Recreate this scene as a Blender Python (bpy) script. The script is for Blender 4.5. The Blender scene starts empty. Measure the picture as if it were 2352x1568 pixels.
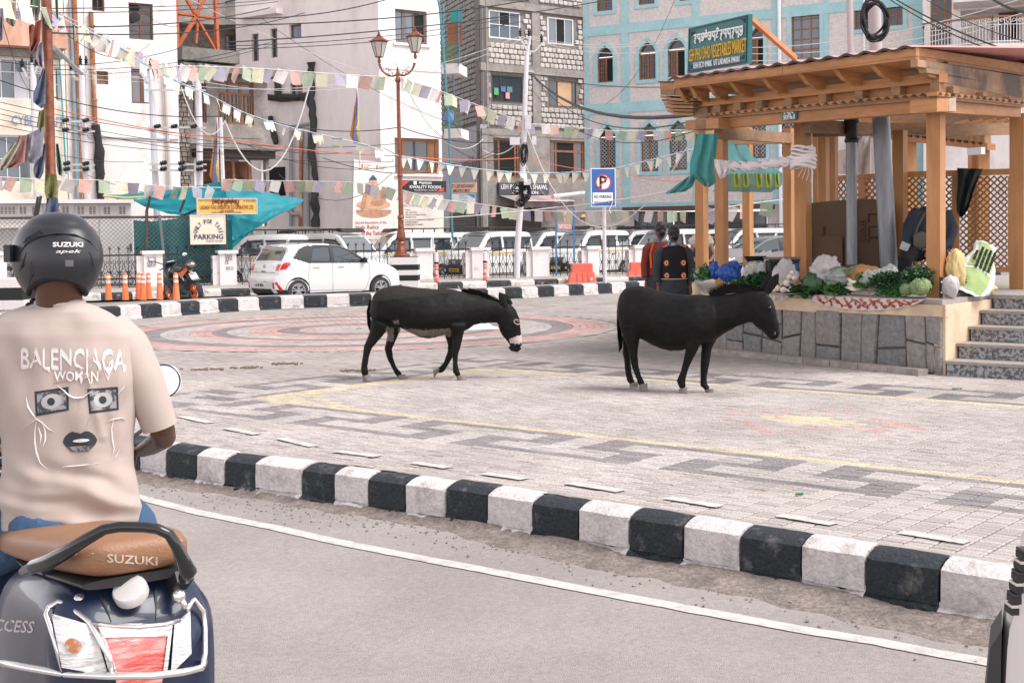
import bpy,bmesh,math,random
from mathutils import Vector,Matrix,noise
random.seed(7)
R_=random.Random(11)
S=bpy.context.scene
C=S.collection
PI=math.pi
# ------------------------------------------------------------------ camera, sky, sun, exposure
FL,CX,PY,CAMZ=3000.0,1176.0,661.0,1.62
TH,ROLL=math.atan(120/3000.0),-0.014
CAM_POS=Vector((0,0,CAMZ))
CAM_ROT=Matrix.Rotation(PI/2 - TH,3,'X') @ Matrix.Rotation(ROLL,3,'Z')
cd=bpy.data.cameras.new('camera'); cam=bpy.data.objects.new('camera',cd); C.objects.link(cam)
cam.matrix_world=Matrix.Translation(CAM_POS) @ CAM_ROT.to_4x4()
cd.sensor_width=36; cd.lens=36*FL/2352; cd.shift_y=-(784-PY)/2352.0
cd.clip_start=0.1; cd.clip_end=2000
S.camera=cam
W=bpy.data.worlds.new('World'); S.world=W; W.use_nodes=True
wn=W.node_tree; wn.nodes.clear()
sky=wn.nodes.new('ShaderNodeTexSky'); sky.sky_type='NISHITA'; sky.sun_disc=False
SUN_EL,SUN_AZ=math.radians(56),math.radians(112)      # direction the light comes from, clockwise from +Y
sky.sun_elevation=SUN_EL; sky.sun_rotation=SUN_AZ; sky.air_density=1.0; sky.dust_density=3.0; sky.altitude=3500
hs=wn.nodes.new('ShaderNodeHueSaturation'); hs.inputs['Saturation'].default_value=0.22
bg=wn.nodes.new('ShaderNodeBackground'); bg.inputs[1].default_value=0.14
tint=wn.nodes.new('ShaderNodeMix'); tint.data_type='RGBA'; tint.blend_type='MULTIPLY'; tint.inputs[0].default_value=1
tint.inputs[7].default_value=(1.075,0.985,0.965,1)
wo=wn.nodes.new('ShaderNodeOutputWorld')
wn.links.new(sky.outputs[0],hs.inputs['Color']); wn.links.new(hs.outputs[0],tint.inputs[6])
wn.links.new(tint.outputs[2],bg.inputs[0]); wn.links.new(bg.outputs[0],wo.inputs[0])
sd=bpy.data.lights.new('sun','SUN'); sd.energy=1.7; sd.angle=math.radians(32); sd.color=(1.0,0.965,0.93)
sun=bpy.data.objects.new('sun',sd); C.objects.link(sun)
sv=Vector((math.sin(SUN_AZ)*math.cos(SUN_EL),math.cos(SUN_AZ)*math.cos(SUN_EL),math.sin(SUN_EL)))
sun.rotation_euler=sv.to_track_quat('Z','Y').to_euler(); sun.location=(0,0,30)
S.view_settings.view_transform='Standard'; S.view_settings.look='None'
S.view_settings.exposure=1.45; S.view_settings.gamma=1.0
S.cycles.max_bounces=6; S.cycles.transparent_max_bounces=12
# ------------------------------------------------------------------ helpers
def ray(px,py):
 return (CAM_ROT @ Vector(((px-CX)/FL,-(py-PY)/FL,-1))).normalized()
def G(px,py,z=0.0):                       # point of the horizontal plane z seen at a picture point
 d=ray(px,py); return CAM_POS + d*((z-CAMZ)/d.z)
def At(px,py,Y):                          # point at distance Y
 d=ray(px,py); return CAM_POS + d*(Y/d.y)
def ppm(Y): return FL/Y
class Fac:                                  # a vertical plane through two ground points
 def __init__(s,A,B):
  s.A=Vector((A[0],A[1],0)); s.u=(Vector((B[0],B[1],0))-s.A); s.L=s.u.length; s.u.normalize()
  s.n=Vector((s.u.y,-s.u.x,0))    # faces the camera when A is left of B
 def hit(s,px,py,out=0):
  d=ray(px,py); A=s.A + s.n*out
  return CAM_POS + d*((A-CAM_POS).dot(s.n)/d.dot(s.n))
 def uv(s,px,py,out=0):
  h=s.hit(px,py,out); return ((h-s.A).dot(s.u),h.z)
 def w(s,u,z,out=0): return s.A + s.u*u + s.n*out + Vector((0,0,z))
 def mtx(s,u=0,z=0,out=0):            # local x along the wall, y out of the wall, z up
  m=Matrix.Identity(4); o=s.w(u,z,out)
  for i in range(3): m[i][0]=s.u[i]; m[i][1]=-s.n[i]; m[i][2]=(0,0,1)[i]; m[i][3]=o[i]
  return m
def facpx(xl,Yl,xr,Yr):                  # facade whose verticals at picture columns xl, xr (horizon height) stand at distances Yl, Yr
 a=At(xl,541,Yl); b=At(xr,541,Yr); return Fac(a,b)
class MB:
 def __init__(s): s.v=[]; s.f=[]; s.m=[]; s.M=None; s.cur=0
 def add(s,vs,fs,mi=None):
  n=len(s.v)
  if s.M is not None: vs=[s.M @ Vector(p) for p in vs]
  s.v.extend([tuple(p) for p in vs]); s.f.extend([tuple(i+n for i in f) for f in fs]); s.m.extend([s.cur if mi is None else mi]*len(fs))
  return s
 def box(s,c,d,M=None,mi=None,taper=1.0):
  x,y,z=d[0]/2,d[1]/2,d[2]/2; t=taper
  vs=[Vector(p) for p in ((-x,-y,-z),(x,-y,-z),(x,y,-z),(-x,y,-z),(-x*t,-y*t,z),(x*t,-y*t,z),(x*t,y*t,z),(-x*t,y*t,z))]
  if M is not None: vs=[M @ p for p in vs]
  vs=[p+Vector(c) for p in vs]
  return s.add(vs,[(0,3,2,1),(4,5,6,7),(0,1,5,4),(1,2,6,5),(2,3,7,6),(3,0,4,7)],mi)
 def bbox(s,x0,x1,y0,y1,z0,z1,mi=None): return s.box(((x0+x1)/2,(y0+y1)/2,(z0+z1)/2),(abs(x1-x0),abs(y1-y0),abs(z1-z0)),mi=mi)
 def beam(s,a,b,w,h,up=(0,0,1),mi=None):    # bar of section w x h between two points
  a=Vector(a); b=Vector(b); d=b-a; L=d.length
  if L < 1e-6: return s
  d.normalize(); up=Vector(up); x=d.cross(up)
  if x.length < 1e-4: x=d.cross(Vector((1,0,0)))
  x.normalize(); z=x.cross(d)
  vs=[]
  for p in (a,b):
   for i,j in ((-1,-1),(1,-1),(1,1),(-1,1)): vs.append(p + x*(i*w/2) + z*(j*h/2))
  return s.add(vs,[(0,3,2,1),(4,5,6,7),(0,1,5,4),(1,2,6,5),(2,3,7,6),(3,0,4,7)],mi)
 def tube(s,pts,r,n=8,cap=True,mi=None,flat=1.0):
  pts=[Vector(p) for p in pts]; k=len(pts)
  rs=r if isinstance(r,(list,tuple)) else [r]*k
  T=[]
  for i in range(k):
   t=pts[min(i+1,k-1)] - pts[max(i-1,0)]
   T.append(t.normalized() if t.length > 1e-9 else Vector((0,0,1)))
  ref=Vector((0,0,1)) if abs(T[0].z) < .9 else Vector((0,1,0))
  x=T[0].cross(ref).normalized(); vs=[]; fs=[]
  for i in range(k):
   x=(x - T[i]*x.dot(T[i]));
   if x.length < 1e-6: x=T[i].orthogonal()
   x.normalize(); y=T[i].cross(x)
   for j in range(n):
    a=2*PI*j/n; vs.append(pts[i] + x*(math.cos(a)*rs[i]) + y*(math.sin(a)*rs[i]*flat))
  for i in range(k-1):
   for j in range(n): fs.append((i*n+j,i*n+(j+1)%n,(i+1)*n+(j+1)%n,(i+1)*n+j))
  if cap: fs.append(tuple(range(n-1,-1,-1))); fs.append(tuple((k-1)*n+j for j in range(n)))
  return s.add(vs,fs,mi)
 def lathe(s,c,prof,n=14,mi=None,M=None):      # prof: (r, z) list, along z
  vs=[]; fs=[]; k=len(prof)
  for r,z in prof:
   for j in range(n):
    p=Vector((r*math.cos(2*PI*j/n),r*math.sin(2*PI*j/n),z))
    if M is not None: p=M @ p
    vs.append(p + Vector(c))
  for i in range(k-1):
   for j in range(n): fs.append((i*n+j,i*n+(j+1)%n,(i+1)*n+(j+1)%n,(i+1)*n+j))
  if k > 3 and abs(prof[0][0]-prof[-1][0]) < 1e-9 and prof[0][0] > .025: fs += [((k-1)*n+j,(k-1)*n+(j+1)%n,(j+1)%n,j) for j in range(n)]
  else: fs.append(tuple(range(n-1,-1,-1))); fs.append(tuple((k-1)*n+j for j in range(n)))
  return s.add(vs,fs,mi)
 def prism(s,poly,vec,mi=None):                   # polygon (3d points) extruded by vec, outward if poly is ccw seen from -vec... both sides made
  poly=[Vector(p) for p in poly]; vec=Vector(vec); n=len(poly)
  vs=poly + [p+vec for p in poly]
  fs=[tuple(range(n)),tuple(range(2*n-1,n-1,-1))] + [(i,i+n,(i+1)%n+n,(i+1)%n) for i in range(n)]
  return s.add(vs,fs,mi)
 def loft(s,rings,close=True,cap=True,mi=None):
  n=len(rings[0]); vs=[p for r in rings for p in r]; fs=[]
  for i in range(len(rings)-1):
   for j in range(n if close else n-1): fs.append((i*n+j,i*n+(j+1)%n,(i+1)*n+(j+1)%n,(i+1)*n+j))
  if cap and close: fs.append(tuple(range(n-1,-1,-1))); fs.append(tuple((len(rings)-1)*n+j for j in range(n)))
  return s.add(vs,fs,mi)
 def ball(s,c,r,n=8,mi=None,M=None):
  r=(r,r,r) if not isinstance(r,(tuple,list)) else r
  prof=[(math.sin(PI*i/n) if 0 < i < n else .001,-math.cos(PI*i/n)) for i in range(n+1)]
  m=Matrix.Diagonal(Vector(r)).to_3x3()
  if M is not None: m=M.to_3x3() @ m
  return s.lathe(c,prof,n+2,mi,m)
 def grid(s,nu,nv,fn,mi=None):
  vs=[fn(i/(nu-1),j/(nv-1)) for i in range(nu) for j in range(nv)]
  fs=[(i*nv+j,(i+1)*nv+j,(i+1)*nv+j+1,i*nv+j+1) for i in range(nu-1) for j in range(nv-1)]
  return s.add(vs,fs,mi)
 def mesh(s,name,smooth=False,fix=False):
  assert max((max(f) for f in s.f),default=-1) < len(s.v),name
  assert all(len(set(f)) > 2 for f in s.f) or True
  me=bpy.data.meshes.new(name); me.from_pydata(s.v,[],s.f)
  if any(s.m): me.polygons.foreach_set('material_index',s.m)
  if fix:
   b=bmesh.new(); b.from_mesh(me); bmesh.ops.remove_doubles(b,verts=b.verts,dist=1e-5); bmesh.ops.recalc_face_normals(b,faces=b.faces); b.to_mesh(me); b.free()
  if smooth: me.polygons.foreach_set('use_smooth',[True]*len(me.polygons))
  me.update(); return me
 def build(s,name,mats,parent=None,smooth=False,fix=True,**kw):
  o=bpy.data.objects.new(name,s.mesh(name,smooth,fix))
  return place(o,mats,parent,smooth=smooth,**kw)
def wmat(o):
 m=o.matrix_parent_inverse @ Matrix.LocRotScale(o.location,o.rotation_euler,o.scale)
 return (wmat(o.parent) @ m) if o.parent else Matrix.LocRotScale(o.location,o.rotation_euler,o.scale)
def place(o,mats,parent=None,smooth=False,local=False,auto=35,label=None):
 if mats is not None:
  for m in (mats if isinstance(mats,(list,tuple)) else [mats]): o.data.materials.append(m)
 C.objects.link(o)
 if parent is not None:
  o.parent=parent
  if not local: o.matrix_parent_inverse=wmat(parent).inverted()
 if smooth and auto:
  try: o.data.set_sharp_from_angle(angle=math.radians(auto))
  except Exception: pass
 if label: o['label']=label
 return o
def thing(name,label,cat,loc=(0,0,0),rz=0,group=None):
 o=bpy.data.objects.new(name,None); o.empty_display_size=.2; C.objects.link(o); o.location=loc; o.rotation_euler=(0,0,rz)
 return tag(o,label,cat,group)
def tag(o,label,cat,group=None):
 o['label']=label; o['category']=cat
 if group: o['group']=group
 return o
def struct(o): o['kind']='structure'; return o
def stuff(o): o['kind']='stuff'; return o
def inst(me,name,mats,parent,loc=(0,0,0),rot=None,scale=None,local=True):   # another part that shares mesh data
 o=bpy.data.objects.new(name,me)
 if mats is not None and not me.materials:
  for m in (mats if isinstance(mats,(list,tuple)) else [mats]): me.materials.append(m)
 C.objects.link(o); o.parent=parent; o.location=loc
 if rot is not None: o.rotation_euler=rot
 if scale is not None: o.scale=scale
 if parent is not None and not local: o.matrix_parent_inverse=wmat(parent).inverted()
 return o
def copy_tree(o,parent=None,loc=None,rz=None,label=None,group=None):
 c=o.copy(); C.objects.link(c)
 if parent: c.parent=parent
 if loc is not None: c.location=loc
 if rz is not None: c.rotation_euler=(0,0,rz)
 if label: c['label']=label
 if group: c['group']=group
 for ch in o.children: copy_tree(ch,c)
 return c
def remesh(mb,voxel,smooth_it=4,deci=None,name='body'):     # one continuous skin out of overlapping lofts
 o=bpy.data.objects.new('tmp',mb.mesh('tmp')); C.objects.link(o)
 m=o.modifiers.new('r','REMESH'); m.mode='VOXEL'; m.voxel_size=voxel
 if smooth_it:
  m=o.modifiers.new('s','SMOOTH'); m.factor=.5; m.iterations=smooth_it
 if deci:
  m=o.modifiers.new('d','DECIMATE'); m.ratio=deci
 dg=bpy.context.evaluated_depsgraph_get(); eo=o.evaluated_get(dg); em=eo.to_mesh()
 vs=[tuple(v.co) for v in em.vertices]; fs=[tuple(p.vertices) for p in em.polygons]; eo.to_mesh_clear(); bpy.data.objects.remove(o)
 me=bpy.data.meshes.new(name); me.from_pydata(vs,[],fs); me.polygons.foreach_set('use_smooth',[True]*len(me.polygons)); me.update(); return me
_tc={}
def text_mesh(txt,size=1.0,bold=0.0,ext=0.004,align='CENTER',sx=1.0,shear=0,space=1.0):
 key=(txt,bold,ext,align,shear,space,size)
 if key in _tc: return _tc[key]
 cu=bpy.data.curves.new('t','FONT'); cu.body=txt; cu.size=size; cu.extrude=ext; cu.offset=bold; cu.align_x=align; cu.align_y='CENTER'
 cu.shear=shear; cu.space_character=space; cu.resolution_u=2
 o=bpy.data.objects.new('t',cu); C.objects.link(o)
 dg=bpy.context.evaluated_depsgraph_get(); me=bpy.data.meshes.new_from_object(o.evaluated_get(dg))
 bpy.data.objects.remove(o); me.materials.clear(); _tc[key]=me; return me
def fit_text(txt,mats,parent,M,w,h,bold=0.0,ext=.02,name='lettering',shear=0,space=1.0):
 """text fitted to a w x h box centred at matrix M (local x right, z up, -y towards the viewer)"""
 me=text_mesh(txt,1.0,bold*.45,ext,'CENTER',shear=shear,space=space)
 xs=[v.co.x for v in me.vertices]; ys=[v.co.y for v in me.vertices]
 if not xs: return None
 cx,cy=(min(xs)+max(xs))/2,(min(ys)+max(ys))/2; tw,th=max(xs)-min(xs),max(ys)-min(ys)
 vs=[Vector(((v.co.x-cx)*w/tw,-v.co.z*.15,(v.co.y-cy)*h/th)) for v in me.vertices]
 b=MB(); b.M=M; b.add(vs,[tuple(p.vertices) for p in me.polygons])
 return b.build(name,mats,parent,fix=False)
def facetext(fac,txt,mats,parent,x0,y0,x1,y1,out=.03,**kw):      # text between picture columns and rows on a facade plane
 u0,z0=fac.uv(x0,y0); u1,z1=fac.uv(x1,y1)
 return fit_text(txt,mats,parent,fac.mtx((u0+u1)/2,(z0+z1)/2,out),abs(u1-u0),abs(z1-z0),**kw)
def stroke_text(polys,mats,parent,M,w,h,r=.05,name='lettering'):   # brush lettering: polylines in a 0..1 box (x right, y up)
 b=MB(); b.M=M
 for pl in polys:
  wd=r
  P=[Vector(((p[0]-.5)*w,0,(p[1]-.5)*h)) for p in pl]
  for i in range(len(P)-1): b.beam(P[i],P[i+1],wd*h,.016,up=(0,1,0))
 return b.build(name,mats,parent,fix=False)
def tib_strokes(n,seed=1):          # strokes in the manner of uchen script: head bar, hooks and tapering tails
 r=random.Random(seed); out=[]
 for i in range(n):
  x=i/n; w=.78/n; k=r.randrange(7)
  out.append([(x,.72),(x+w,.74)])
  if k == 0: out += [[(x+w*.85,.72),(x+w*.85,.1)],[(x+w*.15,.72),(x+w*.1,.5),(x+w*.5,.42),(x+w*.85,.5)]]
  if k == 1: out += [[(x+w*.5,.72),(x+w*.45,.5),(x+w*.1,.4),(x+w*.3,.22),(x+w*.8,.3)],[(x+w*.2,.88),(x+w*.6,.95),(x+w,.85)]]
  if k == 2: out += [[(x+w*.2,.72),(x+w*.2,.42),(x+w*.6,.36),(x+w*.9,.5),(x+w*.9,.72)],[(x+w*.9,.5),(x+w*.95,.02)]]
  if k == 3: out += [[(x+w*.8,.72),(x+w*.75,.45),(x+w*.3,.38)],[(x+w*.3,.5),(x+w*.6,.3),(x+w*.2,.12),(x+w*.7,.0)]]
  if k == 4: out += [[(x+w*.1,.72),(x+w*.15,.4),(x+w*.5,.45),(x+w*.5,.72)],[(x+w*.5,.45),(x+w*.9,.42),(x+w*.9,.72)],[(x+w*.3,.98),(x+w*.7,.86)]]
  if k == 5: out += [[(x+w*.9,.72),(x+w*.9,.3)],[(x+w*.1,.6),(x+w*.5,.35),(x+w*.9,.55)],[(x,.28),(x+w*.4,.16),(x+w*.9,.25)]]
  if k == 6: out += [[(x+w*.3,.72),(x+w*.05,.42),(x+w*.6,.5),(x+w*.9,.3),(x+w*.85,.05)]]
  if i % 3 == 2: out.append([(x+w*1.12,.74),(x+w*1.2,.68)])
 return out
_mats={}
def mat(name,col,rough=.8,var=0.0,scale=4.0,bump=0.0,bscale=60.0,metal=0.0,col2=None,thr=None,spec=.4,alpha=None,trans=0,coat=0,emit=None,stretch=None,det=6,sheen=0,big=0):
 if name in _mats: return _mats[name]
 m=bpy.data.materials.new(name); m.use_nodes=True; nt=m.node_tree; N=nt.nodes; L=nt.links
 p=N['Principled BSDF']; c=tuple(col)+(1,)
 p.inputs['Base Color'].default_value=c; p.inputs['Roughness'].default_value=rough; p.inputs['Metallic'].default_value=metal
 p.inputs['Specular IOR Level'].default_value=spec
 if coat: p.inputs['Coat Weight'].default_value=coat; p.inputs['Coat Roughness'].default_value=.05
 if trans: p.inputs['Transmission Weight'].default_value=trans
 if alpha is not None: p.inputs['Alpha'].default_value=alpha
 if sheen: p.inputs['Sheen Weight'].default_value=sheen
 if emit: p.inputs['Emission Color'].default_value=tuple(emit)+(1,); p.inputs['Emission Strength'].default_value=1
 tc=N.new('ShaderNodeTexCoord'); src=tc.outputs['Object']
 if stretch:
  mp=N.new('ShaderNodeMapping'); mp.inputs['Scale'].default_value=stretch; L.new(src,mp.inputs[0]); src=mp.outputs[0]
 if var or col2:
  n1=N.new('ShaderNodeTexNoise'); n1.inputs['Scale'].default_value=scale; n1.inputs['Detail'].default_value=det; n1.inputs['Roughness'].default_value=.65
  L.new(src,n1.inputs['Vector'])
  rp=N.new('ShaderNodeValToRGB'); L.new(n1.outputs['Fac'],rp.inputs[0])
  if col2 is not None:
   a,b_=(thr or (.4,.65)); rp.color_ramp.elements[0].position=a; rp.color_ramp.elements[1].position=b_
   rp.color_ramp.elements[0].color=c; rp.color_ramp.elements[1].color=tuple(col2)+(1,)
  else:
   rp.color_ramp.elements[0].position=.3; rp.color_ramp.elements[1].position=.7
   rp.color_ramp.elements[0].color=tuple(x*(1-var) for x in col)+(1,); rp.color_ramp.elements[1].color=tuple(min(1,x*(1+var)) for x in col)+(1,)
  out=rp.outputs[0]
  if col2 is not None and var:
   n3=N.new('ShaderNodeTexNoise'); n3.inputs['Scale'].default_value=scale*6; n3.inputs['Detail'].default_value=4; L.new(src,n3.inputs['Vector'])
   mr=N.new('ShaderNodeMapRange'); mr.inputs[1].default_value=.3; mr.inputs[2].default_value=.7; mr.inputs[3].default_value=1-var; mr.inputs[4].default_value=1+var; L.new(n3.outputs['Fac'],mr.inputs[0])
   mx=N.new('ShaderNodeVectorMath'); mx.operation='SCALE'; L.new(out,mx.inputs[0]); L.new(mr.outputs[0],mx.inputs['Scale']); out=mx.outputs[0]
  L.new(out,p.inputs['Base Color'])
 if big:
  n4=N.new('ShaderNodeTexNoise'); n4.inputs['Scale'].default_value=big; n4.inputs['Detail'].default_value=7; n4.inputs['Roughness'].default_value=.6; L.new(src,n4.inputs['Vector'])
  m4_=N.new('ShaderNodeMapRange'); m4_.inputs[1].default_value=.35; m4_.inputs[2].default_value=.68; m4_.inputs[3].default_value=.86; m4_.inputs[4].default_value=1.07; L.new(n4.outputs['Fac'],m4_.inputs[0])
  x4=N.new('ShaderNodeVectorMath'); x4.operation='SCALE'; L.new(out,x4.inputs[0]); L.new(m4_.outputs[0],x4.inputs['Scale']); L.new(x4.outputs[0],p.inputs['Base Color'])
 if bump:
  n2=N.new('ShaderNodeTexNoise'); n2.inputs['Scale'].default_value=bscale; n2.inputs['Detail'].default_value=5; L.new(src,n2.inputs['Vector'])
  bp=N.new('ShaderNodeBump'); bp.inputs['Strength'].default_value=min(1,bump); bp.inputs['Distance'].default_value=.02; L.new(n2.outputs['Fac'],bp.inputs['Height']); L.new(bp.outputs[0],p.inputs['Normal'])
 _mats[name]=m; return m
# ------------------------------------------------------------------ ground, road, kerbs, paving
def sheet(name,x0,x1,y0,y1,z,m,label=None):
 b=MB(); b.add([(x0,y0,z),(x1,y0,z),(x1,y1,z),(x0,y1,z)],[(0,1,2,3)])
 o=struct(b.build(name,m)); return o
M_asph=mat('asphalt',(.42,.383,.36),.95,col2=(.335,.30,.28),scale=38,thr=(.35,.68),var=.14,bump=.8,bscale=170,big=.8,spec=.15)
M_lot=mat('old_asphalt',(.24,.225,.21),.95,var=.2,scale=.8,bump=.3,bscale=60,spec=.15)
M_dirt=mat('dirt',(.26,.22,.195),1,col2=(.17,.145,.13),thr=(.4,.65),var=.3,scale=6,bump=.8,bscale=70,spec=.1)
M_mort=mat('mortar',(.36,.325,.30),.95,col2=(.27,.235,.205),scale=2.5,thr=(.4,.62),var=.15,bump=.6,bscale=50,spec=.15)
M_line=mat('worn_white_line',(.52,.49,.45),.85,col2=(.39,.36,.335),scale=9,thr=(.46,.66),var=.12,bump=.3,bscale=120,spec=.2)
M_white=mat('white_kerb_paint',(.58,.54,.53),.85,col2=(.34,.30,.285),scale=6,thr=(.48,.74),var=.14,bump=.7,bscale=55,spec=.2)
M_black=mat('black_kerb_paint',(.022,.027,.032),.75,col2=(.17,.16,.155),scale=8,thr=(.56,.82),var=.3,bump=.7,bscale=55,spec=.3)
sheet('ground',-700,700,-60,1200,-.24,M_lot)
sheet('road',-60,60,-30,30,-.2,M_asph)
A0=G(600,920); A1=G(2352,1111.6); UD=(A1-A0).normalized(); VD=Vector((-UD.y,UD.x,0))
def uv2w(u,v,z=0): return A0 + UD*u + VD*v + Vector((0,0,z))
KV=-2.42                                  # the near kerb runs along v = KV
def kerb_v(u): return KV - .10*math.exp(-((u-2.4)/1.3)**2) + .05*math.exp(-((u-5)/1.5)**2) - .02*max(0,u-7.5)
b=MB(); b.add([uv2w(-40,KV+.1,-.012),uv2w(40,KV+.1,-.012),uv2w(40,60,-.012),uv2w(-40,60,-.012)],[(0,1,2,3)])
plaza=struct(b.build('plaza_paving',M_mort))
PU,PV=.14,.125
KEY={0: set(range(0,12)),1: {0,1,10,11},2: {0,1,10,11},3: {0,1,2,3,4,7,8,9,10,11},4: {3,4,7,8},5: {3,4,7,8},6: set(range(0,14))-{5,6}}
WV=28                                      # rows between the two yellow lines
CC=G(825,755); rr=random.Random(5)
LIGHT=(.41,.375,.355); PALE=(.42,.385,.365); DARKP=(.235,.215,.215); YEL=(.50,.43,.31); RED=(.47,.31,.285); BASE=(.40,.36,.337)
def paver_col(i,j):
 if j == -1 or j == WV:
  return YEL if i >= 0 else (BASE if i < -9 else (DARKP if False else BASE))
 if i in (-1,-2) and -1 <= j <= WV: return YEL
 if 0 <= i <= 7 and (0 <= j < 5 and (i//2)+j < 4 and (i//2+j) % 4 != 2 or WV-6 < j < WV and (i//2)+(WV-1-j) < 4 and (i//2+WV-1-j) % 4 != 2): return YEL
 if i >= -1:
  if j < -1:
   r=-2-j
   if r <= 6: return DARKP if (i-3) % 14 in KEY[r] else PALE
  if j > WV:
   r=j-WV-1
   if r <= 6: return tuple(c*.86 for c in DARKP) if (i+4) % 14 in KEY[r] else BASE
 if -9 <= i < -2 and -8 <= j <= WV+7:
  r=-3-i
  return DARKP if (j+3) % 14 in KEY[r] else PALE
 a=abs(i-36); c_=abs(j-13)
 d=a*.5+c_*.62
 if d < 1.7: return YEL
 if 3.1 < d < 3.75 and (i//2+j) % 3 != 0: return RED
 return BASE
def ring_col(r):
 for lim,c in ((.8,LIGHT),(1.12,RED),(1.5,DARKP),(1.9,RED),(2.26,LIGHT),(2.62,DARKP),(3.0,RED),(3.4,LIGHT),(3.85,DARKP),(4.5,RED)):
  if r < lim: return c
 return BASE
near=[]; grid_v=[]; grid_f=[]; grid_c=[]
def add_tile(P,Q,w,h,col,Z):           # P centre, Q unit direction of the long side
 N=Vector((-Q.y,Q.x,0)); t=rr.uniform(-.0022,.0022); w2,h2=w/2-.004,h/2-.004
 dz=[t+rr.uniform(-.0015,.0015) for _ in range(4)]
 cs=[P-Q*w2-N*h2,P+Q*w2-N*h2,P+Q*w2+N*h2,P-Q*w2+N*h2]; n=len(grid_v)
 k=rr.uniform(.86,1.1)*(1+.06*noise.noise(P*.6)); cc=tuple(c*k for c in col)+(1,)
 if Z < 15:
  b_=.006; ins=[P-Q*(w2-b_)-N*(h2-b_),P+Q*(w2-b_)-N*(h2-b_),P+Q*(w2-b_)+N*(h2-b_),P-Q*(w2-b_)+N*(h2-b_)]
  for q,d in zip(ins,dz): grid_v.append((q.x,q.y,d))
  for q,d in zip(cs,dz): grid_v.append((q.x,q.y,d-.004))
  for q in cs: grid_v.append((q.x,q.y,-.011))
  fs=[(0,1,2,3)] + [(4+a,4+(a+1)%4,(a+1)%4,a) for a in range(4)] + [(8+a,8+(a+1)%4,4+(a+1)%4,4+a) for a in range(4)]
 else:
  for q,d in zip(cs,dz): grid_v.append((q.x,q.y,d*.5))
  fs=[(0,1,2,3)]
 for f in fs: grid_f.append(tuple(a+n for a in f)); grid_c.append(cc)
cand=[]
for j in range(-20,240):
 for i in range(-120,140):
  if j < -19 and False: continue
  P=uv2w((i+.5)*PU,(j+.5)*PV + PV)
  u=(i+.5)*PU; v=(j+1.5)*PV
  if v < kerb_v(u)+.40: continue
  if P.y < 5 or P.y > 37 or abs(P.x) > .40*P.y+.6: continue
  if (P-CC).length < 4.62: continue
  if P.x < -1 and P.y > 26.5+(P.x+8)*.75 and P.y > 27: 
   if P.y > 31+.9*(P.x+3.4) : continue
  cand.append((P,i,j))
cand.sort(key=lambda t: -(1/t[0].y))
cand.sort(key=lambda t: t[0].y)
vis=0
for P,i,j in cand:
 for q_ in (-PV/4,PV/4):
  P_=P+VD*q_
  if len(near) < 300 and abs(P.x) < .388*P.y and not (P.x < -.13*P.y-.4): near.append((P_,paver_col(i,j))); continue
  add_tile(P_,UD,PU,PV/2,paver_col(i,j),P.y)
for k in range(1,37):
 r=k*.125; n=max(6,int(2*PI*r/.15))
 for a in range(n):
  t=2*PI*(a+.5*(k%2))/n; P=CC + Vector((math.cos(t)*r,math.sin(t)*r,0))
  add_tile(P,Vector((-math.sin(t),math.cos(t),0)),2*PI*r/n,.125,ring_col(r),30)
def col_mat(name,rough=.92,bump=.55,bs=90):
 m=mat(name,(.4,.4,.4),rough,bump=bump,bscale=bs,spec=.15); nt=m.node_tree; at=nt.nodes.new('ShaderNodeAttribute'); at.attribute_name='tone'
 n1=nt.nodes.new('ShaderNodeTexNoise'); n1.inputs['Scale'].default_value=45; n1.inputs['Detail'].default_value=6; n1.inputs['Roughness'].default_value=.75
 n2=nt.nodes.new('ShaderNodeTexNoise'); n2.inputs['Scale'].default_value=.9; n2.inputs['Detail'].default_value=5
 g=nt.nodes.new('ShaderNodeTexCoord')
 a1=nt.nodes.new('ShaderNodeMapRange'); a1.inputs[1].default_value=.3; a1.inputs[2].default_value=.7; a1.inputs[3].default_value=.72; a1.inputs[4].default_value=1.28
 a2=nt.nodes.new('ShaderNodeMapRange'); a2.inputs[1].default_value=.35; a2.inputs[2].default_value=.65; a2.inputs[3].default_value=.88; a2.inputs[4].default_value=1.1
 mu=nt.nodes.new('ShaderNodeMath'); mu.operation='MULTIPLY'; sc=nt.nodes.new('ShaderNodeVectorMath'); sc.operation='SCALE'
 nt.links.new(g.outputs['Object'],n1.inputs['Vector']); nt.links.new(g.outputs['Object'],n2.inputs['Vector'])
 nt.links.new(n1.outputs['Fac'],a1.inputs[0]); nt.links.new(n2.outputs['Fac'],a2.inputs[0]); nt.links.new(a1.outputs[0],mu.inputs[0]); nt.links.new(a2.outputs[0],mu.inputs[1])
 nt.links.new(at.outputs['Color'],sc.inputs[0]); nt.links.new(mu.outputs[0],sc.inputs['Scale']); nt.links.new(sc.outputs[0],nt.nodes['Principled BSDF'].inputs['Base Color'])
 return m
M_pave=col_mat('paver_concrete')
def tone_mesh(me,cols):
 at=me.attributes.new('tone','FLOAT_COLOR','CORNER'); buf=[]
 for p,c in zip(me.polygons,cols): buf.extend(list(c)*p.loop_total)
 at.data.foreach_set('color',buf)
me=bpy.data.meshes.new('pavers'); me.from_pydata(grid_v,[],grid_f); tone_mesh(me,grid_c); me.materials.append(M_pave)
o=bpy.data.objects.new('pavers',me); C.objects.link(o); o.parent=plaza; stuff(o)
pm={}
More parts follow.
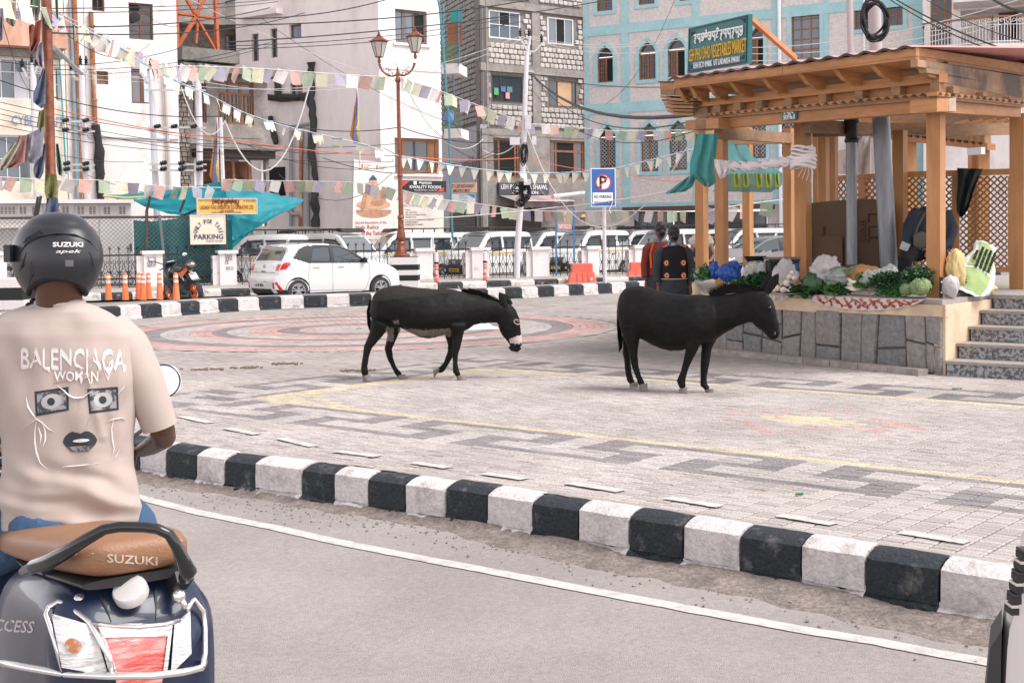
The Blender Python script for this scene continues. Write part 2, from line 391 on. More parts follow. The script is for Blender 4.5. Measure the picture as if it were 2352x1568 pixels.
for P,c in near:
 key=(c,rr.randrange(4))
 if key not in pm:
  sv_=(grid_v,grid_f,grid_c); grid_v,grid_f,grid_c=[],[],[]
  add_tile(Vector((0,0,0)),Vector((1,0,0)),PU,PV/2,c,5)
  q=bpy.data.meshes.new('paver'); q.from_pydata(grid_v,[],grid_f); tone_mesh(q,grid_c); q.materials.append(M_pave); pm[key]=q
  grid_v,grid_f,grid_c=sv_
 inst(pm[key],'paver',None,plaza,loc=P,rot=(0,0,math.atan2(UD.y,UD.x)))
lot=sheet('parking_ground',-80,80,30,130,-.006,M_lot)
b=MB()
def fn(a,c):
 u=-9+a*22; v=kerb_v(u)+.13+c*.30
 z=.052*(1-c)**.8+.002 + .012*noise.noise(Vector((u*3,v*5,0)))*(1-c)
 if u < 4.2: z += .03*max(0,noise.noise(Vector((u*2.2,v*6,3))))
 return uv2w(u,v,z)
b.grid(260,8,fn); struct(b.build('mortar_strip',M_mort,smooth=True))
dash=tag(bpy.data.objects.new('painted_dash_line',None),'row of worn white dashes painted behind the near striped kerb','marking',None); C.objects.link(dash); dash.name='painted_dashes'
dash['kind']='structure'; del dash['category']; del dash['label']
for k,(xa,ya,xb,yb) in enumerate(((417,956,482,971),(521,983,590,997),(643,1006,720,1025),(773,1036,868,1048),(948,1062,1030,1074),(1112,1087,1205,1100),(1306,1109,1425,1128),(1532,1143,1655,1163),(1790,1183,1915,1204),(2068,1222,2222,1246))):
 p=G(xa,ya,.006); q=G(xb,yb,.006); d=(q-p).normalized(); n=Vector((-d.y,d.x,0)); m_=MB(); N_=14
 r1=[p+(q-p)*(t/N_)+n*(.05+.012*rr.random()) for t in range(N_+1)]; r0=[p+(q-p)*(t/N_)-n*(.04+.012*rr.random()) for t in range(N_+1)]
 m_.loft([[x+Vector((0,0,.004)) for x in r0],[x+Vector((0,0,.001)) for x in r1]],close=False,cap=False)
 o=m_.build('painted_dash',M_line,dash)
BX=[ -1,0,318,378,448,512,583,690,765,844,930,1020,1116,1220,1327,1443,1566,1696,1838,1986,2155,2325]
def u_at(px):                                # where along the kerb a picture column meets it
 lo,hi=-12,14
 for _ in range(40):
  mid=(lo+hi)/2; p=uv2w(mid,kerb_v(mid),.02); q=CAM_ROT.transposed() @ (p-CAM_POS); x=CX + FL*q.x/-q.z
  if q.z > 0 or x > px: hi=mid
  else: lo=mid
 return (lo+hi)/2
us=[u_at(x) for x in BX[2:]]
L_=(us[-1]-us[4])/(len(us)-5)
pre=[us[0]-.36*k for k in range(20,0,-1)]; post=[us[-1]+.36*k for k in range(1,6)]
US=pre + us + post; k0=len(pre)
kerb=struct(thing('kerb','x','kerb')); del kerb['label']; del kerb['category']
def kerb_block(ua,ub,vf,black,seed,zb=-.2,zt=.02,ztop=.062,depth=.15,name='kerb_block',parent=None,frame=uv2w,face=True,g=.006,base=True,nu=9):
 r=random.Random(seed); b=MB(); off=Vector((r.random()*50,r.random()*50,r.random()*50))
 prof=[(.0,zb+.05),(.0,zb+.09),(.0,zb+.14),(.004,zt),(.045,(zt+ztop)/2+.004),(.085,ztop-.004),(depth,ztop)]
 tz=r.uniform(-.006,.006); tv=r.uniform(-.008,.008)
 def fn(a,c):
  k=c*(len(prof)-1); i=min(int(k),len(prof)-2); t=k-i
  v=prof[i][0]*(1-t)+prof[i+1][0]*t; z=prof[i][1]*(1-t)+prof[i+1][1]*t
  u=ua+g+(ub-ua-2*g)*a; e=noise.noise(Vector((u*14,c*7,0))+off)*.006
  edge=min(a,1-a)*(ub-ua); rnd=.008*max(0,1-edge/.012)
  return frame(u,vf(u)+v+e*.8+tv+rnd,z+tz+e*.5-rnd*.5*(c > .5))
 b.grid(nu,9,fn)
 for a in (0,1):                          # end faces
  pts=[fn(a,i/8) for i in range(9)]; back=frame((ua+g) if a == 0 else (ub-g),vf(ua)+depth,zb+.05)
  b.add(pts+[back],[tuple(range(10)) if a == 0 else tuple(range(9,-1,-1))])
 if base:
  def fb(a,c):
   u=ua+(ub-ua)*a; e=noise.noise(Vector((u*9,0,0))+off); e2=noise.noise(Vector((u*22,c*3,4))+off)
   return frame(u,vf(u)+(-.010-.022*e2 if c < .55 else .012)-.012*(1-c)*(.6+e),zb-.01+c*(.07+.03*e+.02*e2))
  b.grid(22,5,fb)
 return b.build(name,M_black if black else M_white,parent,smooth=True,auto=50)
for k in range(len(US)-1):
 kerb_block(US[k],US[k+1],kerb_v,((k-k0) % 2 == 1),100+k,parent=kerb)
b=MB()
def fd(a,c):
 u=-9+a*22; w=.15+.14*noise.noise(Vector((u*.8,2,0)))+.07*noise.noise(Vector((u*5,2,0)))+.20*max(0,min(1,(u-4.6)/2))
 v=kerb_v(u)-c*w; z=-.196+.03*(1-c)**2*(1+noise.noise(Vector((u*2,v*4,0))))+.006*noise.noise(Vector((u*11,v*14,0)))
 return uv2w(u,v,max(z,-.1985) if c < .97 else -.203)
b.grid(420,16,fd); stuff(tag(b.build('dirt',M_dirt,smooth=True),'loose brown dirt lying along the foot of the near kerb','dirt'))
b=MB()
for k in range(1500):
 u=rr.uniform(-2,11); v=kerb_v(u)-abs(rr.gauss(.12,.22))-.02; s_=rr.choice((.004,.005,.006,.008,.011)); p=uv2w(u,v,-.195)
 b.box(p,(s_*1.4,s_,s_*.8),Matrix.Rotation(rr.random()*6,3,'Z') @ Matrix.Rotation(rr.random(),3,'X'))
stuff(tag(b.build('gravel',mat('pebble',(.22,.20,.18),.9,var=.5,scale=30),fix=False),'small stones scattered in the gutter dirt','gravel'))
LP=[G(x,y,-.2) for x,y in ((321,1143),(458,1178),(629,1212),(765,1243),(936,1277),(1091,1306),(1300,1346),(1560,1395),(1835,1446),(2018,1475),(2139,1499),(2261,1520))]
LP=[LP[0]+(LP[0]-LP[1]).normalized()*t for t in (9,6,3,1.5)] + LP + [LP[-1]+(LP[-1]-LP[-3]).normalized()*t for t in (1,3)]
b=MB(); ra=[]; rb_=[]
for i in range(len(LP)-1):
 for t in range(10):
  p=LP[i].lerp(LP[i+1],t/10); d=(LP[i+1]-LP[i]).normalized(); n=Vector((-d.y,d.x,0)); k=8
  ra.append(p+n*(.052+.006*noise.noise(p*9))+Vector((0,0,.005))); rb_.append(p-n*(.052+.008*noise.noise(p*11+Vector((5,5,5))))+Vector((0,0,.005)))
b.loft([rb_,ra],close=False,cap=False); struct(b.build('road_edge_line',M_line))
FK=[G(x,y) for x,y in ((318,731),(587,710),(847,702),(1166,687),(1412,673),(1500,668))]
FK=[FK[0]+(FK[0]-FK[1]).normalized()*t for t in (12,)] + FK
def poly_frame(P):
 P=[Vector((p.x,p.y,0)) for p in P]; Ls=[0]
 for i in range(len(P)-1): Ls.append(Ls[-1]+(P[i+1]-P[i]).length)
 def fr(u,v,z=0):
  i=0
  while i < len(P)-2 and u > Ls[i+1]: i += 1
  d=(P[i+1]-P[i]).normalized(); n=Vector((-d.y,d.x,0)); return P[i]+d*(u-Ls[i])+n*v+Vector((0,0,z))
 return fr,Ls[-1]
def chaikin(P,k=3):
 for _ in range(k):
  Q=[P[0]]
  for i in range(len(P)-1): Q += [P[i].lerp(P[i+1],.25),P[i].lerp(P[i+1],.75)]
  P=Q+[P[-1]]
 return P
fr2,L2=poly_frame(chaikin(FK)); fk=struct(bpy.data.objects.new('far_kerb',None)); C.objects.link(fk)
n2=int(L2/.545)
for k in range(n2):
 kerb_block(k*L2/n2,(k+1)*L2/n2,lambda u: 0,k % 2 == 0,300+k,zb=0,zt=.25,ztop=.29,depth=.17,parent=fk,frame=fr2,nu=5)
b=MB(); b.loft([[fr2(u*L2/80,v,.285-.02*(v>.2)) for u in range(81)] for v in (.16,.6,1.2)]+[[fr2(u*L2/80,1.25,0) for u in range(81)]],close=False,cap=False)
struct(b.build('traffic_island',M_mort))
SW=[G(x,y) for x,y in ((-400,716),(350,690),(510,684),(1000,668),(1200,661),(1500,652),(1760,648),(2300,640))]
fr3,L3=poly_frame(chaikin(SW)); sk=struct(bpy.data.objects.new('sidewalk_kerb',None)); C.objects.link(sk)
M_wd=mat('dirty_white_paint',(.60,.56,.53),.9,col2=(.22,.20,.18),scale=5,thr=(.5,.68),var=.12,bump=.5,bscale=30)
M_bd=mat('dirty_black_paint',(.03,.032,.035),.8,col2=(.36,.34,.32),scale=5,thr=(.56,.7),var=.2,bump=.5,bscale=30)
n3=int(L3/.80); _w,_b=M_white,M_black; M_white,M_black=M_wd,M_bd
for k in range(n3): kerb_block(k*L3/n3,(k+1)*L3/n3,lambda u: 0,k % 2 == 0,500+k,zb=0,zt=.2,ztop=.25,depth=.2,parent=sk,frame=fr3,nu=5,base=False)
M_white,M_black=_w,_b
b=MB(); b.loft([[fr3(u*L3/120,v,.247) for u in range(121)] for v in (.18,2,6.5)]+[[fr3(u*L3/120,6.55,0) for u in range(121)]],close=False,cap=False)
struct(b.build('sidewalk',mat('sidewalk_concrete',(.40,.37,.34),.95,col2=(.28,.25,.22),scale=1.5,thr=(.4,.65),var=.15,bump=.4,bscale=25)))
# ------------------------------------------------------------------ buildings
GLASS=mat('window_glass',(.035,.045,.055),.08,spec=.6)
GLASSB=mat('pale_window_glass',(.12,.145,.17),.12,spec=.7)
DARK=mat('dark_interior',(.012,.012,.013),.9)
WOOD=mat('dark_window_wood',(.13,.055,.025),.55,var=.35,scale=6,stretch=(1,1,.1))
WOODB=mat('brown_window_wood',(.24,.10,.045),.5,var=.3,scale=5,stretch=(1,1,.15))
WOODG=mat('weathered_wood',(.16,.12,.09),.8,var=.3,scale=6)
ALU=mat('white_window_frame',(.72,.72,.72),.4)
ALUB=mat('brown_metal_frame',(.09,.07,.055),.4)
PL_W=mat('white_plaster',(.72,.67,.65),.9,col2=(.48,.41,.37),scale=1.1,thr=(.54,.76),var=.035,bump=.25,bscale=9,stretch=(1,1,.45))
PL_D=mat('stained_white_plaster',(.80,.74,.71),.92,col2=(.42,.37,.33),scale=1.3,thr=(.5,.72),var=.05,bump=.4,bscale=9,stretch=(1.3,1.3,.4))
PL_C=mat('cream_plaster',(.80,.72,.60),.9,col2=(.55,.46,.36),scale=1.0,thr=(.5,.75),var=.05,bump=.25,bscale=9)
PL_P=mat('pinkish_plaster',(.72,.655,.64),.9,col2=(.56,.49,.46),scale=.6,thr=(.5,.75),var=.035,bump=.2,bscale=8,stretch=(1,1,.5))
CONC=mat('grey_concrete',(.30,.27,.25),.92,col2=(.20,.18,.165),scale=1.6,thr=(.4,.65),var=.12,bump=.5,bscale=12)
CONCD=mat('dark_concrete',(.20,.185,.17),.92,col2=(.12,.11,.10),scale=1.4,thr=(.4,.65),var=.12,bump=.5,bscale=12)
RUST=mat('rusty_pipe_paint',(.28,.11,.05),.7,col2=(.50,.40,.32),scale=5,thr=(.5,.62),var=.2,stretch=(1,1,.25))
PIPEG=mat('grey_pvc_pipe',(.27,.28,.29),.5,var=.12,scale=3)
PIPEB=mat('wrapped_black_pipe',(.02,.02,.02),.6,bump=1,bscale=14,col2=(.12,.10,.08),thr=(.6,.8),scale=8)
PIPET=mat('teal_pipe',(.04,.33,.40),.5)
TEALW=mat('teal_wall_paint',(.30,.50,.53),.85,var=.05,scale=1.5,col2=(.38,.57,.59),thr=(.4,.7),bump=.1)
ROUGHC=mat('pebbledash_render',(.60,.55,.525),.95,var=.16,scale=9,bump=1,bscale=16)
STEELB=mat('black_iron',(.018,.02,.022),.5,spec=.4)
ORANGE=mat('orange_steel',(.42,.105,.04),.6,col2=(.20,.06,.03),scale=5,thr=(.6,.75),var=.1)
def prect(fac,x0,y0,x1,y1):
 xm,ym=(x0+x1)/2,(y0+y1)/2
 return fac.uv(x0,ym)[0],fac.uv(x1,ym)[0],fac.uv(xm,y1)[1],fac.uv(xm,y0)[1]
def wallgrid(fac,u0,u1,z0,z1,holes,m,parent,name='wall',out=0,rev=.22,revm=None,thick=.3):
 us=sorted({u0,u1} | {h[0] for h in holes} | {h[1] for h in holes}); zs=sorted({z0,z1} | {h[2] for h in holes} | {h[3] for h in holes})
 us=[u for u in us if u0 <= u <= u1]; zs=[z for z in zs if z0 <= z <= z1]; b=MB()
 for i in range(len(us)-1):
  for j in range(len(zs)-1):
   cu,cz=(us[i]+us[i+1])/2,(zs[j]+zs[j+1])/2
   if any(h[0] < cu < h[1] and h[2] < cz < h[3] for h in holes): continue
   b.add([fac.w(us[i],zs[j],out),fac.w(us[i+1],zs[j],out),fac.w(us[i+1],zs[j+1],out),fac.w(us[i],zs[j+1],out)],[(0,1,2,3)])
 for h in holes:
  a,c,d,e=[(h[0],h[2]),(h[1],h[2]),(h[1],h[3]),(h[0],h[3])]
  Q=[a,c,d,e]
  for k in range(4):
   p,q=Q[k],Q[(k+1)%4]
   b.add([fac.w(p[0],p[1],out),fac.w(q[0],q[1],out),fac.w(q[0],q[1],out-rev),fac.w(p[0],p[1],out-rev)],[(0,1,2,3)])
 for (ua,za,ub,zb) in ((u0,z0,u0,z1),(u1,z1,u1,z0),(u0,z1,u1,z1)):
  b.add([fac.w(ua,za,out),fac.w(ub,zb,out),fac.w(ub,zb,out-thick),fac.w(ua,za,out-thick)],[(3,2,1,0)])
 return b.build(name,m,parent,fix=False)
def window(fac,h,parent,fm,cols=2,rows=2,out=-.14,fw=.06,bw=.03,gm=None,dark=(),colw=None,name='window',sill=None,label=None,board=None):
 u0,u1,z0,z1=h; gm=gm or GLASS; b=MB(); b.M=fac.mtx(0,0,out)
 W_,H_=u1-u0,z1-z0
 b.bbox(u0,u0+fw,-.04,.04,z0,z1); b.bbox(u1-fw,u1,-.04,.04,z0,z1); b.bbox(u0+fw,u1-fw,-.038,.038,z0,z0+fw); b.bbox(u0+fw,u1-fw,-.038,.038,z1-fw,z1)
 cw=colw or [1/cols]*cols; xs=[0]
 for c in cw: xs.append(xs[-1]+c/sum(cw))
 rws=rows if isinstance(rows,(list,tuple)) else [1/rows]*rows; ys=[0]
 for c in rws: ys.append(ys[-1]+c/sum(rws))
 for x in xs[1:-1]: b.bbox(u0+W_*x-bw/2,u0+W_*x+bw/2,-.03,.03,z0+fw,z1-fw)
 for y in ys[1:-1]: b.bbox(u0+fw,u1-fw,-.026,.026,z0+H_*y-bw/2,z0+H_*y+bw/2)
 if sill: b.bbox(u0-.06,u1+.06,-.16,.03,z0-.07,z0)
 f=b.build(name,fm,parent,fix=False)
 if label: f['label']=label
 k=0
 for i in range(len(xs)-1):
  for j in range(len(ys)-1):
   g=MB(); g.M=fac.mtx(0,0,out-.005); a0,a1=u0+W_*xs[i]+.01,u0+W_*xs[i+1]-.01; c0,c1=z0+H_*ys[j]+.01,z0+H_*ys[j+1]-.01
   g.bbox(a0,a1,-.004,.004,c0,c1)
   g.build('pane',DARK if (i,j) in dark else (board[(i,j)] if board and (i,j) in board else gm),f,fix=False)
 return f
def pipe(fac,pts,r,m,parent,out=.12,name='pipe',wob=0,n=7):
 b=MB(); P=[fac.hit(x,y,out) for x,y in pts]
 if wob:
  Q=[]
  for i in range(len(P)-1):
   k=max(2,int((P[i+1]-P[i]).length/.22))
   for t in range(k): Q.append(P[i].lerp(P[i+1],t/k))
  P=Q+[P[-1]]; P=[p+Vector((R_.uniform(-1,1),R_.uniform(-1,1),R_.uniform(-.5,.5)))*r*wob for p in P]
  b.tube(P,[r*R_.uniform(.75,1.3) for _ in P],n)
 else: b.tube(P,r,n)
 return b.build(name,m,parent,smooth=True)
def fbox(fac,h,y0,y1,m,parent,name,**kw):        # box on a facade, y0..y1 in front of the wall
 b=MB(); b.M=fac.mtx(); b.bbox(h[0],h[1],-y1,-y0,h[2],h[3]); return b.build(name,m,parent,fix=False,**kw)
def base(fac,x): p=fac.hit(x,541); return (p.x,p.y,0)
F0=facpx(-150,43.6,410,48.0)
B0=thing('office_building','cream walled building at the far left with blue painted letters and a terracotta band','building',base(F0,60))
h0=[prect(F0,-60,133,97,228),prect(F0,33,22,95,50),prect(F0,-40,310,74,420),prect(F0,126,154,138,233)]
u_s=F0.uv(150,200)[0]
wallgrid(F0,-3,u_s,0,F0.uv(60,-60)[1],h0,PL_C,B0)
window(F0,h0[0],B0,ALU,5,[2,1],board={(3,0): mat('white_curtain',(.62,.62,.66),.8)},gm=GLASSB); window(F0,h0[1],B0,ALU,3,1,gm=GLASSB); window(F0,h0[2],B0,ALU,4,2,gm=GLASSB); window(F0,h0[3],B0,ALU,1,2,gm=GLASSB)
TERRA=mat('terracotta_panel',(.44,.22,.15),.8,col2=(.56,.36,.27),scale=1.2,thr=(.4,.7),var=.1,stretch=(1,1,.3))
q=prect(F0,-120,52,140,112); fbox(F0,(q[0],q[1],q[2],q[3]),.02,.9,TERRA,B0,'balcony_front')
fbox(F0,prect(F0,-120,113,140,130),.015,.25,CONC,B0,'ledge')
facetext(F0,'CYBER CAFE',mat('faded_blue_letters',(.22,.28,.45),.9),B0,26,265,148,291,bold=.02,ext=.004)
B1=thing('white_building','tall white building with peeling plaster, rusty downpipes and black framed windows','building',base(F0,300))
h1=[prect(F0,177,-20,190,19),prect(F0,211,-20,240,26),prect(F0,296,8,352,91),prect(F0,222,164,249,194),prect(F0,192,160,200,191),prect(F0,302,157,355,238)]
zt=F0.uv(300,-60)[1]
us_=F0.uv(150,200)[0]; um=F0.uv(196,200)[0]; ue=F0.uv(409,200)[0]
wallgrid(F0,um+.02,ue,0,zt,[h for h in h1 if h[0] > um+.03],PL_W,B1)
wallgrid(F0,us_+.03,um,0,zt,[h1[4]] if h1[4][1] < um else [],PL_D,B1,name='pier')
window(F0,h1[1],B1,WOOD,2,1,dark=((0,0),(1,0))); window(F0,h1[2],B1,WOOD,2,4,bw=.05,dark=((0,3),)); window(F0,h1[3],B1,WOODG,1,1,board={(0,0): WOODB},fw=.1)
window(F0,h1[5],B1,WOOD,2,1,bw=.12,board={(0,0): mat('grey_mesh_screen',(.20,.19,.20),.8),(1,0): mat('pale_blue_panel',(.48,.58,.64),.7)})
fbox(F0,(um+.03,ue-.02,F0.uv(250,316)[1],F0.uv(250,310)[1]),.01,.07,PL_P,B1,'ledge')
fan=MB(); c_=F0.hit(312,40,.02); fan.lathe((0,0,0),[(.13,0),(.17,.03),(.17,.1),(.06,.12)],14,M=None); fan_o=fan.build('vent_fan',STEELB,B1,smooth=True,local=True)
fan_o.matrix_parent_inverse=Matrix(); fan_o.location=c_-Vector(B1.location); fan_o.rotation_euler=(PI/2,0,0)
for pts,r,m,w_ in (([(170,0),(174,92),(180,210),(186,330),(190,470)],.10,RUST,0),([(167,90),(172,200),(180,400),(182,470)],.045,PIPET,0),([(209,28),(214,160),(219,290)],.085,RUST,0),
 ([(219,288),(228,330),(230,400),(232,470)],.14,PIPEB,.25),([(132,74),(140,190),(152,400)],.03,PIPET,0),([(160,0),(166,120),(178,470)],.06,PIPEG,0),([(176,120),(184,470)],.05,PIPEG,0),
 ([(376,150),(385,300),(392,470)],.06,mat('pale_pipe',(.5,.45,.42),.6),0)):
 pipe(F0,pts,r,m,B1,wob=w_)
for x,y in ((211.5,60),(214,165),(217,230)):
 b=MB(); b.tube([F0.hit(x,y+2,.12),F0.hit(x,y-2,.12)],.11,8); b.build('pipe_collar',RUST,B1,smooth=True)
F2=facpx(404,49.5,628,52.2)
B2=thing('grey_house','low grey house with brown wooden windows above a small shop front','building',base(F2,520))
h2=[prect(F2,436,184,474,281),prect(F2,501,188,583,286),prect(F2,446,366,612,520)]
zt2=F2.uv(500,150)[1]
wallgrid(F2,F2.uv(434,200)[0],F2.uv(614,200)[0],0,zt2,h2,CONC,B2)
wallgrid(F2,0,F2.uv(434,200)[0]-.01,0,zt2,[],CONCD,B2,name='pier')
window(F2,h2[0],B2,WOODB,2,[3,1],bw=.08); window(F2,h2[1],B2,WOODB,3,[3,1.2],bw=.11,fw=.09)
for hh in (h2[0],h2[1]):
 b=MB(); b.M=F2.mtx(0,0,-.12)
 for i in range(1,3 if hh is h2[0] else 9,1): x=hh[0]+(hh[1]-hh[0])*i/(3 if hh is h2[0] else 9); b.bbox(x-.012,x+.012,-.02,.02,hh[2]+.05,hh[2]+(hh[3]-hh[2])*.7)
 for i in range(1,3): z=hh[2]+(hh[3]-hh[2])*.24*i; b.bbox(hh[0]+.05,hh[1]-.05,-.018,.018,z-.012,z+.012)
 b.build('glazing_bars',WOODB,B2,fix=False)
b=MB(); b.M=F2.mtx()                    # rough stones of the pier
zz=F2.uv(420,500)[1]
while zz < F2.uv(420,165)[1]-.2:
 rowh=R_.uniform(.13,.2); uu=.02
 while uu < F2.uv(433,200)[0]-.1:
  w_=R_.uniform(.14,.3); w_=min(w_,F2.uv(433,200)[0]-.02-uu)
  g=MB(); g.M=F2.mtx(); g.box((uu+w_/2,-.02,zz+rowh/2),(w_-.03,.14+R_.uniform(0,.05),rowh-.03),taper=.93); g.build('stone',CONC if R_.random() < .6 else mat('brown_stone',(.22,.18,.15),.9,var=.2,scale=8),B2,fix=False)
  uu += w_
 zz += rowh
fbox(F2,(0,F2.uv(618,160)[0],F2.uv(500,175)[1],F2.uv(500,158)[1]),.02,1.0,CONCD,B2,'roof_slab')
fbox(F2,(F2.uv(405,120)[0],F2.uv(536,120)[0],F2.uv(470,145)[1],F2.uv(470,116)[1]),-.6,.5,CONCD,B2,'parapet')
fbox(F2,(F2.uv(434,340)[0],F2.uv(628,340)[0]+.0,F2.uv(500,345)[1],F2.uv(500,334)[1]),.02,.7,CONC,B2,'balcony_slab')
fbox(F2,(F2.uv(440,350)[0],F2.uv(618,350)[0],F2.uv(530,364)[1],F2.uv(530,347)[1]),.02,.5,mat('shop_fascia',(.05,.035,.03),.7),B2,'shop_fascia')
shopf=fbox(F2,(h2[2][0],h2[2][1],h2[2][2],h2[2][3]),-1.2,-1.15,mat('shop_back',(.16,.07,.04),.8,var=.6,scale=2.5),B2,'shop_interior')
for x in (446,500,535,571,600):
 u=F2.uv(x,400)[0]; fbox(F2,(u,u+.09,0,h2[2][3]),-.1,.0,ALU if x in (446,600) else WOODB,B2,'door_post')
F2b=facpx(398,56,620,57.5)
B2b=thing('old_stone_house','half plastered stone house rising behind the orange lattice mast','building',base(F2b,500))
hb=[prect(F2b,518,80,548,142)]
wallgrid(F2b,0,F2b.L,0,F2b.uv(500,62)[1],hb,mat('brown_rubble',(.20,.165,.14),.95,col2=(.11,.095,.085),scale=2.6,thr=(.4,.6),var=.25,bump=1,bscale=9),B2b)
wallgrid(F2b,0,F2b.L,F2b.uv(500,60)[1],F2b.uv(500,-60)[1],[],CONC,B2b,name='upper_wall',out=.25)
window(F2b,hb[0],B2b,WOOD,3,4,bw=.04)
fbox(F2b,(0,F2b.L,F2b.uv(500,64)[1],F2b.uv(500,56)[1]),.0,.8,CONC,B2b,'floor_slab')
mast=thing('lattice_mast','orange steel lattice mast standing on the grey roof slab','mast',F2.hit(450,112,0)-Vector((0,0,0)))
F2m=facpx(398,50.6,620,53)
def strut(a,b_,w=.13,out=0,name='strut'):
 g=MB(); p,q=F2m.hit(a[0],a[1],out),F2m.hit(b_[0],b_[1],out); g.beam(p,q,w,w*.4); g.beam(p+Vector((0,.04,0)),q+Vector((0,.04,0)),.02,w); return g.build(name,ORANGE,mast,fix=False)
strut((401,-60),(406,112),.22,name='post'); strut((492,-60),(499,122),.20,name='post'); strut((462,-60),(450,100),.12,-2.0,name='post')
for a,c in (((408,106),(470,0)),((428,0),(496,118)),((409,32),(495,42)),((470,0),(490,-60)),((410,-60),(428,0)),((408,108),(455,34)),((428,-4),(452,40))): strut(a,c)
F3s=facpx(552,56.2,878,51.9); F3=facpx(878,51.9,1018,53.6)
B3=thing('plastered_building','tall pale pink and white building behind the exposition banner','building',base(F3,878))
hs3=[prect(F3s,578,78,594,141),prect(F3s,621,66,637,133),prect(F3s,664,56,692,89),prect(F3s,666,191,695,219)]
wallgrid(F3s,0,F3s.L,0,F3s.uv(800,-90)[1],hs3,PL_P,B3)
for k,hh in enumerate(hs3):
 window(F3s,hh,B3,WOODG,1 if k != 3 else 2,1 if k > 1 else 2,gm=GLASS if k != 2 else GLASSB,board={(1,0): WOODB} if k == 3 else None,out=-.16)
hf3=[prect(F3,908,24,981,100),prect(F3,907,318,1009,399)]
wallgrid(F3,0,F3.L,F3.uv(940,448)[1],F3.uv(940,-90)[1],hf3,PL_W,B3,name='front_wall')
wallgrid(F3,0,F3.L,0,F3.uv(940,448)[1]-.01,[],PL_C,B3,name='ground_floor_wall',out=.05)
window(F3,hf3[0],B3,WOODG,3,1,gm=GLASSB,dark=((2,0),),colw=[1,1.2,1.4],bw=.08,fw=.1)
window(F3,hf3[1],B3,WOODB,4,1,colw=[.6,.35,2.4,.9],bw=.12,fw=.12,board={(3,0): WOODB,(1,0): WOODB})
for hh in hf3: fbox(F3,(hh[0]-.12,hh[1]+.12,hh[2]-.12,hh[2]-.01),.0,.08,PL_P,B3,'sill')
b=MB(); b.M=F3.mtx()
fbox(F3,(0,F3.L,F3.uv(950,163)[1],F3.uv(950,160)[1]),.005,.03,PL_P,B3,'ledge')
fbox(F3s,(F3s.uv(560,34)[0],F3s.uv(650,28)[0],F3s.uv(600,40)[1],F3s.uv(600,28)[1]),.0,.4,PL_P,B3,'roof_ledge')
for pts,r,m,w_ in (([(638,160),(638,222)],.13,PIPEB,.3),([(612,224),(640,224),(712,224)],.17,PIPEB,.3),([(712,142),(716,225),(718,290),(716,330),(722,400),(724,520)],.15,PIPEB,.35),
 ([(668,299),(668,420),(668,520)],.08,PIPEG,0),([(692,300),(691,420),(690,520)],.09,RUST,0),([(705,302),(706,420),(708,520)],.08,PIPEG,0),([(665,292),(700,286),(722,283)],.07,PIPEG,0),
 ([(612,410),(660,480),(672,492),(690,492)],.08,PIPEG,0),([(620,268),(626,300),(634,330)],.14,PIPEB,.3)):
 pipe(F3s,pts,r,m,B3,wob=w_)
dk=prect(F3s,619,384,656,450); fbox(F3s,dk,-.3,.01,DARK,B3,'dark_doorway')
F4s=facpx(1030,66,1165,60.6); F4=facpx(1165,60.6,1366,63.8)
B4=thing('block_building','unplastered building of pale cement blocks and grey concrete frame','building',base(F4,1200))
BLK=[mat('cement_block',(.50,.465,.435),.92,var=.1,scale=5,bump=.5,bscale=14),mat('cement_block_dark',(.43,.395,.365),.92,var=.1,scale=5,bump=.5,bscale=14)]
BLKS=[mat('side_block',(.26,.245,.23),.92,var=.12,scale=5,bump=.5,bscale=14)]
h4=[prect(F4,1124,26,1196,90),prect(F4,1259,42,1318,103),prect(F4,1130,173,1203,236),prect(F4,1262,185,1326,246),prect(F4,1131,318,1192,409),prect(F4,1261,324,1341,411)]
h4=[(max(.5,h[0]) if False else h[0],h[1],h[2],h[3]) for h in h4]
F4x=facpx(1120,59.85,1366,63.8)         # the front runs from column 1107 really
F4=facpx(1108,59.7,1366,63.8); F4s=facpx(1018,65.5,1108,59.7)
h4=[prect(F4,1124,26,1196,90),prect(F4,1259,42,1318,103),prect(F4,1130,173,1203,236),prect(F4,1262,185,1326,246),prect(F4,1131,318,1192,409),prect(F4,1261,324,1341,411)]
MORT=mat('rough_mortar',(.20,.18,.165),.95,var=.2,scale=6,bump=1,bscale=14)
zt4=F4.uv(1200,-60)[1]
wallgrid(F4,0,F4.L,0,zt4,h4,MORT,B4,out=-.05)
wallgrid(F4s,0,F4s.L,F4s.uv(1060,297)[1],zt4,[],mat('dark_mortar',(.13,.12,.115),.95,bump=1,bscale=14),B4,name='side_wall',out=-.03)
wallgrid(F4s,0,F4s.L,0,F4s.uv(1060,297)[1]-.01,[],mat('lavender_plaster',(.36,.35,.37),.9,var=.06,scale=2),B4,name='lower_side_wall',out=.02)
def conc(x0,y0,x1,y1,o=.05,f=F4,name='concrete_band',m=CONC): return fbox(f,prect(f,x0,y0,x1,y1),-.05,o,m,B4,name)
for x0,x1,ya,yb in ((1107,1120,-60,292),(1222,1240,22,292),(1340,1366,30,400)): conc(x0,ya,x1,yb,name='concrete_column')
for k,(yl,yr,h) in enumerate(((4,22,16),(147,164,17),(294,308,14))):
 g=MB(); P=[F4.hit(1107,yl,0),F4.hit(1366,yr,0)]; z=(P[0].z+P[1].z)/2; hh=h/49.
 fbox(F4,(0,F4.L,z-hh,z),-.04,.09,CONC,B4,'floor_band')
gz=F4.uv(1200,418)[1]
wallgrid(F4,0,F4.L,0,F4.uv(1200,305)[1],[h4[4],h4[5]]+[prect(F4,1118,474,1241,560)],CONC,B4,name='ground_floor_wall',out=.07)
blocks=[]
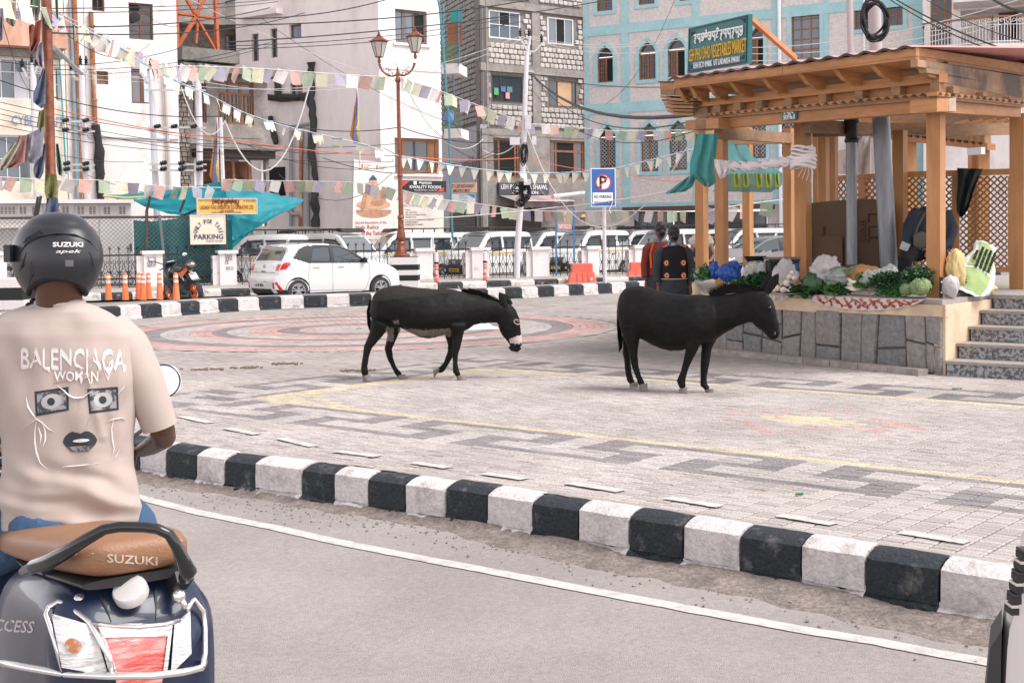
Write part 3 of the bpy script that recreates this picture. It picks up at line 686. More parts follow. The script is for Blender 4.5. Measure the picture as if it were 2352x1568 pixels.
def blockfield(f,u0,u1,z0,z1,holes,bw,bh,mats_,par,out,nm='block'):
 z=z0; r=0
 while z+bh <= z1+.02:
  u=u0-(bw*.5 if r % 2 else 0)+R_.uniform(-.03,.03)
  while u < u1:
   w_=bw*R_.uniform(.85,1.1); a,c=max(u,u0),min(u+w_,u1)
   if c-a > .08 and not any(h[0]-.02 < c and a < h[1]+.02 and h[2]-.02 < z+bh and z < h[3]+.02 for h in holes): blocks.append((f,a,c,z,z+bh*R_.uniform(.96,1),out,R_.randrange(len(mats_)),mats_,par,nm))
   u += w_
  z += bh; r += 1
cols4=[(F4.uv(1120,150)[0]+.02,F4.uv(1222,150)[0]-.02),(F4.uv(1240,150)[0]+.02,F4.uv(1340,150)[0]-.02)]
zs4=[(F4.uv(1200,152)[1],F4.uv(1200,23)[1]),(F4.uv(1200,292)[1],F4.uv(1200,170)[1]),(F4.uv(1200,2)[1],zt4)]
for (a,c) in cols4:
 for (z0,z1) in zs4: blockfield(F4,a,c,z0,z1,h4,.30,.245,BLK,B4,.0)
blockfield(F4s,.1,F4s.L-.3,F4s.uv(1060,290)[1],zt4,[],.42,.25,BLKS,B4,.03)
blocks.sort(key=lambda q: -(q[2]-q[1])*(1 if q[9] == 'block' else 1)*(10 if q[0] is F4 else 1))
sb={}
for k,(f,a,c,z0,z1,out,mi,ms,par,nm) in enumerate(blocks):
 def put(g):
  g.M=f.mtx(); t=.025; x0,x1=a+.018,c-.018; zz0,zz1=z0+.018,z1-.018; d=out+R_.uniform(.01,.05)
  r=.035
  ring=lambda i,y: [(x0+i+r,-y,zz0+i),(x1-i-r,-y,zz0+i),(x1-i,-y,zz0+i+r),(x1-i,-y,zz1-i-r),(x1-i-r,-y,zz1-i),(x0+i+r,-y,zz1-i),(x0+i,-y,zz1-i-r),(x0+i,-y,zz0+i+r)]
  g.loft([ring(0,-.03),ring(0,d-.02),ring(t,d)],cap=True); g.M=None
 if k < 300: g=MB(); put(g); g.build('block',ms[mi],par,fix=False)
 else:
  key=(par.name,mi,id(ms)); sb.setdefault(key,(MB(),ms[mi],par)); put(sb[key][0])
for g,m,par in sb.values(): stuff(g.build('block',m,par,fix=False))
window(F4,h4[0],B4,ALU,3,[1,1],gm=GLASSB,dark=((1,1),),out=-.08); window(F4,h4[1],B4,ALU,3,1,gm=GLASSB,dark=((1,0),),out=-.08)
BOARD=mat('plywood_board',(.50,.33,.19),.8,var=.15,scale=2)
window(F4,h4[2],B4,ALUB,2,1,colw=[.42,1],out=-.08); window(F4,h4[3],B4,ALUB,3,1,colw=[.5,.85,.25],board={(1,0): BOARD},out=-.08)
window(F4,h4[4],B4,WOODB,3,1,colw=[.35,.9,.2],fw=.1,bw=.1,out=-.05,dark=((1,0),)); window(F4,h4[5],B4,WOODB,3,[2.6,1],colw=[.3,.8,.4],fw=.1,bw=.1,out=-.05,dark=((1,0),(1,1)))
for k,(x,y,w_,hgt,col) in enumerate(((1157,205,11,12,(.10,.14,.40)),(1171,206,12,13,(.10,.22,.20)),(1140,210,10,16,(.10,.35,.15)),(1166,220,9,14,(.70,.30,.28)))):
 fbox(F4,prect(F4,x-w_/2,y-hgt/2,x+w_/2,y+hgt/2),-.06+.01*k,-.02+.01*k,mat('stored_goods_%s' % 'abcd'[k],col,.8),B4,'stored_crate')
SHUT=mat('rolling_shutter',(.085,.075,.065),.6,var=.2,scale=4)
def shutter(f,h,par,out,name='rolling_shutter'):
 b=MB(); b.M=f.mtx(); z=h[2]; n=int((h[3]-h[2])/.11)
 for i in range(n):
  z0=h[2]+(h[3]-h[2])*i/n; z1=h[2]+(h[3]-h[2])*(i+1)/n
  b.add([(h[0],-out,z0),(h[1],-out,z0),(h[1],-out-.05,z0+.05),(h[0],-out-.05,z0+.05),(h[1],-out,z1),(h[0],-out,z1)],[(0,1,2,3),(3,2,4,5)])
 o=b.build(name,SHUT,par,fix=False)
 return o
shutter(F4,prect(F4,1118,474,1241,600),B4,.0)
FA=facpx(1026,57.5,1110,57.2)
shutter(F4s,(F4s.uv(1036,500)[0],F4s.uv(1096,500)[0],0,F4s.uv(1060,487)[1]),B4,.06)
BAL=thing('alley_balconies','stacked balconies with green railings between the white and block buildings','balcony',base(FA,1036))
for (x0,x1,yr,ys,yb) in ((1015,1056,97,147,170),(1021,1060,247,296,318)):
 fbox(FA,prect(FA,x0,ys,x1,yb),-1.5,.1,PL_P,BAL,'floor_slab')
 g=MB(); h_=prect(FA,x0,yr,x1,ys); g.M=FA.mtx()
 g.bbox(h_[0],h_[1],-.02,.02,h_[3]-.04,h_[3]); n=12
 for i in range(n+1): x=h_[0]+(h_[1]-h_[0])*i/n; g.bbox(x-.012,x+.012,-.012,.012,h_[2],h_[3])
 for i in range(n): x=h_[0]+(h_[1]-h_[0])*(i+.5)/n; g.tube([(x-.03,0,h_[2]+.3),(x,0,h_[2]+.5),(x+.03,0,h_[2]+.7)],.012,4)
 g.build('railing',mat('green_railing',(.16,.22,.13),.6),BAL,fix=False)
fbox(FA,prect(FA,1016,44,1050,96),-1.0,-.95,WOODB,BAL,'plywood_screen'); fbox(FA,prect(FA,1022,12,1049,42),-1.1,-1.05,mat('teal_sheet',(.03,.26,.24),.6),BAL,'teal_sheet')
g=MB(); h_=prect(FA,1022,253,1042,290); g.M=FA.mtx(); g.ball(((h_[0]+h_[1])/2,.1,(h_[2]+h_[3])/2),(.28,.18,.36)); g.build('blue_water_drum',mat('blue_plastic',(.16,.30,.60),.5),BAL,smooth=True)
pipe(FA,[(1019,10),(1019,100),(1019,147)],.03,PIPET,BAL); pipe(FA,[(1052,15),(1054,150)],.04,mat('blue_post',(.08,.13,.22),.5),BAL); pipe(FA,[(1041,172),(1043,246)],.04,mat('blue_post',(.08,.13,.22),.5),BAL)
pipe(F3,[(1002,-20),(1010,20),(1020,140),(1032,300),(1034,420),(1040,560)],.045,mat('teal_hose',(.05,.22,.26),.5),B3,out=1.2)
F5=facpx(1345,60.3,1881,54.9)
B5=thing('arched_window_building','long pebbledashed building with turquoise bands and pointed arch windows','building',base(F5,1600))
ur=F5.uv(2120,100)[0]
arch=[(1372,105,1409,190),(1468,95,1507,183),(1534,86,1574,177),(1721,64,1754,150),(1377,288,1415,386),(1472,282,1513,394),(1538,276,1579,391),(1728,262,1760,364),(1790,255,1826,356)]
rect5=[(1370,-60,1407,26,2,4),(1466,-60,1504,11,2,4),(1560,-60,1598,2,2,3),(1818,20,1883,136,3,5),(1962,9,1996,68,2,3),(2028,-40,2074,60,3,4)]
HA=[prect(F5,*a) for a in arch]; HR=[prect(F5,*a[:4]) for a in rect5]
z5=F5.uv(1600,-60)[1]; zg=F5.uv(1600,480)[1]
wallgrid(F5,0,ur,zg,z5,HA+HR,ROUGHC,B5)
def bandz(y,x): return F5.uv(x,y)[1]
zb1=(bandz(85,1354),bandz(63,1354)); zb2=(bandz(264,1360),bandz(240,1360)); zb3=(bandz(479,1400),bandz(468,1400)); o_=.05
vb=[F5.uv(a,200)[0] for a in (1345,1354,1429,1446,1592,1608,1775,1787,1893,1904,2097,2120)]
for z0,z1 in (zb1,zb2,zb3): 
 for sa,sb_ in ((0,ur),):
  fbox(F5,(0,ur,z0,z1),.0,.05,TEALW,B5,'teal_band')
for k in range(0,12,2):
 for z0,z1 in ((zb1[1]+.003,z5),(zb2[1]+.003,zb1[0]-.003),(zb3[1]+.003,zb2[0]-.003)): fbox(F5,(vb[k],vb[k+1],z0,z1),.0,.045,TEALW,B5,'teal_band')
def ogee(h,grow=0,n=10):                   # pointed cusped arch outline over a rectangle, local (u, z)
 u0,u1,z0,z1=h; u0 -= grow; u1 += grow; W_=(u1-u0)/2; cx=(u0+u1)/2; zs=z1-(u1-u0)*.62
 if grow: zs=z1-(u1-u0-2*grow)*.62; z1=z1+grow*1.2
 P=[(u0,z0-grow),(u0,zs)]
 prof=[(1,0),(.93,.22),(.80,.38),(.72,.50),(.55,.62),(.34,.74),(.16,.87),(0,1)]
 for x,y in prof[1:]: P.append((cx-W_*x,zs+(z1-zs)*y))
 for x,y in prof[-2::-1]: P.append((cx+W_*x,zs+(z1-zs)*y))
 P.append((u1,z0-grow)); return P
GRILLE=mat('white_grille',(.50,.50,.50),.6)
for k,h in enumerate(HA):
 inn=ogee(h); outl=ogee(h,.17); b=MB(); b.M=F5.mtx()
 n=len(inn)
 for y0 in (.07,):
  vs=[(p[0],-y0,p[1]) for p in inn]+[(p[0],-y0,p[1]) for p in outl]; fs=[(i,(i+1)%n,(i+1)%n+n,i+n) for i in range(n)]; b.add(vs,fs)
  vs=[(p[0],-y0,p[1]) for p in inn]+[(p[0],.15,p[1]) for p in inn]; b.add(vs,[(i,i+n,(i+1)%n+n,(i+1)%n) for i in range(n)])
  vs=[(p[0],-y0,p[1]) for p in outl]+[(p[0],.0,p[1]) for p in outl]; b.add(vs,[(i,i+n,(i+1)%n+n,(i+1)%n) for i in range(n)])
 b.build('arch_surround',TEALW,B5,fix=False)
 sp=MB(); sp.M=F5.mtx(); half=len(inn)//2; L1=inn[1:half+1]; R1=inn[half:-1]
 sp.add([(p[0],.004,p[1]) for p in L1]+[(h[0],.004,h[3])],[tuple(range(len(L1)+1))]); sp.add([(p[0],.004,p[1]) for p in R1]+[(h[1],.004,h[3])],[tuple(range(len(R1)+1))])
 sp.build('spandrel',ROUGHC,B5,fix=False)
 low=k >= 4; cx=(h[0]+h[1])/2; zs=h[3]-(h[1]-h[0])*.66
 f=MB(); f.M=F5.mtx(0,0,-.12); m_=WOODB
 f.bbox(h[0],h[0]+.06,-.03,.03,h[2],zs); f.bbox(h[1]-.06,h[1],-.03,.03,h[2],zs); f.bbox(h[0]+.06,h[1]-.06,-.028,.028,h[2],h[2]+.07); f.bbox(h[0]+.06,h[1]-.06,-.028,.028,zs-.08,zs); f.bbox(cx-.035,cx+.035,-.032,.032,h[2]+.07,zs-.08)
 ia=ogee((h[0]+.0,h[1]-.0,h[2],h[3]-.0)); ib=ogee((h[0]+.05,h[1]-.05,h[2],h[3]-.08)); n=len(ia)
 f.add([(p[0],-.03,p[1]) for p in ia[1:-1]]+[(p[0],-.03,p[1]) for p in ib[1:-1]],[(i,i+1,i+1+n-2,i+n-2) for i in range(n-3)])
 leafs=[0,1] if low else ([0] if k in (0,2,3) else [0,1])
 if not low:
  for lf in leafs:
   a,c=(h[0]+.07,cx-.04) if lf == 0 else (cx+.04,h[1]-.07)
   for i in range(1,3): x=a+(c-a)*i/3; f.bbox(x-.012,x+.012,-.02,.02,h[2]+.07,zs-.08)
   for i in range(1,5): z=h[2]+.07+(zs-.15-h[2])*i/5; f.bbox(a,c,-.02,.02,z-.012,z+.012)
 fr=f.build('window',WOODB,B5,fix=False)
 for lf in (0,1):
  a,c=(h[0]+.04,cx) if lf == 0 else (cx,h[1]-.04)
  g=MB(); g.M=F5.mtx(0,0,-.14); g.bbox(a+.005,c-.005,-.004,.004,h[2]+.02,zs-.03); g.build('pane',GLASS if lf in leafs else DARK,fr,fix=False)
 g=MB(); g.M=F5.mtx(0,0,-.15); pp=ogee(h)[1:-1]; g.add([(p[0],0,p[1]) for p in pp],[tuple(range(len(pp)))]); g.build('pane',GLASS,fr,fix=False)
 if low:
  g=MB(); g.M=F5.mtx(0,0,-.05); st=.115
  for a,c in ((h[0]+.07,cx-.04),(cx+.04,h[1]-.07)):
   zz0,zz1=h[2]+.08,zs-.09; t=zz0-(c-a)
   while t < zz1:
    for sgn in (1,-1):
     p0=(a,t) if sgn == 1 else (c,t); p1=(c,t+(c-a)) if sgn == 1 else (a,t+(c-a)); q0=list(p0); q1=list(p1)
     if q0[1] < zz0: s_=(zz0-q0[1])/(q1[1]-q0[1]); q0=[q0[0]+(q1[0]-q0[0])*s_,zz0]
     if q1[1] > zz1: s_=(zz1-p0[1])/(p1[1]-p0[1]); q1=[p0[0]+(p1[0]-p0[0])*s_,zz1]
     if q1[1] > q0[1]: g.beam((q0[0],0,q0[1]),(q1[0],0,q1[1]),.016,.01,up=(0,1,0))
    t += st*1.5
  g.build('grille',GRILLE,fr,fix=False)
for a,h in zip(rect5,HR):
 window(F5,h,B5,WOODB,a[4],a[5],bw=.05,out=-.1,gm=GLASSB if a[0] == 1818 else GLASS)
 q=.17; b=MB(); b.M=F5.mtx()
 for r_ in ((h[0]-q,h[0],h[2]-q,h[3]+q),(h[1],h[1]+q,h[2]-q,h[3]+q),(h[0],h[1],h[2]-q,h[2]),(h[0],h[1],h[3],h[3]+q)): b.bbox(r_[0],r_[1],-.052,.0,r_[2],r_[3])
 b.build('window_surround',TEALW,B5,fix=False)
pipe(F5,[(1789,-40),(1791,170),(1793,520)],.08,ALU,B5); pipe(F5,[(1984,-40),(1985,130)],.04,ALU,B5)
fbox(F5,(F5.uv(1448,476)[0],F5.uv(1780,476)[0],F5.uv(1600,484)[1],F5.uv(1600,473)[1]),.0,.9,mat('brown_shutter_box',(.09,.05,.035),.7),B5,'shutter_box')
wallgrid(F5,0,F5.uv(1456,500)[0],0,zg,[],ROUGHC,B5,name='ground_floor_wall'); wallgrid(F5,F5.uv(1762,500)[0],ur,0,zg,[],ROUGHC,B5,name='ground_floor_wall')
for a,c in ((1457,1545),(1548,1640),(1643,1760)):
 h=(F5.uv(a,500)[0],F5.uv(c,500)[0],0,F5.uv((a+c)/2,486)[1]); window(F5,h,B5,ALUB,3,[3,1],gm=GLASS,out=-.05,name='shop_window')
F6=facpx(2121,51.6,2420,50.0)
B6=thing('balcony_building','white building with a curled white balcony railing at the top right','building',base(F6,2200))
h6=[prect(F6,2137,-40,2186,104),prect(F6,2206,20,2360,200)]
wallgrid(F6,0,F6.L+2,0,F6.uv(2200,-60)[1],h6,PL_W,B6)
window(F6,h6[0],B6,WOODB,3,4,bw=.07,out=-.1)
F6b=Fac(F6.w(0,0,-1.6),F6.w(F6.L+2,0,-1.6)); h6b=prect(F6b,2293,28,2340,92)
wallgrid(F6b,0,F6b.L,0,F6.uv(2200,-60)[1],[h6b],PL_P,B6,name='recessed_wall'); window(F6b,h6b,B6,WOODB,2,1,bw=.08,dark=((1,0),))
P0=F6.hit(2121,112,0); P1=F6.hit(2121,112,.9); P2=F6.hit(2279,150,1.7); P3=F6.hit(2420,140,1.1)
zf=F6.uv(2200,118)[1]; zr=zf+1.0
path=[Vector((p.x,p.y,0)) for p in (P0,P1,P2,P3)]
g=MB(); g.prism([Vector((p.x,p.y,zf-.2)) for p in path]+[Vector((F6.hit(2420,140,-1.5).x,F6.hit(2420,140,-1.5).y,zf-.2)),Vector((F6.hit(2121,112,-1.5).x,F6.hit(2121,112,-1.5).y,zf-.2))],(0,0,.2)); g.build('balcony_floor',PL_W,B6)
ir=MB(); hr=MB()
for i in range(3):
 a,c=path[i],path[i+1]; L=(c-a).length; n=max(2,int(L/.22)); d=(c-a).normalized()
 hr.beam(a+Vector((0,0,zr)),c+Vector((0,0,zr)),.09,.06)
 ir.beam(a+Vector((0,0,zf+.08)),c+Vector((0,0,zf+.08)),.03,.03); ir.beam(a+Vector((0,0,zr-.3)),c+Vector((0,0,zr-.3)),.02,.02)
 for k in range(n+1):
  p=a.lerp(c,k/n); ir.beam(p+Vector((0,0,zf)),p+Vector((0,0,zr)),.022,.022)
  if k < n:
   m=a.lerp(c,(k+.5)/n); ir.beam(m+Vector((0,0,zf)),m+Vector((0,0,zr-.3)),.015,.015)
   ir.tube([m+d*(.08*math.cos(t)*(1-t/9))+Vector((0,0,zr-.16+.1*math.sin(t)*(1-t/9))) for t in [j*.7 for j in range(10)]],.012,4)
hr.build('handrail',WOODB,B6); ir.build('balcony_railing',ALU,B6,fix=False)
fbox(F6,(F6.uv(2190,0)[0],F6.L+2,F6.uv(2250,18)[1],F6.uv(2250,-10)[1]),-1.6,1.6,PL_W,B6,'upper_slab'); fbox(F6,(F6.uv(2225,0)[0],F6.L+2,F6.uv(2250,-2)[1],F6.uv(2250,-30)[1]),1.6,1.68,TEALW,B6,'slab_edge')
# ------------------------------------------------------------------ fences, posts, signs
WPAINT=mat('whitewash',(.70,.66,.645),.85,col2=(.45,.40,.36),scale=3,thr=(.58,.78),var=.05,bump=.3,bscale=20)
COPPER=mat('copper_brown_iron',(.25,.085,.045),.42,metal=.35,col2=(.14,.05,.03),scale=7,thr=(.4,.65),var=.15,bump=.2,bscale=30)
GALV=mat('galvanised_steel',(.52,.52,.53),.45,metal=.4,var=.06,scale=4)
PALEP=mat('pale_pole_paint',(.60,.575,.60),.6,var=.05,scale=3,col2=(.48,.44,.43),thr=(.6,.8))
BLACKR=mat('black_rubber',(.012,.012,.014),.6)
INK=mat('dark_blue_ink',(.03,.035,.10),.8); REDP=mat('red_paint',(.55,.06,.04),.6); WHITEP=mat('white_print',(.80,.80,.80),.6); BLACKP=mat('black_print',(.012,.012,.012),.7)
FF=Fac(G(350,659,.25),G(1468,628.5,.25))
def ff_u(x): return FF.uv(x,620)[0]
FZ=.25
def pillar(x0,x1,ytop,lab):
 u0,u1=ff_u(x0),ff_u(x1); zt=FF.uv((x0+x1)/2,ytop)[1]; c=FF.w((u0+u1)/2,FZ,-.0); w=u1-u0
 t=thing('fence_pillar',lab,'pillar',c,0,'white pillars of the pavement fence')
 b=MB(); b.M=FF.mtx((u0+u1)/2,0,0); w2=w*.5-.05
 b.box((0,.1,(FZ+zt-.1)/2),(w2*2,.42,zt-.1-FZ)); b.build('shaft',WPAINT,t)
 b=MB(); b.M=FF.mtx((u0+u1)/2,0,0); b.box((0,.1,zt-.05),(w,.54,.1)); b.build('cap',WPAINT,t)
 b=MB(); b.M=FF.mtx((u0+u1)/2,0,0); b.box((-w2-.1,.12,(FZ+zt-.15)/2),(.2,.3,zt-.15-FZ)); b.build('half_pier',WPAINT,t)
 return t,w2,zt
PIL=[(326,377,575.7,'white pillar lettered TAXI SERVI beside the parked motorcycle'),(500,546,575,'white pillar lettered TAXI SERVICE EECO at the tail of the white hatchback'),
 (952,995,570,'white pillar just beside the striped lamp plinth'),(1079,1124,568,'white pillar behind the second red and white marker post'),(1218,1262,566.7,'white pillar next to the blue framed notice'),
 (1345,1376,565,'white pillar behind the no parking sign post'),(1453,1483,563,'white pillar behind the second red water barrier'),(1575,1602,561.5,'white pillar hidden partly by the pavilion corner posts'),
 (1690,1716,560,'white pillar seen between the first pavilion posts'),(1800,1826,558.5,'white pillar seen farthest along the fence'),(150,200,577,'white pillar behind the rider helmet'),(-30,20,578,'white pillar at the far left end of the fence')]
pil=[]
for q in PIL: pil.append((q[0],q[1])+pillar(*q))
for (x,y,txt,k,h) in ((348,596,'TAXI',0,11),(348,607.5,'SERVI',0,11),(524,587.5,'TAXI',1,7),(526,595,'SERVI-',1,8),(521,603,'CE',1,7),(528,616,'EECO',1,7)):
 u,z=FF.uv(x,y,.12); u0=FF.uv(x-10,y,.12)[0]; u1=FF.uv(x+10,y,.12)[0]; wd=abs(u1-u0)*(1 if k == 0 else .85)*(.5 if txt == 'CE' else 1)
 fit_text(txt,INK,pil[k][2],FF.mtx(u,z,.125),wd,h/75.,bold=.0,ext=.004)
def scroll_mesh(H):
 b=MB(); b.bbox(-.011,.011,-.011,.011,0,H+.22)
 for sx in (-1,0,1):                     # three pronged head
  b.add([(sx*.012-.014,0,H+.2),(sx*.012+.014,0,H+.2),(sx*.055,.0,H+.33)],[(0,1,2),(2,1,0)]); b.add([(sx*.012,-.014,H+.2),(sx*.012,.014,H+.2),(sx*.055,.0,H+.33)],[(0,1,2),(2,1,0)])
 def spiral(cx,cz,r0,a0,turns,sgn):
  return [(cx+sgn*math.cos(a0+t*.45)*r0*(1-t/(turns*16)),0,cz+math.sin(a0+t*.45)*r0*(1-t/(turns*16))) for t in range(int(turns*14))]
 for sgn in (-1,1):
  b.tube([(0,0,H*.36),(sgn*.05,0,H*.50),(sgn*.10,0,H*.66),(sgn*.115,0,H*.78),(sgn*.09,0,H*.86),(sgn*.045,0,H*.86),(sgn*.03,0,H*.80),(sgn*.05,0,H*.76),(sgn*.07,0,H*.79)],.0085,4)
  b.tube([(0,0,H*.56),(sgn*.05,0,H*.42),(sgn*.10,0,H*.26),(sgn*.115,0,H*.14),(sgn*.09,0,H*.07),(sgn*.045,0,H*.07),(sgn*.03,0,H*.13),(sgn*.05,0,H*.17),(sgn*.07,0,H*.14)],.0085,4)
  b.tube([(0,0,H*.46),(sgn*.05,0,H*.52),(sgn*.10,0,H*.50),(sgn*.10,0,H*.44),(sgn*.06,0,H*.43)],.008,4)
 return b.mesh('scroll_bar')
sm=scroll_mesh(.92); sm.materials.append(STEELB)
xs_=sorted([(p[0],p[1]) for p in pil])
k=0
plabs=['at the far left end','behind the helmeted rider','left of the motorcycle','behind the parked motorcycle','behind the white hatchback','beside the nearest red and white marker','before the white van with the yellow plate','beneath the blue framed phone notice','behind the no parking post','behind the second red barrier','behind the women in dark vests','behind the pavilion corner posts','deep behind the pavilion posts']
for i in range(len(xs_)-1):
 a,c=ff_u(xs_[i][1]),ff_u(xs_[i+1][0]); zt=FF.uv((xs_[i][1]+xs_[i+1][0])/2,578-.0105*((xs_[i][1]+xs_[i+1][0])/2-350)*.9)[1]
 t=thing('fence_panel','black wrought iron scroll fence panel '+plabs[min(i,12)],'fence',FF.w(a,FZ),math.atan2(FF.u.y,FF.u.x),'scrolled iron panels of the pavement fence')
 L=c-a; b=MB(); b.bbox(0,L,-.02,.02,.93,.975); b.bbox(0,L,-.02,.02,.07,.1); b.build('rail',STEELB,t,local=True,fix=False)
 n=max(3,round(L/.26))
 for j in range(n): inst(sm,'scroll_bar',None,t,loc=((j+.5)*L/n,0,0))
FC=Fac(FF.w(-14,0,-.6),FF.w(ff_u(512),0,-.6)); uc1=FC.uv(512,560)[0]
cl=thing('chain_link_fence','rusty framed chain link fence before the grey electrical cabinets','fence',FC.w(uc1/2,.25))
zt=FC.uv(300,499)[1]; DKR=mat('dark_rusty_steel',(.06,.045,.04),.7,var=.3,scale=5)
b=MB(); b.beam(FC.w(0,zt),FC.w(uc1,zt),.07,.07); b.beam(FC.w(0,.5),FC.w(uc1,.5),.05,.05); b.build('top_rail',DKR,cl,fix=False)
for (x0,y0,x1,y1) in ((337,484,336,640),(366,494,383,655),(517,480,518,640),(80,500,84,640),(150,500,150,640)):
 b=MB(); b.beam(FC.hit(x0,y0,.06),FC.hit(x1,y1,.06),.11,.08); b.build('post',DKR if x0 != 366 else mat('grey_old_pipe',(.12,.13,.14),.6),cl,fix=False)
for (x0,y0,x1,y1) in ((337,484,345,451),(85,500,94,450),(79,500,87,452),(413,487,424,459)):
 b=MB(); b.beam(FC.hit(x0,y0,.06),FC.hit(x1,y1,.06),.09,.07); b.build('slanted_strut',STEELB,cl,fix=False)
b=MB(); st=.13; t=-zt
while t < uc1:
 for sg in (1,-1):
  p=(t,.3) if sg == 1 else (t+zt-.3,.3); q=(t+zt-.3,zt) if sg == 1 else (t,zt)
  p,q=list(p),list(q)
  lo,hi=(p,q) if p[0] < q[0] else (q,p)
  if hi[0] < 0 or lo[0] > uc1: continue
  if lo[0] < 0: s_=-lo[0]/(hi[0]-lo[0]); lo=[0,lo[1]+(hi[1]-lo[1])*s_]
  if hi[0] > uc1: s_=(uc1-lo[0])/(hi[0]-lo[0]); hi=[uc1,lo[1]+(hi[1]-lo[1])*s_]
  b.beam(FC.w(lo[0],lo[1]),FC.w(hi[0],hi[1]),.009,.009,up=(1,0,.3))
 t += st
stuff(b.build('chain_link_mesh',mat('mesh_wire',(.16,.16,.15),.6),cl,fix=False))
FK_=Fac(FC.w(-2,0,-1.6),FC.w(uc1,0,-1.6)); CAB=mat('cabinet_grey_paint',(.56,.53,.52),.6,var=.04,scale=2)
cab=thing('electrical_cabinet','long pale grey ventilated electrical cabinet under a white lid behind the chain link fence','cabinet',FK_.hit(150,640))
fbox(FK_,prect(FK_,-60,468,305,800),-1,.0,CAB,cab,'cabinet_body'); fbox(FK_,prect(FK_,-60,458.5,305,467.5),-1.1,.25,WPAINT,cab,'lid')
for k,(a,c) in enumerate(((0,38),(39,98),(99,171),(172,228),(229,301))):
 h=prect(FK_,a+1,471,c-1,495); fbox(FK_,h,.0,.03,CAB,cab,'door')
 for q in (.22,.72):
  b=MB(); b.M=FK_.mtx()
  for r in range(5):
   u=h[0]+(h[1]-h[0])*q; z=h[2]+(h[3]-h[2])*(.15+.15*r)
   for dx in (-.09,.02): b.bbox(u+dx,u+dx+.07,-.045,-.02,z,z+.028)
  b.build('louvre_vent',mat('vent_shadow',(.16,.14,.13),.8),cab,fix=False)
for k,(a,c) in enumerate(((99,171),(172,228),(229,306))):
 fbox(FK_,prect(FK_,a+1,497,c-1,650),.0,.03,CAB,cab,'lower_door')
 fbox(FK_,prect(FK_,c-8,560,c-4,576),.03,.06,BLACKP,cab,'handle')
cab2=thing('small_cabinet','small pale grey cabinet with sloping white roof at the far left behind the fence','cabinet',FC.hit(20,640))
FK2=Fac(FC.w(-2,0,-.5),FC.w(uc1,0,-.5))
fbox(FK2,prect(FK2,-50,524,44,612),-.5,.0,CAB,cab2,'cabinet_body'); fbox(FK2,prect(FK2,-50,515,56,524),-.6,.2,WPAINT,cab2,'roof'); fbox(FK2,prect(FK2,-50,613,40,622),-.5,.02,STEELB,cab2,'stand')
DG=mat('green_shade_cloth',(.012,.14,.15),.85,var=.25,scale=2.5,bump=.4,bscale=8)
FG=Fac(FC.w(0,0,-.25),FC.w(uc1+3,0,-.25)); cgm=prect(FG,308,504,534,650)
g=MB()
def cf(a,c):
 u=cgm[0]+(cgm[1]-cgm[0])*a; z=cgm[2]+(cgm[3]-cgm[2])*c - .05*math.sin(a*9)*(c > .9); return FG.w(u,z,.03*math.sin(a*38)+.03*noise.noise(Vector((a*7,c*5,1))))
g.grid(70,12,cf); tag(g.build('shade_cloth_screen',DG,smooth=True),'dark green shade cloth screen hung on the chain link fence behind the motorcycle','screen')
TURQ=mat('turquoise_tarpaulin',(.007,.185,.22),.55,var=.08,scale=1.2,bump=.3,bscale=6,spec=.3)
def cloth(corners,nu,nv,m,name,sag=0,wr=.0,wf=6,seed=0,parent=None,thick=None):
 a,b_,c,d=[Vector(p) for p in corners]; g=MB(); nrm=(b_-a).cross(d-a).normalized()
 def f(s,t):
  p=(a.lerp(b_,s)).lerp(d.lerp(c,s),t); return p + Vector((0,0,-sag*4*s*(1-s)*.5-sag*4*t*(1-t)*.5)) + nrm*wr*noise.noise(Vector((s*wf,t*wf,seed)))
 g.grid(nu,nv,f); return g.build(name,m,parent,smooth=True)
tarp=thing('turquoise_tarpaulin','turquoise tarpaulin stretched as a peaked awning over the taxi stand signs','tarpaulin',At(520,560,42.5))
cloth([At(238,450,43.6),At(430,430,43.4),At(517,414,42.6),At(300,462,42.6)],20,8,TURQ,'upper_sheet',.05,.08,4,1,tarp)
cloth([At(300,461,42.6),At(517,414,42.6),At(524,500,41.9),At(420,497,42.0)],20,14,TURQ,'front_sheet',.1,.12,5,2,tarp)
cloth([At(517,414,42.6),At(700,459,44.5),At(640,492,42.4),At(524,556,41.8)],24,20,TURQ,'side_sheet',.1,.16,5,3,tarp)
cloth([At(524,490,42.0),At(600,510,42.2),At(560,545,42.0),At(526,575,41.8)],10,10,TURQ,'side_flap',.1,.1,5,4,tarp)
b=MB(); b.tube([At(238,450,43.5),At(290,455,43),At(345,452,42.6)],.035,5); b.build('yellow_hem',mat('yellow_hem',(.62,.58,.14),.7),tarp)
b=MB(); b.tube([At(507,270,42.6),At(512,415,42.6),At(516,480,42.5),At(519,620,42.4)],[.05,.07,.07,.07],6); b.build('pole',PALEP,tarp,smooth=True)
b=MB(); b.beam(At(412,499,40.6),At(505,460,40.3),.09,.06); b.build('brace',STEELB,tarp)
def board(px,y0,y1,Y,m,lab,cat='sign',name='sign_board',edge=None,d=.05,fac=None):
 f=fac or facpx(px[0],Y,px[1],Y+.02); h=prect(f,px[0],y0,px[1],y1); t=thing(name,lab,cat,f.w((h[0]+h[1])/2,h[2])); fbox(f,h,-d,0,m,t,'panel')
 if edge:
  b=MB(); b.M=f.mtx(); e=.03
  for r in ((h[0]-e,h[0],h[2]-e,h[3]+e),(h[1],h[1]+e,h[2]-e,h[3]+e),(h[0],h[1],h[2]-e,h[2]),(h[0],h[1],h[3],h[3]+e)): b.bbox(r[0],r[1],-.015,d+.01,r[2],r[3])
  b.build('frame',edge,t,fix=False)
 return f,h,t
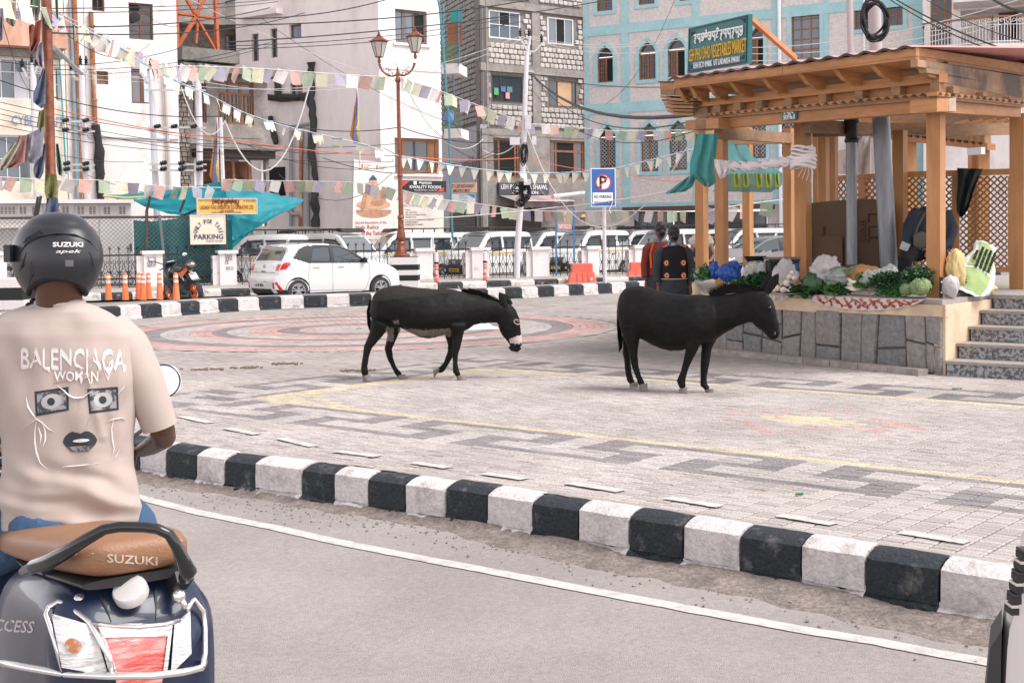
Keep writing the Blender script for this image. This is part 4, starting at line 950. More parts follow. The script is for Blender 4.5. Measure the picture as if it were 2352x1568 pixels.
YELB=mat('yellow_sign',(.72,.42,.11),.6,col2=(.60,.36,.13),scale=1.5,thr=(.5,.8),var=.05)
BRN=mat('brown_red_print',(.16,.03,.015),.7)
FFs=Fac(FF.w(-5,0,-.38),FF.w(5,0,-.38))
f,h,t=board((454,589),457.5,490,0,YELB,'yellow board lettered Ladakh Taxi Operator Co-operative pre-paid taxi stand',edge=GALV,fac=FFs)
facetext(f,'LADAKH TAXI OPERATOR CO-OPERATIVE LTD.',BRN,t,459,472,583,480.5,out=.012,bold=.012,ext=.01); facetext(f,'Leh-Ladakh',BRN,t,505,481.8,537,486 ,out=.012,bold=.01,ext=.01)
facetext(f,'PRE-PAID TAXI STAND',BRN,t,486,486.2,555,490.0 if False else 489.5,out=.012,bold=.012,ext=.01); facetext(f,'Regd. No. 234-LEH-256',BRN,t,457,459.5,487,463,out=.012,ext=.01); facetext(f,'Ph. 01982-256086',BRN,t,560,459.5,586,463,out=.012,ext=.01)
u,z=f.uv(519,464); stroke_text(tib_strokes(14,3),BRN,t,f.mtx(u,z,.014),1.0*(587-452)*.45*40.5/3000*1,.22,r=.09)
CREAMB=mat('cream_sign',(.70,.62,.50),.8,col2=(.55,.42,.28),scale=2.2,thr=(.6,.75),var=.04)
f,h,t=board((439,516),496,559,0,CREAMB,'cream board lettered ONLY FOR TAXI PARKING in an arch',edge=CREAMB,fac=FFs)
facetext(f,'PARKING',INK,t,446,538,513,549,out=.012,bold=.03,ext=.01); facetext(f,'Order by Taxi Union',INK,t,474,551.5,512,556.5,out=.012,ext=.01)
arc='ONLY FOR TAXI'; c0=f.uv(478.5,539)
for i,ch in enumerate(arc):
 if ch == ' ': continue
 a=math.radians(168 - 156*i/(len(arc)-1)); rx,rz=29*40.5/3000,30*40.5/3000
 M=f.mtx(c0[0]+rx*math.cos(a),c0[1]+rz*math.sin(a),.012) @ Matrix.Rotation(-(a-PI/2),4,'Y') 
 fit_text(ch,INK,t,M,.075 if ch != 'I' else .03,.13,bold=.03,ext=.01,name='letter')
YL=38.6
def L_(x,y,Y=YL+.35): return At(x,y,Y)
pl=thing('striped_plinth','square white plinth with two black bands under the copper lamp post','plinth',At(927,690,YL)); z0=0; zt=At(927,591,YL).z; x0,x1=At(893.6,640,YL).x,At(960,640,YL).x
zs=[0]+[At(927,y,YL).z for y in (645,632,620.5,607.7,591)]
for k in range(5):
 b=MB(); b.bbox(x0,x1,YL,YL+.9,zs[k],zs[k+1]); b.build('white_band' if k % 2 == 0 else 'black_band',WPAINT if k % 2 == 0 else mat('band_black',(.012,.013,.014),.6,var=.2,scale=6),pl)
b=MB(); b.bbox(x0+.02,x1-.02,YL+.02,YL+.88,zt,zt+.015); b.build('cap',STEELB,pl)
lamp=thing('street_lamp','tall copper brown lamp post with two glass lanterns on the striped plinth','street lamp',(At(922,591,YL+.45).x,YL+.45,zt+.015))
lx,ly=lamp.location.x,lamp.location.y; sc=(YL+.45)/3000
def prof(P): return [(r*sc,At(922,y,YL+.45).z) for r,y in P]
b=MB(); b.lathe((lx-.0,ly,0),prof([(17,590.5),(17,586),(13,583),(12,572),(10.5,570),(9,562),(10,558),(8,555)]),8); b.lathe((lx,ly,0),prof([(7,556),(10,549),(10.5,543),(8.5,532),(6.5,524),(7.5,522),(6.5,519),(6.5,503),(8,500),(7.5,497),(5.5,494)]),16); b.build('base',COPPER,lamp,smooth=True)
top=At(914,186,YL+.45); bot=At(921,500,YL+.45)
b=MB(); b.tube([bot,bot.lerp(top,.3),bot.lerp(top,.305),bot.lerp(top,.315),bot.lerp(top,.32),top],[5.6*sc,5.0*sc,6.5*sc,6.5*sc,4.8*sc,4.0*sc],14); b.build('shaft',COPPER,lamp,smooth=True)
def pt(x,y): return At(x,y,YL+.45)
b=MB(); b.tube([pt(914,190),pt(914,186),pt(913.8,181),pt(913.7,176),pt(913.5,170),pt(913.3,165),pt(913,161),pt(913,157),pt(913,154)],[4.2*sc,7*sc,6*sc,3.4*sc,4.6*sc,3*sc,2*sc,2.6*sc,.5*sc],12); b.build('crown_finial',COPPER,lamp,smooth=True)
def curl(cx,cy,r,a0,n,sg): return [pt(cx+sg*r*(1-i/(n*1.3))*math.cos(a0+i*.5),cy-r*(1-i/(n*1.3))*math.sin(a0+i*.5)) for i in range(n)]
for sg,P in ((-1,[(912,172),(900,176),(888,172),(878,163),(873,152),(871.5,148)]),(1,[(915,172),(928,174),(940,168),(948,158),(951,150),(952,145)])):
 b=MB(); b.tube([pt(*q) for q in P],[2.4*sc,2.2*sc,2.2*sc,2.3*sc,2.8*sc,3.6*sc],8)
 bx=889 if sg < 0 else 938
 b.tube(curl(bx-3*sg,174 if sg < 0 else 170,6,.4,10,sg),.9*sc,5); b.tube(curl(bx,160 if sg < 0 else 157,5,-1.2,10,-sg),.9*sc,5); b.tube(curl(900 if sg < 0 else 926,170,4,1,9,sg),.9*sc,5); b.tube(curl(896 if sg < 0 else 931,163,3,0,8,-sg),.8*sc,5)
 b.build('arm',COPPER,lamp,smooth=True)
LGL=mat('frosted_lantern_glass',(.42,.42,.40),.35,var=.1,scale=6,spec=.5)
for cx,yt in ((870,71),(952.6,60)):
 y_=lambda d: At(cx,yt+d,YL+.45).z
 x=pt(cx,yt).x; n=6
 ln=MB(); ln.lathe((x,ly,0),[(1.2*sc,y_(76)),(3.6*sc,y_(74)),(4*sc,y_(68)),(2.6*sc,y_(66)),(2.2*sc,y_(62.5)),(9*sc,y_(61.5)),(9.4*sc,y_(60))],10); holder=ln.build('lantern',COPPER,lamp,smooth=True)
 g=MB(); g.lathe((x,ly,0),[(8.6*sc,y_(60)),(17.5*sc,y_(27))],n); g.build('lantern_glass',LGL,holder,fix=False)
 g=MB()
 for k in range(n):
  a=2*PI*k/n; g.tube([(x+8.8*sc*math.cos(a),ly+8.8*sc*math.sin(a),y_(60)),(x+17.8*sc*math.cos(a),ly+17.8*sc*math.sin(a),y_(27))],1.0*sc,5)
 g.build('lantern_frame',COPPER,holder)
 g=MB(); g.lathe((x,ly,0),[(18*sc,y_(27.5)),(22.5*sc,y_(24.5)),(21*sc,y_(23)),(9*sc,y_(15)),(6*sc,y_(13)),(5*sc,y_(12)),(5.6*sc,y_(10.5)),(3*sc,y_(9.5)),(4.2*sc,y_(8)),(2.2*sc,y_(6)),(3*sc,y_(4.5)),(1*sc,y_(2)),(.2*sc,y_(0))],n)
 for k in range(n): a=2*PI*k/n; g.tube([(x+21*sc*math.cos(a),ly+21*sc*math.sin(a),y_(25)),(x+23.5*sc*math.cos(a),ly+23.5*sc*math.sin(a),y_(22))],.8*sc,4)
 g.build('lantern_roof',COPPER,holder)
YP=27.0
lp=thing('copper_lamp_post','thick copper brown post at the left with prayer flags wound round it','lamp post',At(122,760,YP)); sp_=YP/3000
P=[At(122,740,YP),At(122,560,YP),At(121,470,YP),At(118,436,YP),At(118,433,YP),At(117.5,430,YP),At(117.5,427,YP),At(117,423,YP),At(116.5,418,YP),At(112,250,YP),At(106,0,YP),At(104,-120,YP)]
b=MB(); b.tube(P,[r*sp_ for r in (16,15,13,12,15,15,13.5,14.5,12,12,11.8,11)],18); b.build('shaft',COPPER,lp,smooth=True)
b=MB(); b.lathe((At(122,740,YP).x,YP,0),[(.3,0),(.3,.1),(.22,.16),(.2,.5),(.16,.6)],12); b.build('base',COPPER,lp,smooth=True)
sb_=thing('striped_concrete_block','low white concrete block with one black band at the far left','block',At(0,710,31)); xa,xb=At(-90,680,31).x,At(51,680,31).x
for (ya,yb,m,e) in ((712,690,WPAINT,.0),(690,661,mat('band_black',(.012,.013,.014),.6),.0),(661,640,WPAINT,.0)):
 b=MB(); b.bbox(xa,xb+.03*(ya == 712),31,32,max(0,At(0,ya,31).z),At(0,yb,31).z); b.build('band',m,sb_)
ORP=mat('orange_plastic',(.72,.16,.045),.45,var=.06,scale=5); REFL=mat('grey_reflective_tape',(.60,.58,.56),.4,var=.15,scale=9)
fr_is=lambda x,y: G(x,y,.275)
bproto=thing('marker_bollard','x','bollard',(0,0,0),0,'orange flexible bollards on the traffic island')
b=MB(); b.lathe((0,0,0),[(.082,0),(.08,.02),(.062,.30),(.06,.31)],14); b.build('foot',mat('dusty_orange_plastic',(.70,.19,.07),.6,var=.1,scale=8,bump=.5,bscale=60),bproto,smooth=True)
b=MB(); b.lathe((0,0,0),[(.055,.31),(.048,.585),(.040,.60),(.015,.61)],14); b.build('post',ORP,bproto,smooth=True)
for z0 in (.385,.495): b=MB(); b.lathe((0,0,0),[(.0555,z0),(.0545,z0+.06)],14); b.build('reflective_band',REFL,bproto,smooth=True)
bl=[(249.7,688.5,'leftmost orange bollard on the island, its top tape torn'),(288.4,688.5,'second orange bollard, standing between the torn taped one and the close pair'),(319,687,'orange bollard of the close pair, slightly behind'),(329,688.5,'orange bollard of the close pair, slightly in front'),(341.7,687,'orange bollard just beside the close pair'),(367.3,688,'orange bollard before the TAXI SERVI pillar'),(405,687.5,'orange bollard in front of the motorcycle engine')]
for k,(x,y,lab) in enumerate(bl):
 p=fr_is(x,y); o=bproto if k == 0 else copy_tree(bproto); o.location=p; o.rotation_euler=(0,0,k); o['label']=lab; o.scale=(1,1,1.0)
mk=thing('road_marker_post','x','marker post',(0,0,0),0,'red and white marker posts by the sidewalk')
b=MB(); b.lathe((0,0,0),[(.07,0),(.07,.02),(.062,.80),(.062,.81)],12); b.build('post',mat('faded_red_paint',(.62,.10,.07),.6,col2=(.72,.62,.58),scale=6,thr=(.5,.6)),mk,smooth=True)
for z in (.12,.30,.50,.68): b=MB(); b.lathe((0,0,0),[(.0675-z*.004,z),(.0675-z*.004,z+.02)],12); b.build('white_stripe',WPAINT,mk,smooth=True)
b=MB(); b.lathe((0,0,0),[(.068,.80),(.068,.86)],12); b.build('black_tape',BLACKR,mk,smooth=True)
b=MB(); b.lathe((0,0,0),[(.062,.86),(.060,1.12),(.04,1.14)],12); b.build('white_top',WPAINT,mk,smooth=True)
b=MB(); b.lathe((0,0,0),[(.03,1.14),(.03,1.17)],8); b.build('cap',BLACKR,mk,smooth=True)
mk.location=G(1003,667); mk['label']='red and white marker post beside the striped lamp plinth'; m2=copy_tree(mk,loc=G(1115,663),label='red and white marker post before the van, away from the lamp plinth')
RB=mat('orange_red_barrier_plastic',(.72,.13,.08),.5,col2=(.66,.17,.12),scale=2,thr=(.4,.7),var=.05)
def barrier(x0,x1,yb,yt,lab):
 Y=G((x0+x1)/2,yb+2).y; cx=At((x0+x1)/2,yb,Y).x; w=(x1-x0)*Y/3000; H_=At(x0,yt,Y).z; t=thing('water_barrier',lab,'barrier',(cx,Y,0),0,'red plastic water barriers')
 b=MB()
 def ring(hw,hd,z,c=.04): return [(cx-hw+c,Y-hd,z),(cx+hw-c,Y-hd,z),(cx+hw,Y-hd+c,z),(cx+hw,Y+hd-c,z),(cx+hw-c,Y+hd,z),(cx-hw+c,Y+hd,z),(cx-hw,Y+hd-c,z),(cx-hw,Y-hd+c,z)]
 b.loft([ring(w/2,.25,0),ring(w/2-.01,.24,.04),ring(w*.405,.17,H_*.62)]); b.build('base',RB,t)
 b=MB(); b.loft([ring(w*.36,.15,H_*.62+.002),ring(w*.355,.14,H_-.02),ring(w*.34,.12,H_)]); b.build('top',RB,t)
 for k in (-.18,.02,.2):
  b=MB(); b.prism([(cx+(k-.03)*w,Y-.252,.03),(cx+(k+.03)*w,Y-.252,.03),(cx+(k+.022)*w*.9,Y-.185,H_*.58),(cx+(k-.022)*w*.9,Y-.185,H_*.58)],(0,.01,0)); b.build('rib',mat('barrier_rib',(.60,.10,.065),.6),t)
 b=MB(); b.lathe((cx+w*.3,Y-.245,H_*.33),[(.0,0),(.045,.002),(.045,.012)],14,M=Matrix.Rotation(PI/2,3,'X')); b.build('round_sticker',WPAINT,t)
 return t
barrier(1301.7,1372,656,605,'red water barrier standing left of the no parking post'); barrier(1436,1508,649,602.6,'red water barrier partly behind the two women')
YN=35.4; BLUE=mat('blue_sign_face',(.03,.115,.36),.45); f=facpx(1357,YN,1414.5,YN+.1)
npk=thing('no_parking_sign','blue no parking sign with a crossed P on a pale pole','sign',f.hit(1389,651)); h=prect(f,1357.5,386.5,1414,474.5)
b=MB(); b.tube([G(1390,651,.27)+Vector((0,.08,0)),f.hit(1386,400,-.08)],.052,12); b.build('pole',PALEP,npk,smooth=True)
fbox(f,h,-.03,.0,WHITEP,npk,'panel'); fbox(f,(h[0]+.02,h[1]-.02,h[2]+.02,h[3]-.02),.001,.004,BLUE,npk,'blue_face')
def disc(f,x,y,r,out,m,par,name,n=28,ring=0):
 u,z=f.uv(x,y); b=MB(); b.M=f.mtx()
 if not ring: b.add([(u+r*math.cos(2*PI*i/n),-out,z+r*math.sin(2*PI*i/n)) for i in range(n)],[tuple(range(n))])
 else:
  vs=[(u+q*math.cos(2*PI*i/n),-out,z+q*math.sin(2*PI*i/n)) for q in (r,r-ring) for i in range(n)]; b.add(vs,[(i,(i+1)%n,(i+1)%n+n,i+n) for i in range(n)])
 return b.build(name,m,par,fix=False)
k_=YN/3000; disc(f,1385.6,418.6,17.6*k_,.006,WHITEP,npk,'white_disc'); 
facetext(f,'P',BLACKP,npk,1376.5,404,1394,433,out=.010,bold=.05,ext=.01)
disc(f,1385.6,418.6,18.2*k_,.014,REDP,npk,'red_ring',ring=2.6*k_); b=MB(); b.beam(f.hit(1374,432,.016),f.hit(1397.5,405,.016),.035,.002,up=tuple(f.n)); b.build('red_bar',REDP,npk)
fbox(f,prect(f,1361.5,442.5,1407.5,463),.004,.008,WHITEP,npk,'caption_plate'); facetext(f,'NO PARKING',BLACKP,npk,1364.5,448,1404.5,455.5,out=.012,bold=.02,ext=.01)
disc(f,1363,466.5,3*k_,.008,WHITEP,npk,'round_badge')
b=MB(); b.tube([f.hit(x,y,.03) for x,y in ((1398,466),(1402,458),(1407,464),(1404,472),(1399,482),(1403,490))],.012,4); b.build('string_knot',WPAINT,npk)
f=facpx(1276,43.4,1318,43.5); t=thing('notice_frame','faded red notice against phone use while driving in a tall blue steel frame','sign',f.hit(1277,632)); BF=mat('blue_frame_paint',(.06,.17,.32),.6,col2=(.3,.2,.15),scale=8,thr=(.6,.7))
for (xa,ya,yb) in ((1276.5,476,633),(1317.5,476,631)): b=MB(); b.beam(f.hit(xa,ya),f.hit(xa+1.5,yb),.06,.05); b.build('post',BF,t)
for y in (477,533): b=MB(); b.beam(f.hit(1277,y),f.hit(1317,y),.05,.04); b.build('crossbar',BF,t)
fbox(f,prect(f,1280,480,1313.5,528),-.02,.0,mat('faded_red_notice',(.50,.25,.25),.8,col2=(.28,.30,.42),scale=1.8,thr=(.45,.6),var=.1),t,'panel')
for s_,y in (("DON'T USE CELL",489.5),("PHONE WHILE DRIVING",505),("TRAFFIC POLICE LEH",520.5)): facetext(f,s_,WHITEP,t,1282,y-4.5,1311.5,y+4.5,out=.012,bold=.02,ext=.01)
f=facpx(812,50.5,903,51.2); bn=thing('exposition_banner','tall pale banner showing a golden seated statue above red lettering','banner',f.hit(856,574)); k_=50.8/3000
BANN=mat('banner_vinyl',(.70,.655,.635),.6); q=[f.hit(*p) for p in ((809,570),(903,574),(905,374),(813,367))]
b=MB(); b.prism(q,f.n*-.03); b.build('sheet',BANN,bn)
for x in (812,903): b=MB(); b.beam(f.hit(x,366,-.08),f.hit(x,640,-.08),.06,.06); b.build('post',GALV,bn)
BR1=mat('print_bronze',(.50,.27,.15),.6,col2=(.64,.40,.26),scale=5,thr=(.35,.65)); BR2=mat('print_bronze_dark',(.36,.18,.10),.6,col2=(.50,.28,.16),scale=7,thr=(.4,.6)); NAVY=mat('print_dark_blue',(.04,.08,.16),.6)
def poly(f,P,m,out,par,name):
 b=MB(); b.add([f.hit(x,y,out) for x,y in P],[tuple(range(len(P)))]); return b.build(name,m,par,fix=False)
def ell(cx,cy,rx,ry,n=22,a0=0,a1=2*PI): return [(cx+rx*math.cos(a0+(a1-a0)*i/n),cy+ry*math.sin(a0+(a1-a0)*i/n)) for i in range(n)]
poly(f,[(817,482),(900,482),(897,490),(885,497),(868,500),(850,500),(832,497),(820,490)][::-1],BR2,.01,bn,'print_lotus_seat')
poly(f,ell(858,470,39,11),BR1,.014,bn,'print_crossed_legs')
poly(f,[(838,441),(846,436),(854,434),(868,434),(876,437),(882,443),(880,458),(878,472),(842,472),(838,458)],BR1,.018,bn,'print_torso')
poly(f,[(838,441),(834,450),(832,462),(827,476),(833,482),(838,478),(841,462),(843,446)],BR2,.022,bn,'print_arm'); poly(f,[(881,442),(886,452),(887,466),(876,472),(858,472),(858,466),(874,463),(877,450)],BR2,.022,bn,'print_arm')
poly(f,[(846,436),(858,452),(866,466),(874,466),(876,438),(866,434),(856,446)],BR2,.024,bn,'print_robe')
poly(f,ell(858,466,7,5),BR2,.026,bn,'print_bowl'); poly(f,ell(857,428,5,8),BR1,.02,bn,'print_neck'); poly(f,ell(857,420,8.5,11),BR1,.024,bn,'print_face')
poly(f,ell(857,414,9,8,16,PI,2*PI)+[(866,414)],NAVY,.028,bn,'print_hair'); poly(f,ell(857,407,4,4.5),NAVY,.03,bn,'print_topknot')
for sx in (-1,1): poly(f,ell(857+sx*9,424,1.6,7),BR2,.022,bn,'print_ear'); poly(f,ell(857+sx*3.2,420,1.8,.7),NAVY,.03,bn,'print_eye')
poly(f,ell(857,427,2.4,.8),REDP,.03,bn,'print_mouth')
RP=mat('banner_red_print',(.45,.12,.07),.7)
for s_,x0,y0,x1,y1,bo in (('Sacred Exposition of the',816,508,888,515,.01),('Holy Relics',817,517.5,870,528,.02),('of the Tathagata',830,531,894,542,.02),('1st May 2025',838,549,872,553,0),('LADAKH',836,383,847,386,.01),('CULTURE',870,386,882,389,.01),('Ministry of Culture',870,382,888,385,0),('UT of Ladakh',836,378,852,381,0)): facetext(f,s_,RP,bn,x0,y0,x1,y1,out=.012,bold=bo,ext=.01)
for x,y in ((832,381),(866,384)): poly(f,[(x-2,y+5),(x+2,y+5),(x+1.2,y),(x+2,y-3),(x,y-5),(x-2,y-3),(x-1.2,y)],RP,.012,bn,'print_emblem')
BLK_=mat('black_sign',(.02,.02,.022),.5); 
g,h,t=board((923,1024),416,441,0,BLK_,'black and red KWALITY FOODS shop sign',fac=F3,d=-.1,name='shop_sign'); 
t.location=F3.hit(973,441); 
for c_ in list(t.children): bpy.data.objects.remove(c_)
fbox(F3,prect(F3,923,415.5,1020,441),.05,.16,BLK_,t,'panel')
poly(F3,[(923.5,416),(941,416),(923.5,430)][::-1],REDP,.165,t,'red_corner'); poly(F3,[(1019.5,430),(1001,440.5),(1019.5,440.5)][::-1],REDP,.165,t,'red_corner')
facetext(F3,'KWALITY FOODS',WHITEP,t,936,426,1008,434,out=.17,bold=.03,ext=.01); facetext(F3,'Imam Bargha, Main Market - Leh Ladakh (UT)',WHITEP,t,946,435.5,998,439.5,out=.17,bold=.01,ext=.01)
u,z=F3.uv(972,421); stroke_text(tib_strokes(7,5),WHITEP,t,F3.mtx(u,z,.18),.62,.14,r=.11); fbox(F3,prect(F3,945,416.5,952,424.5),.16,.17,WHITEP,t,'logo_plate')
t=thing('travel_poster','faded GLOBAL TRAVEL poster on the cream wall beneath the food sign','poster',F3.hit(965,526)); PG=mat('poster_grey_print',(.30,.30,.31),.8); PBW=mat('poster_brown_print',(.22,.15,.12),.8)
fbox(F3,prect(F3,925,458,1006.6,525.5),.055,.07,mat('faded_poster',(.66,.60,.54),.8,col2=(.50,.43,.37),scale=1.8,thr=(.5,.75)),t,'sheet')
facetext(F3,'GLOBAL@TRAVEL',PG,t,924.5,468,1001,477,out=.075,bold=.03,ext=.01)
for s_,y,x1 in (('Deals in :',482,942),('AIR TICKETING',488,956),('ONLINE DOCUMENTATION',493.5,976),('ONLINE ECHS',499,954),('R.C RENEW COMMERCIAL VEHICLES',504.5,994),('FITNESS RENEW',510.3,959),('INNER ROOTE PERMIT',516,970)): facetext(F3,s_,PBW,t,929,y-1.7,x1,y+1.7,out=.075,bold=.02,ext=.01)
FS=facpx(1022,56.4,1098,56.2)
def signp(x0,x1,y0,y1,m,lab,fc=FS,d=.06,cat='sign'):
 t=thing('shop_sign',lab,cat,fc.hit((x0+x1)/2,y1)); fbox(fc,prect(fc,x0,y0,x1,y1),-d,0,m,t,'panel'); return t
t=signp(1031,1095,420,442.5,mat('peach_sign',(.62,.42,.32),.7),'peach coloured city cafe restaurant sign in the alley mouth'); facetext(FS,'CITY CAFE RESTAURANT',BRN,t,1034,423.5,1090,431,out=.012,bold=.01,ext=.01); facetext(FS,'HIMALAYAN COMPLEX',BRN,t,1041,434.5,1080,441,out=.012,bold=.01,ext=.01)
t=signp(1037,1091,445,484,mat('white_blue_sign',(.66,.67,.68),.6),'white and blue air ticketing sign under the peach sign')
poly(FS,[(1072,445.5),(1090.5,445.5),(1090.5,456)][::-1],mat('sign_blue',(.06,.25,.40),.6),.008,t,'blue_corner'); fbox(FS,prect(FS,1037,481,1091,484),.0,.01,mat('sign_blue',(.06,.25,.40),.6),t,'blue_strip')
for s_,y in (('Deals in !',448),('Air Ticketing',455),('Hotel Booking',462),('Online Forms',470)): facetext(FS,s_,mat('sign_blue',(.06,.25,.40),.6),t,1056,y-1.8,1074,y+1.8,out=.012,bold=.01,ext=.01)
facetext(F4s,'U K',INK,B4,1078,361,1090,369,out=.04,bold=.01,ext=.004); facetext(F4s,'RESTAURANT',INK,B4,1063,374,1104,385,out=.04,bold=.01,ext=.004)
t=thing('shawl_shop_sign','black sign with white letters LEH PASHMINA SHAWL COLLECTION','sign',F4.hit(1196,446)); fbox(F4,prect(F4,1139,421,1253,447),.1,.25,mat('charcoal_sign',(.07,.075,.085),.6),t,'panel')
facetext(F4,'LEH PASHMINA SHAWL',WHITEP,t,1143,423.5,1250,436,out=.26,bold=.02,ext=.03); facetext(F4,'COLLECTION',WHITEP,t,1169,438.5,1228,446.5,out=.26,bold=.02,ext=.03)
aw=thing('shop_awning','striped orange and grey awning over the rolling shutter','awning',F4.hit(1200,475)); A1_,A2_=mat('awning_peach',(.60,.34,.28),.8),mat('awning_grey',(.32,.29,.30),.8)
ua,ub=F4.uv(1139,450)[0],F4.uv(1275,450)[0]; zt,zb=F4.uv(1200,447.5)[1],F4.uv(1200,462)[1]
for k in range(5):
 a,c=ua+(ub-ua)*k/5,ua+(ub-ua)*(k+1)/5; b=MB(); b.prism([F4.w(a,zt,.1),F4.w(c,zt,.1),F4.w(c+.15,zb,1.2),F4.w(a+.15,zb,1.2)],(0,0,-.02)); b.build('awning_stripe',A1_ if k % 2 else A2_,aw)
b=MB()
b.grid(40,4,lambda s,r: F4.w(ua+.15+(ub-ua)*s,zb-r*.34+.03*math.sin(s*60)*r,1.2+.04*math.sin(s*30)*r)); b.build('valance',mat('awning_valance',(.13,.095,.09),.9),aw,smooth=True)
b=MB(); b.beam(F4.w(ua+.15,zb-.02,1.22),F4.w(ub+.15,zb-.02,1.22),.05,.05); b.build('front_bar',WPAINT,aw)
b=MB(); b.tube([F4.hit(1270,452,.8),F4.hit(1356,443,.8)],.12,8); b.build('rolled_tarp',PALEP,aw,smooth=True)
sd_=thing('small_door_plate','small yellow framed plate on the grey wall near the teal building','sign',F4.hit(1344,500)); fbox(F4,prect(F4,1328,484,1365,503),.08,.12,mat('plate_dark',(.10,.08,.05),.6),sd_,'panel'); fbox(F4,prect(F4,1331,492,1362,499),.12,.13,YELB,sd_,'plate')
up=thing('utility_pole','leaning pale utility pole hung with black cable coils and meter boxes','utility pole',G(1187,638,.25)); YU=up.location.y
def U(x,y,d=0): return At(x,y,YU+d)
b=MB(); b.tube([U(1187,640),U(1189,560),U(1196,470),U(1200,410),U(1204,295),U(1210,130),U(1212,118),U(1218,84)],[.10,.10,.095,.09,.085,.07,.045,.04],12); b.build('shaft',PALEP,up,smooth=True)
for a_,c_ in (((1193,85),(1212,118)),((1212,118),(1228,119)),((1228,119),(1245,101)),((1205,163),(1226,165))): b=MB(); b.beam(U(*a_),U(*c_),.07,.05); b.build('crossarm',GALV,up)
def insul(p,s=1,par=None,m=None):
 b=MB(); b.lathe(p,[(.02*s,0),(.055*s,.03*s),(.025*s,.06*s),(.055*s,.09*s),(.025*s,.12*s),(.06*s,.15*s),(.03*s,.19*s),(.02*s,.26*s)],10); return b.build('insulator',m or BLACKR,par,smooth=True)
for x,y in ((1195,84),(1215,84),(1244,98)): insul(U(x,y),1,up)
for a in ((1206,265,1220,297,.0),(1171,316,1194,333,-.1),(1222,313,1232,333,-.1),(1203,412,1219,425,-.1)):
 b=MB(); p,q=U(a[0],a[1],-.2),U(a[2],a[3],-.2); b.bbox(p.x,q.x,p.y-.08,p.y+.1,q.z,p.z); b.build('meter_box',PALEP,up)
 for r in (random.Random(a[0]),): pass
rr2=random.Random(4)
for (cx,cy,rw,rh,n) in ((1206,440,11,22,16),(1197,463,10,9,8),(1188,432,9,10,6),(1200,425,8,10,8),(1203,352,8,26,10)):
 for k in range(n):
  ox,oy=rr2.uniform(-3,3),rr2.uniform(-5,5); q=rr2.uniform(.6,1); ph=rr2.random()*6; b=MB()
  b.tube([U(cx+ox+rw*q*math.cos(t*.52+ph),cy+oy+rh*q*math.sin(t*.52+ph)+rr2.uniform(-1,1),-.15-.1*math.sin(t+ph)) for t in range(13)],.014,4,cap=False); b.build('cable_coil',BLACKR,up,smooth=True)
YI=44.6
def I(x,y,d=0): return At(x,y,YI+d)
def ipole(pts,arms,ins,lab):
 t=thing('insulator_pole',lab,'utility pole',I(pts[-1][0],pts[-1][1])); b=MB(); b.tube([I(*p) for p in pts],[.05]+[.11]*(len(pts)-1),10); b.build('shaft',PALEP,t,smooth=True)
 b=MB()
 for i in range(len(arms)-1): b.beam(I(*arms[i]),I(*arms[i+1]),.10,.06)
 b.build('crossarm',GALV,t)
 for p in ins: insul(I(*p),1.25,t)
 return t
ipole([(73,145),(76,181),(80,280),(85,460),(88,600)],[(52,156),(65,179),(78,179),(87,152)],[(51,157),(84,153),(73,146)],'pale insulator pole before the cyber cafe lettering')
ipole([(185,150),(188,181),(192,300),(201,458),(206,600)],[(164,163),(174,183),(189,183),(200,154)],[(163,164),(185,150),(198,151)],'pale insulator pole standing before the rusty downpipes')
ipole([(345,160),(349,190),(352,300),(359,458),(363,600)],[(326,170),(337,191),(353,191),(365,168)],[(346,156),(363,167)],'pale insulator pole before the grey screened window')
ipole([(453,168),(455,200),(458,300),(459,420),(462,600)],[(437,170),(447,197),(457,197),(468,172)],[(467,172),(451,169)],'pale insulator pole before the grey house window')
def hframe(x0,x1,rows,lab,insx):
 t=thing('switch_frame',lab,'frame',I(x0,rows[-1])); 
 for y in rows: b=MB(); b.beam(I(x0,y,-.2),I(x1,y+1,-.2),.10,.06); b.build('crossbar',GALV,t)
 for x in insx:
  for y in rows:
   b=MB(); p=I(x,y-3,-.3); b.lathe(p,[(.02,-.12),(.075,-.09),(.05,-.03),(.085,.0),(.05,.05),(.07,.09),(.02,.13)],9,M=Matrix.Rotation(PI/2.4,3,'Y')); b.build('insulator',BLACKR,t,smooth=True)
  b=MB(); b.beam(I(x-4,rows[0]-2,-.25),I(x-4,rows[-1]+2,-.25),.05,.04); b.build('upright',GALV,t)
hframe(130,217,(279,301),'upper insulator switch frame on the left pair of poles',(150,197)); hframe(132,217,(378,391),'lower insulator switch frame on the left pair of poles',(153,197))
hframe(343,474,(377,391),'insulator switch frame low between the pole pair before the grey house',(375,417,458)); hframe(332,472,(207,),'single bar frame high between the pole pair before the grey house',()); hframe(340,474,(293,),'thin bar frame between the pole pair, level with the house window sill',(361,400,445))
b=MB(); b.tube([At(124,110,30),I(188,170,-.3)],.06,8); tag(b.build('stay_pipe',PIPEG,smooth=True),'grey stay pipe running from the copper post to an insulator pole','pipe')
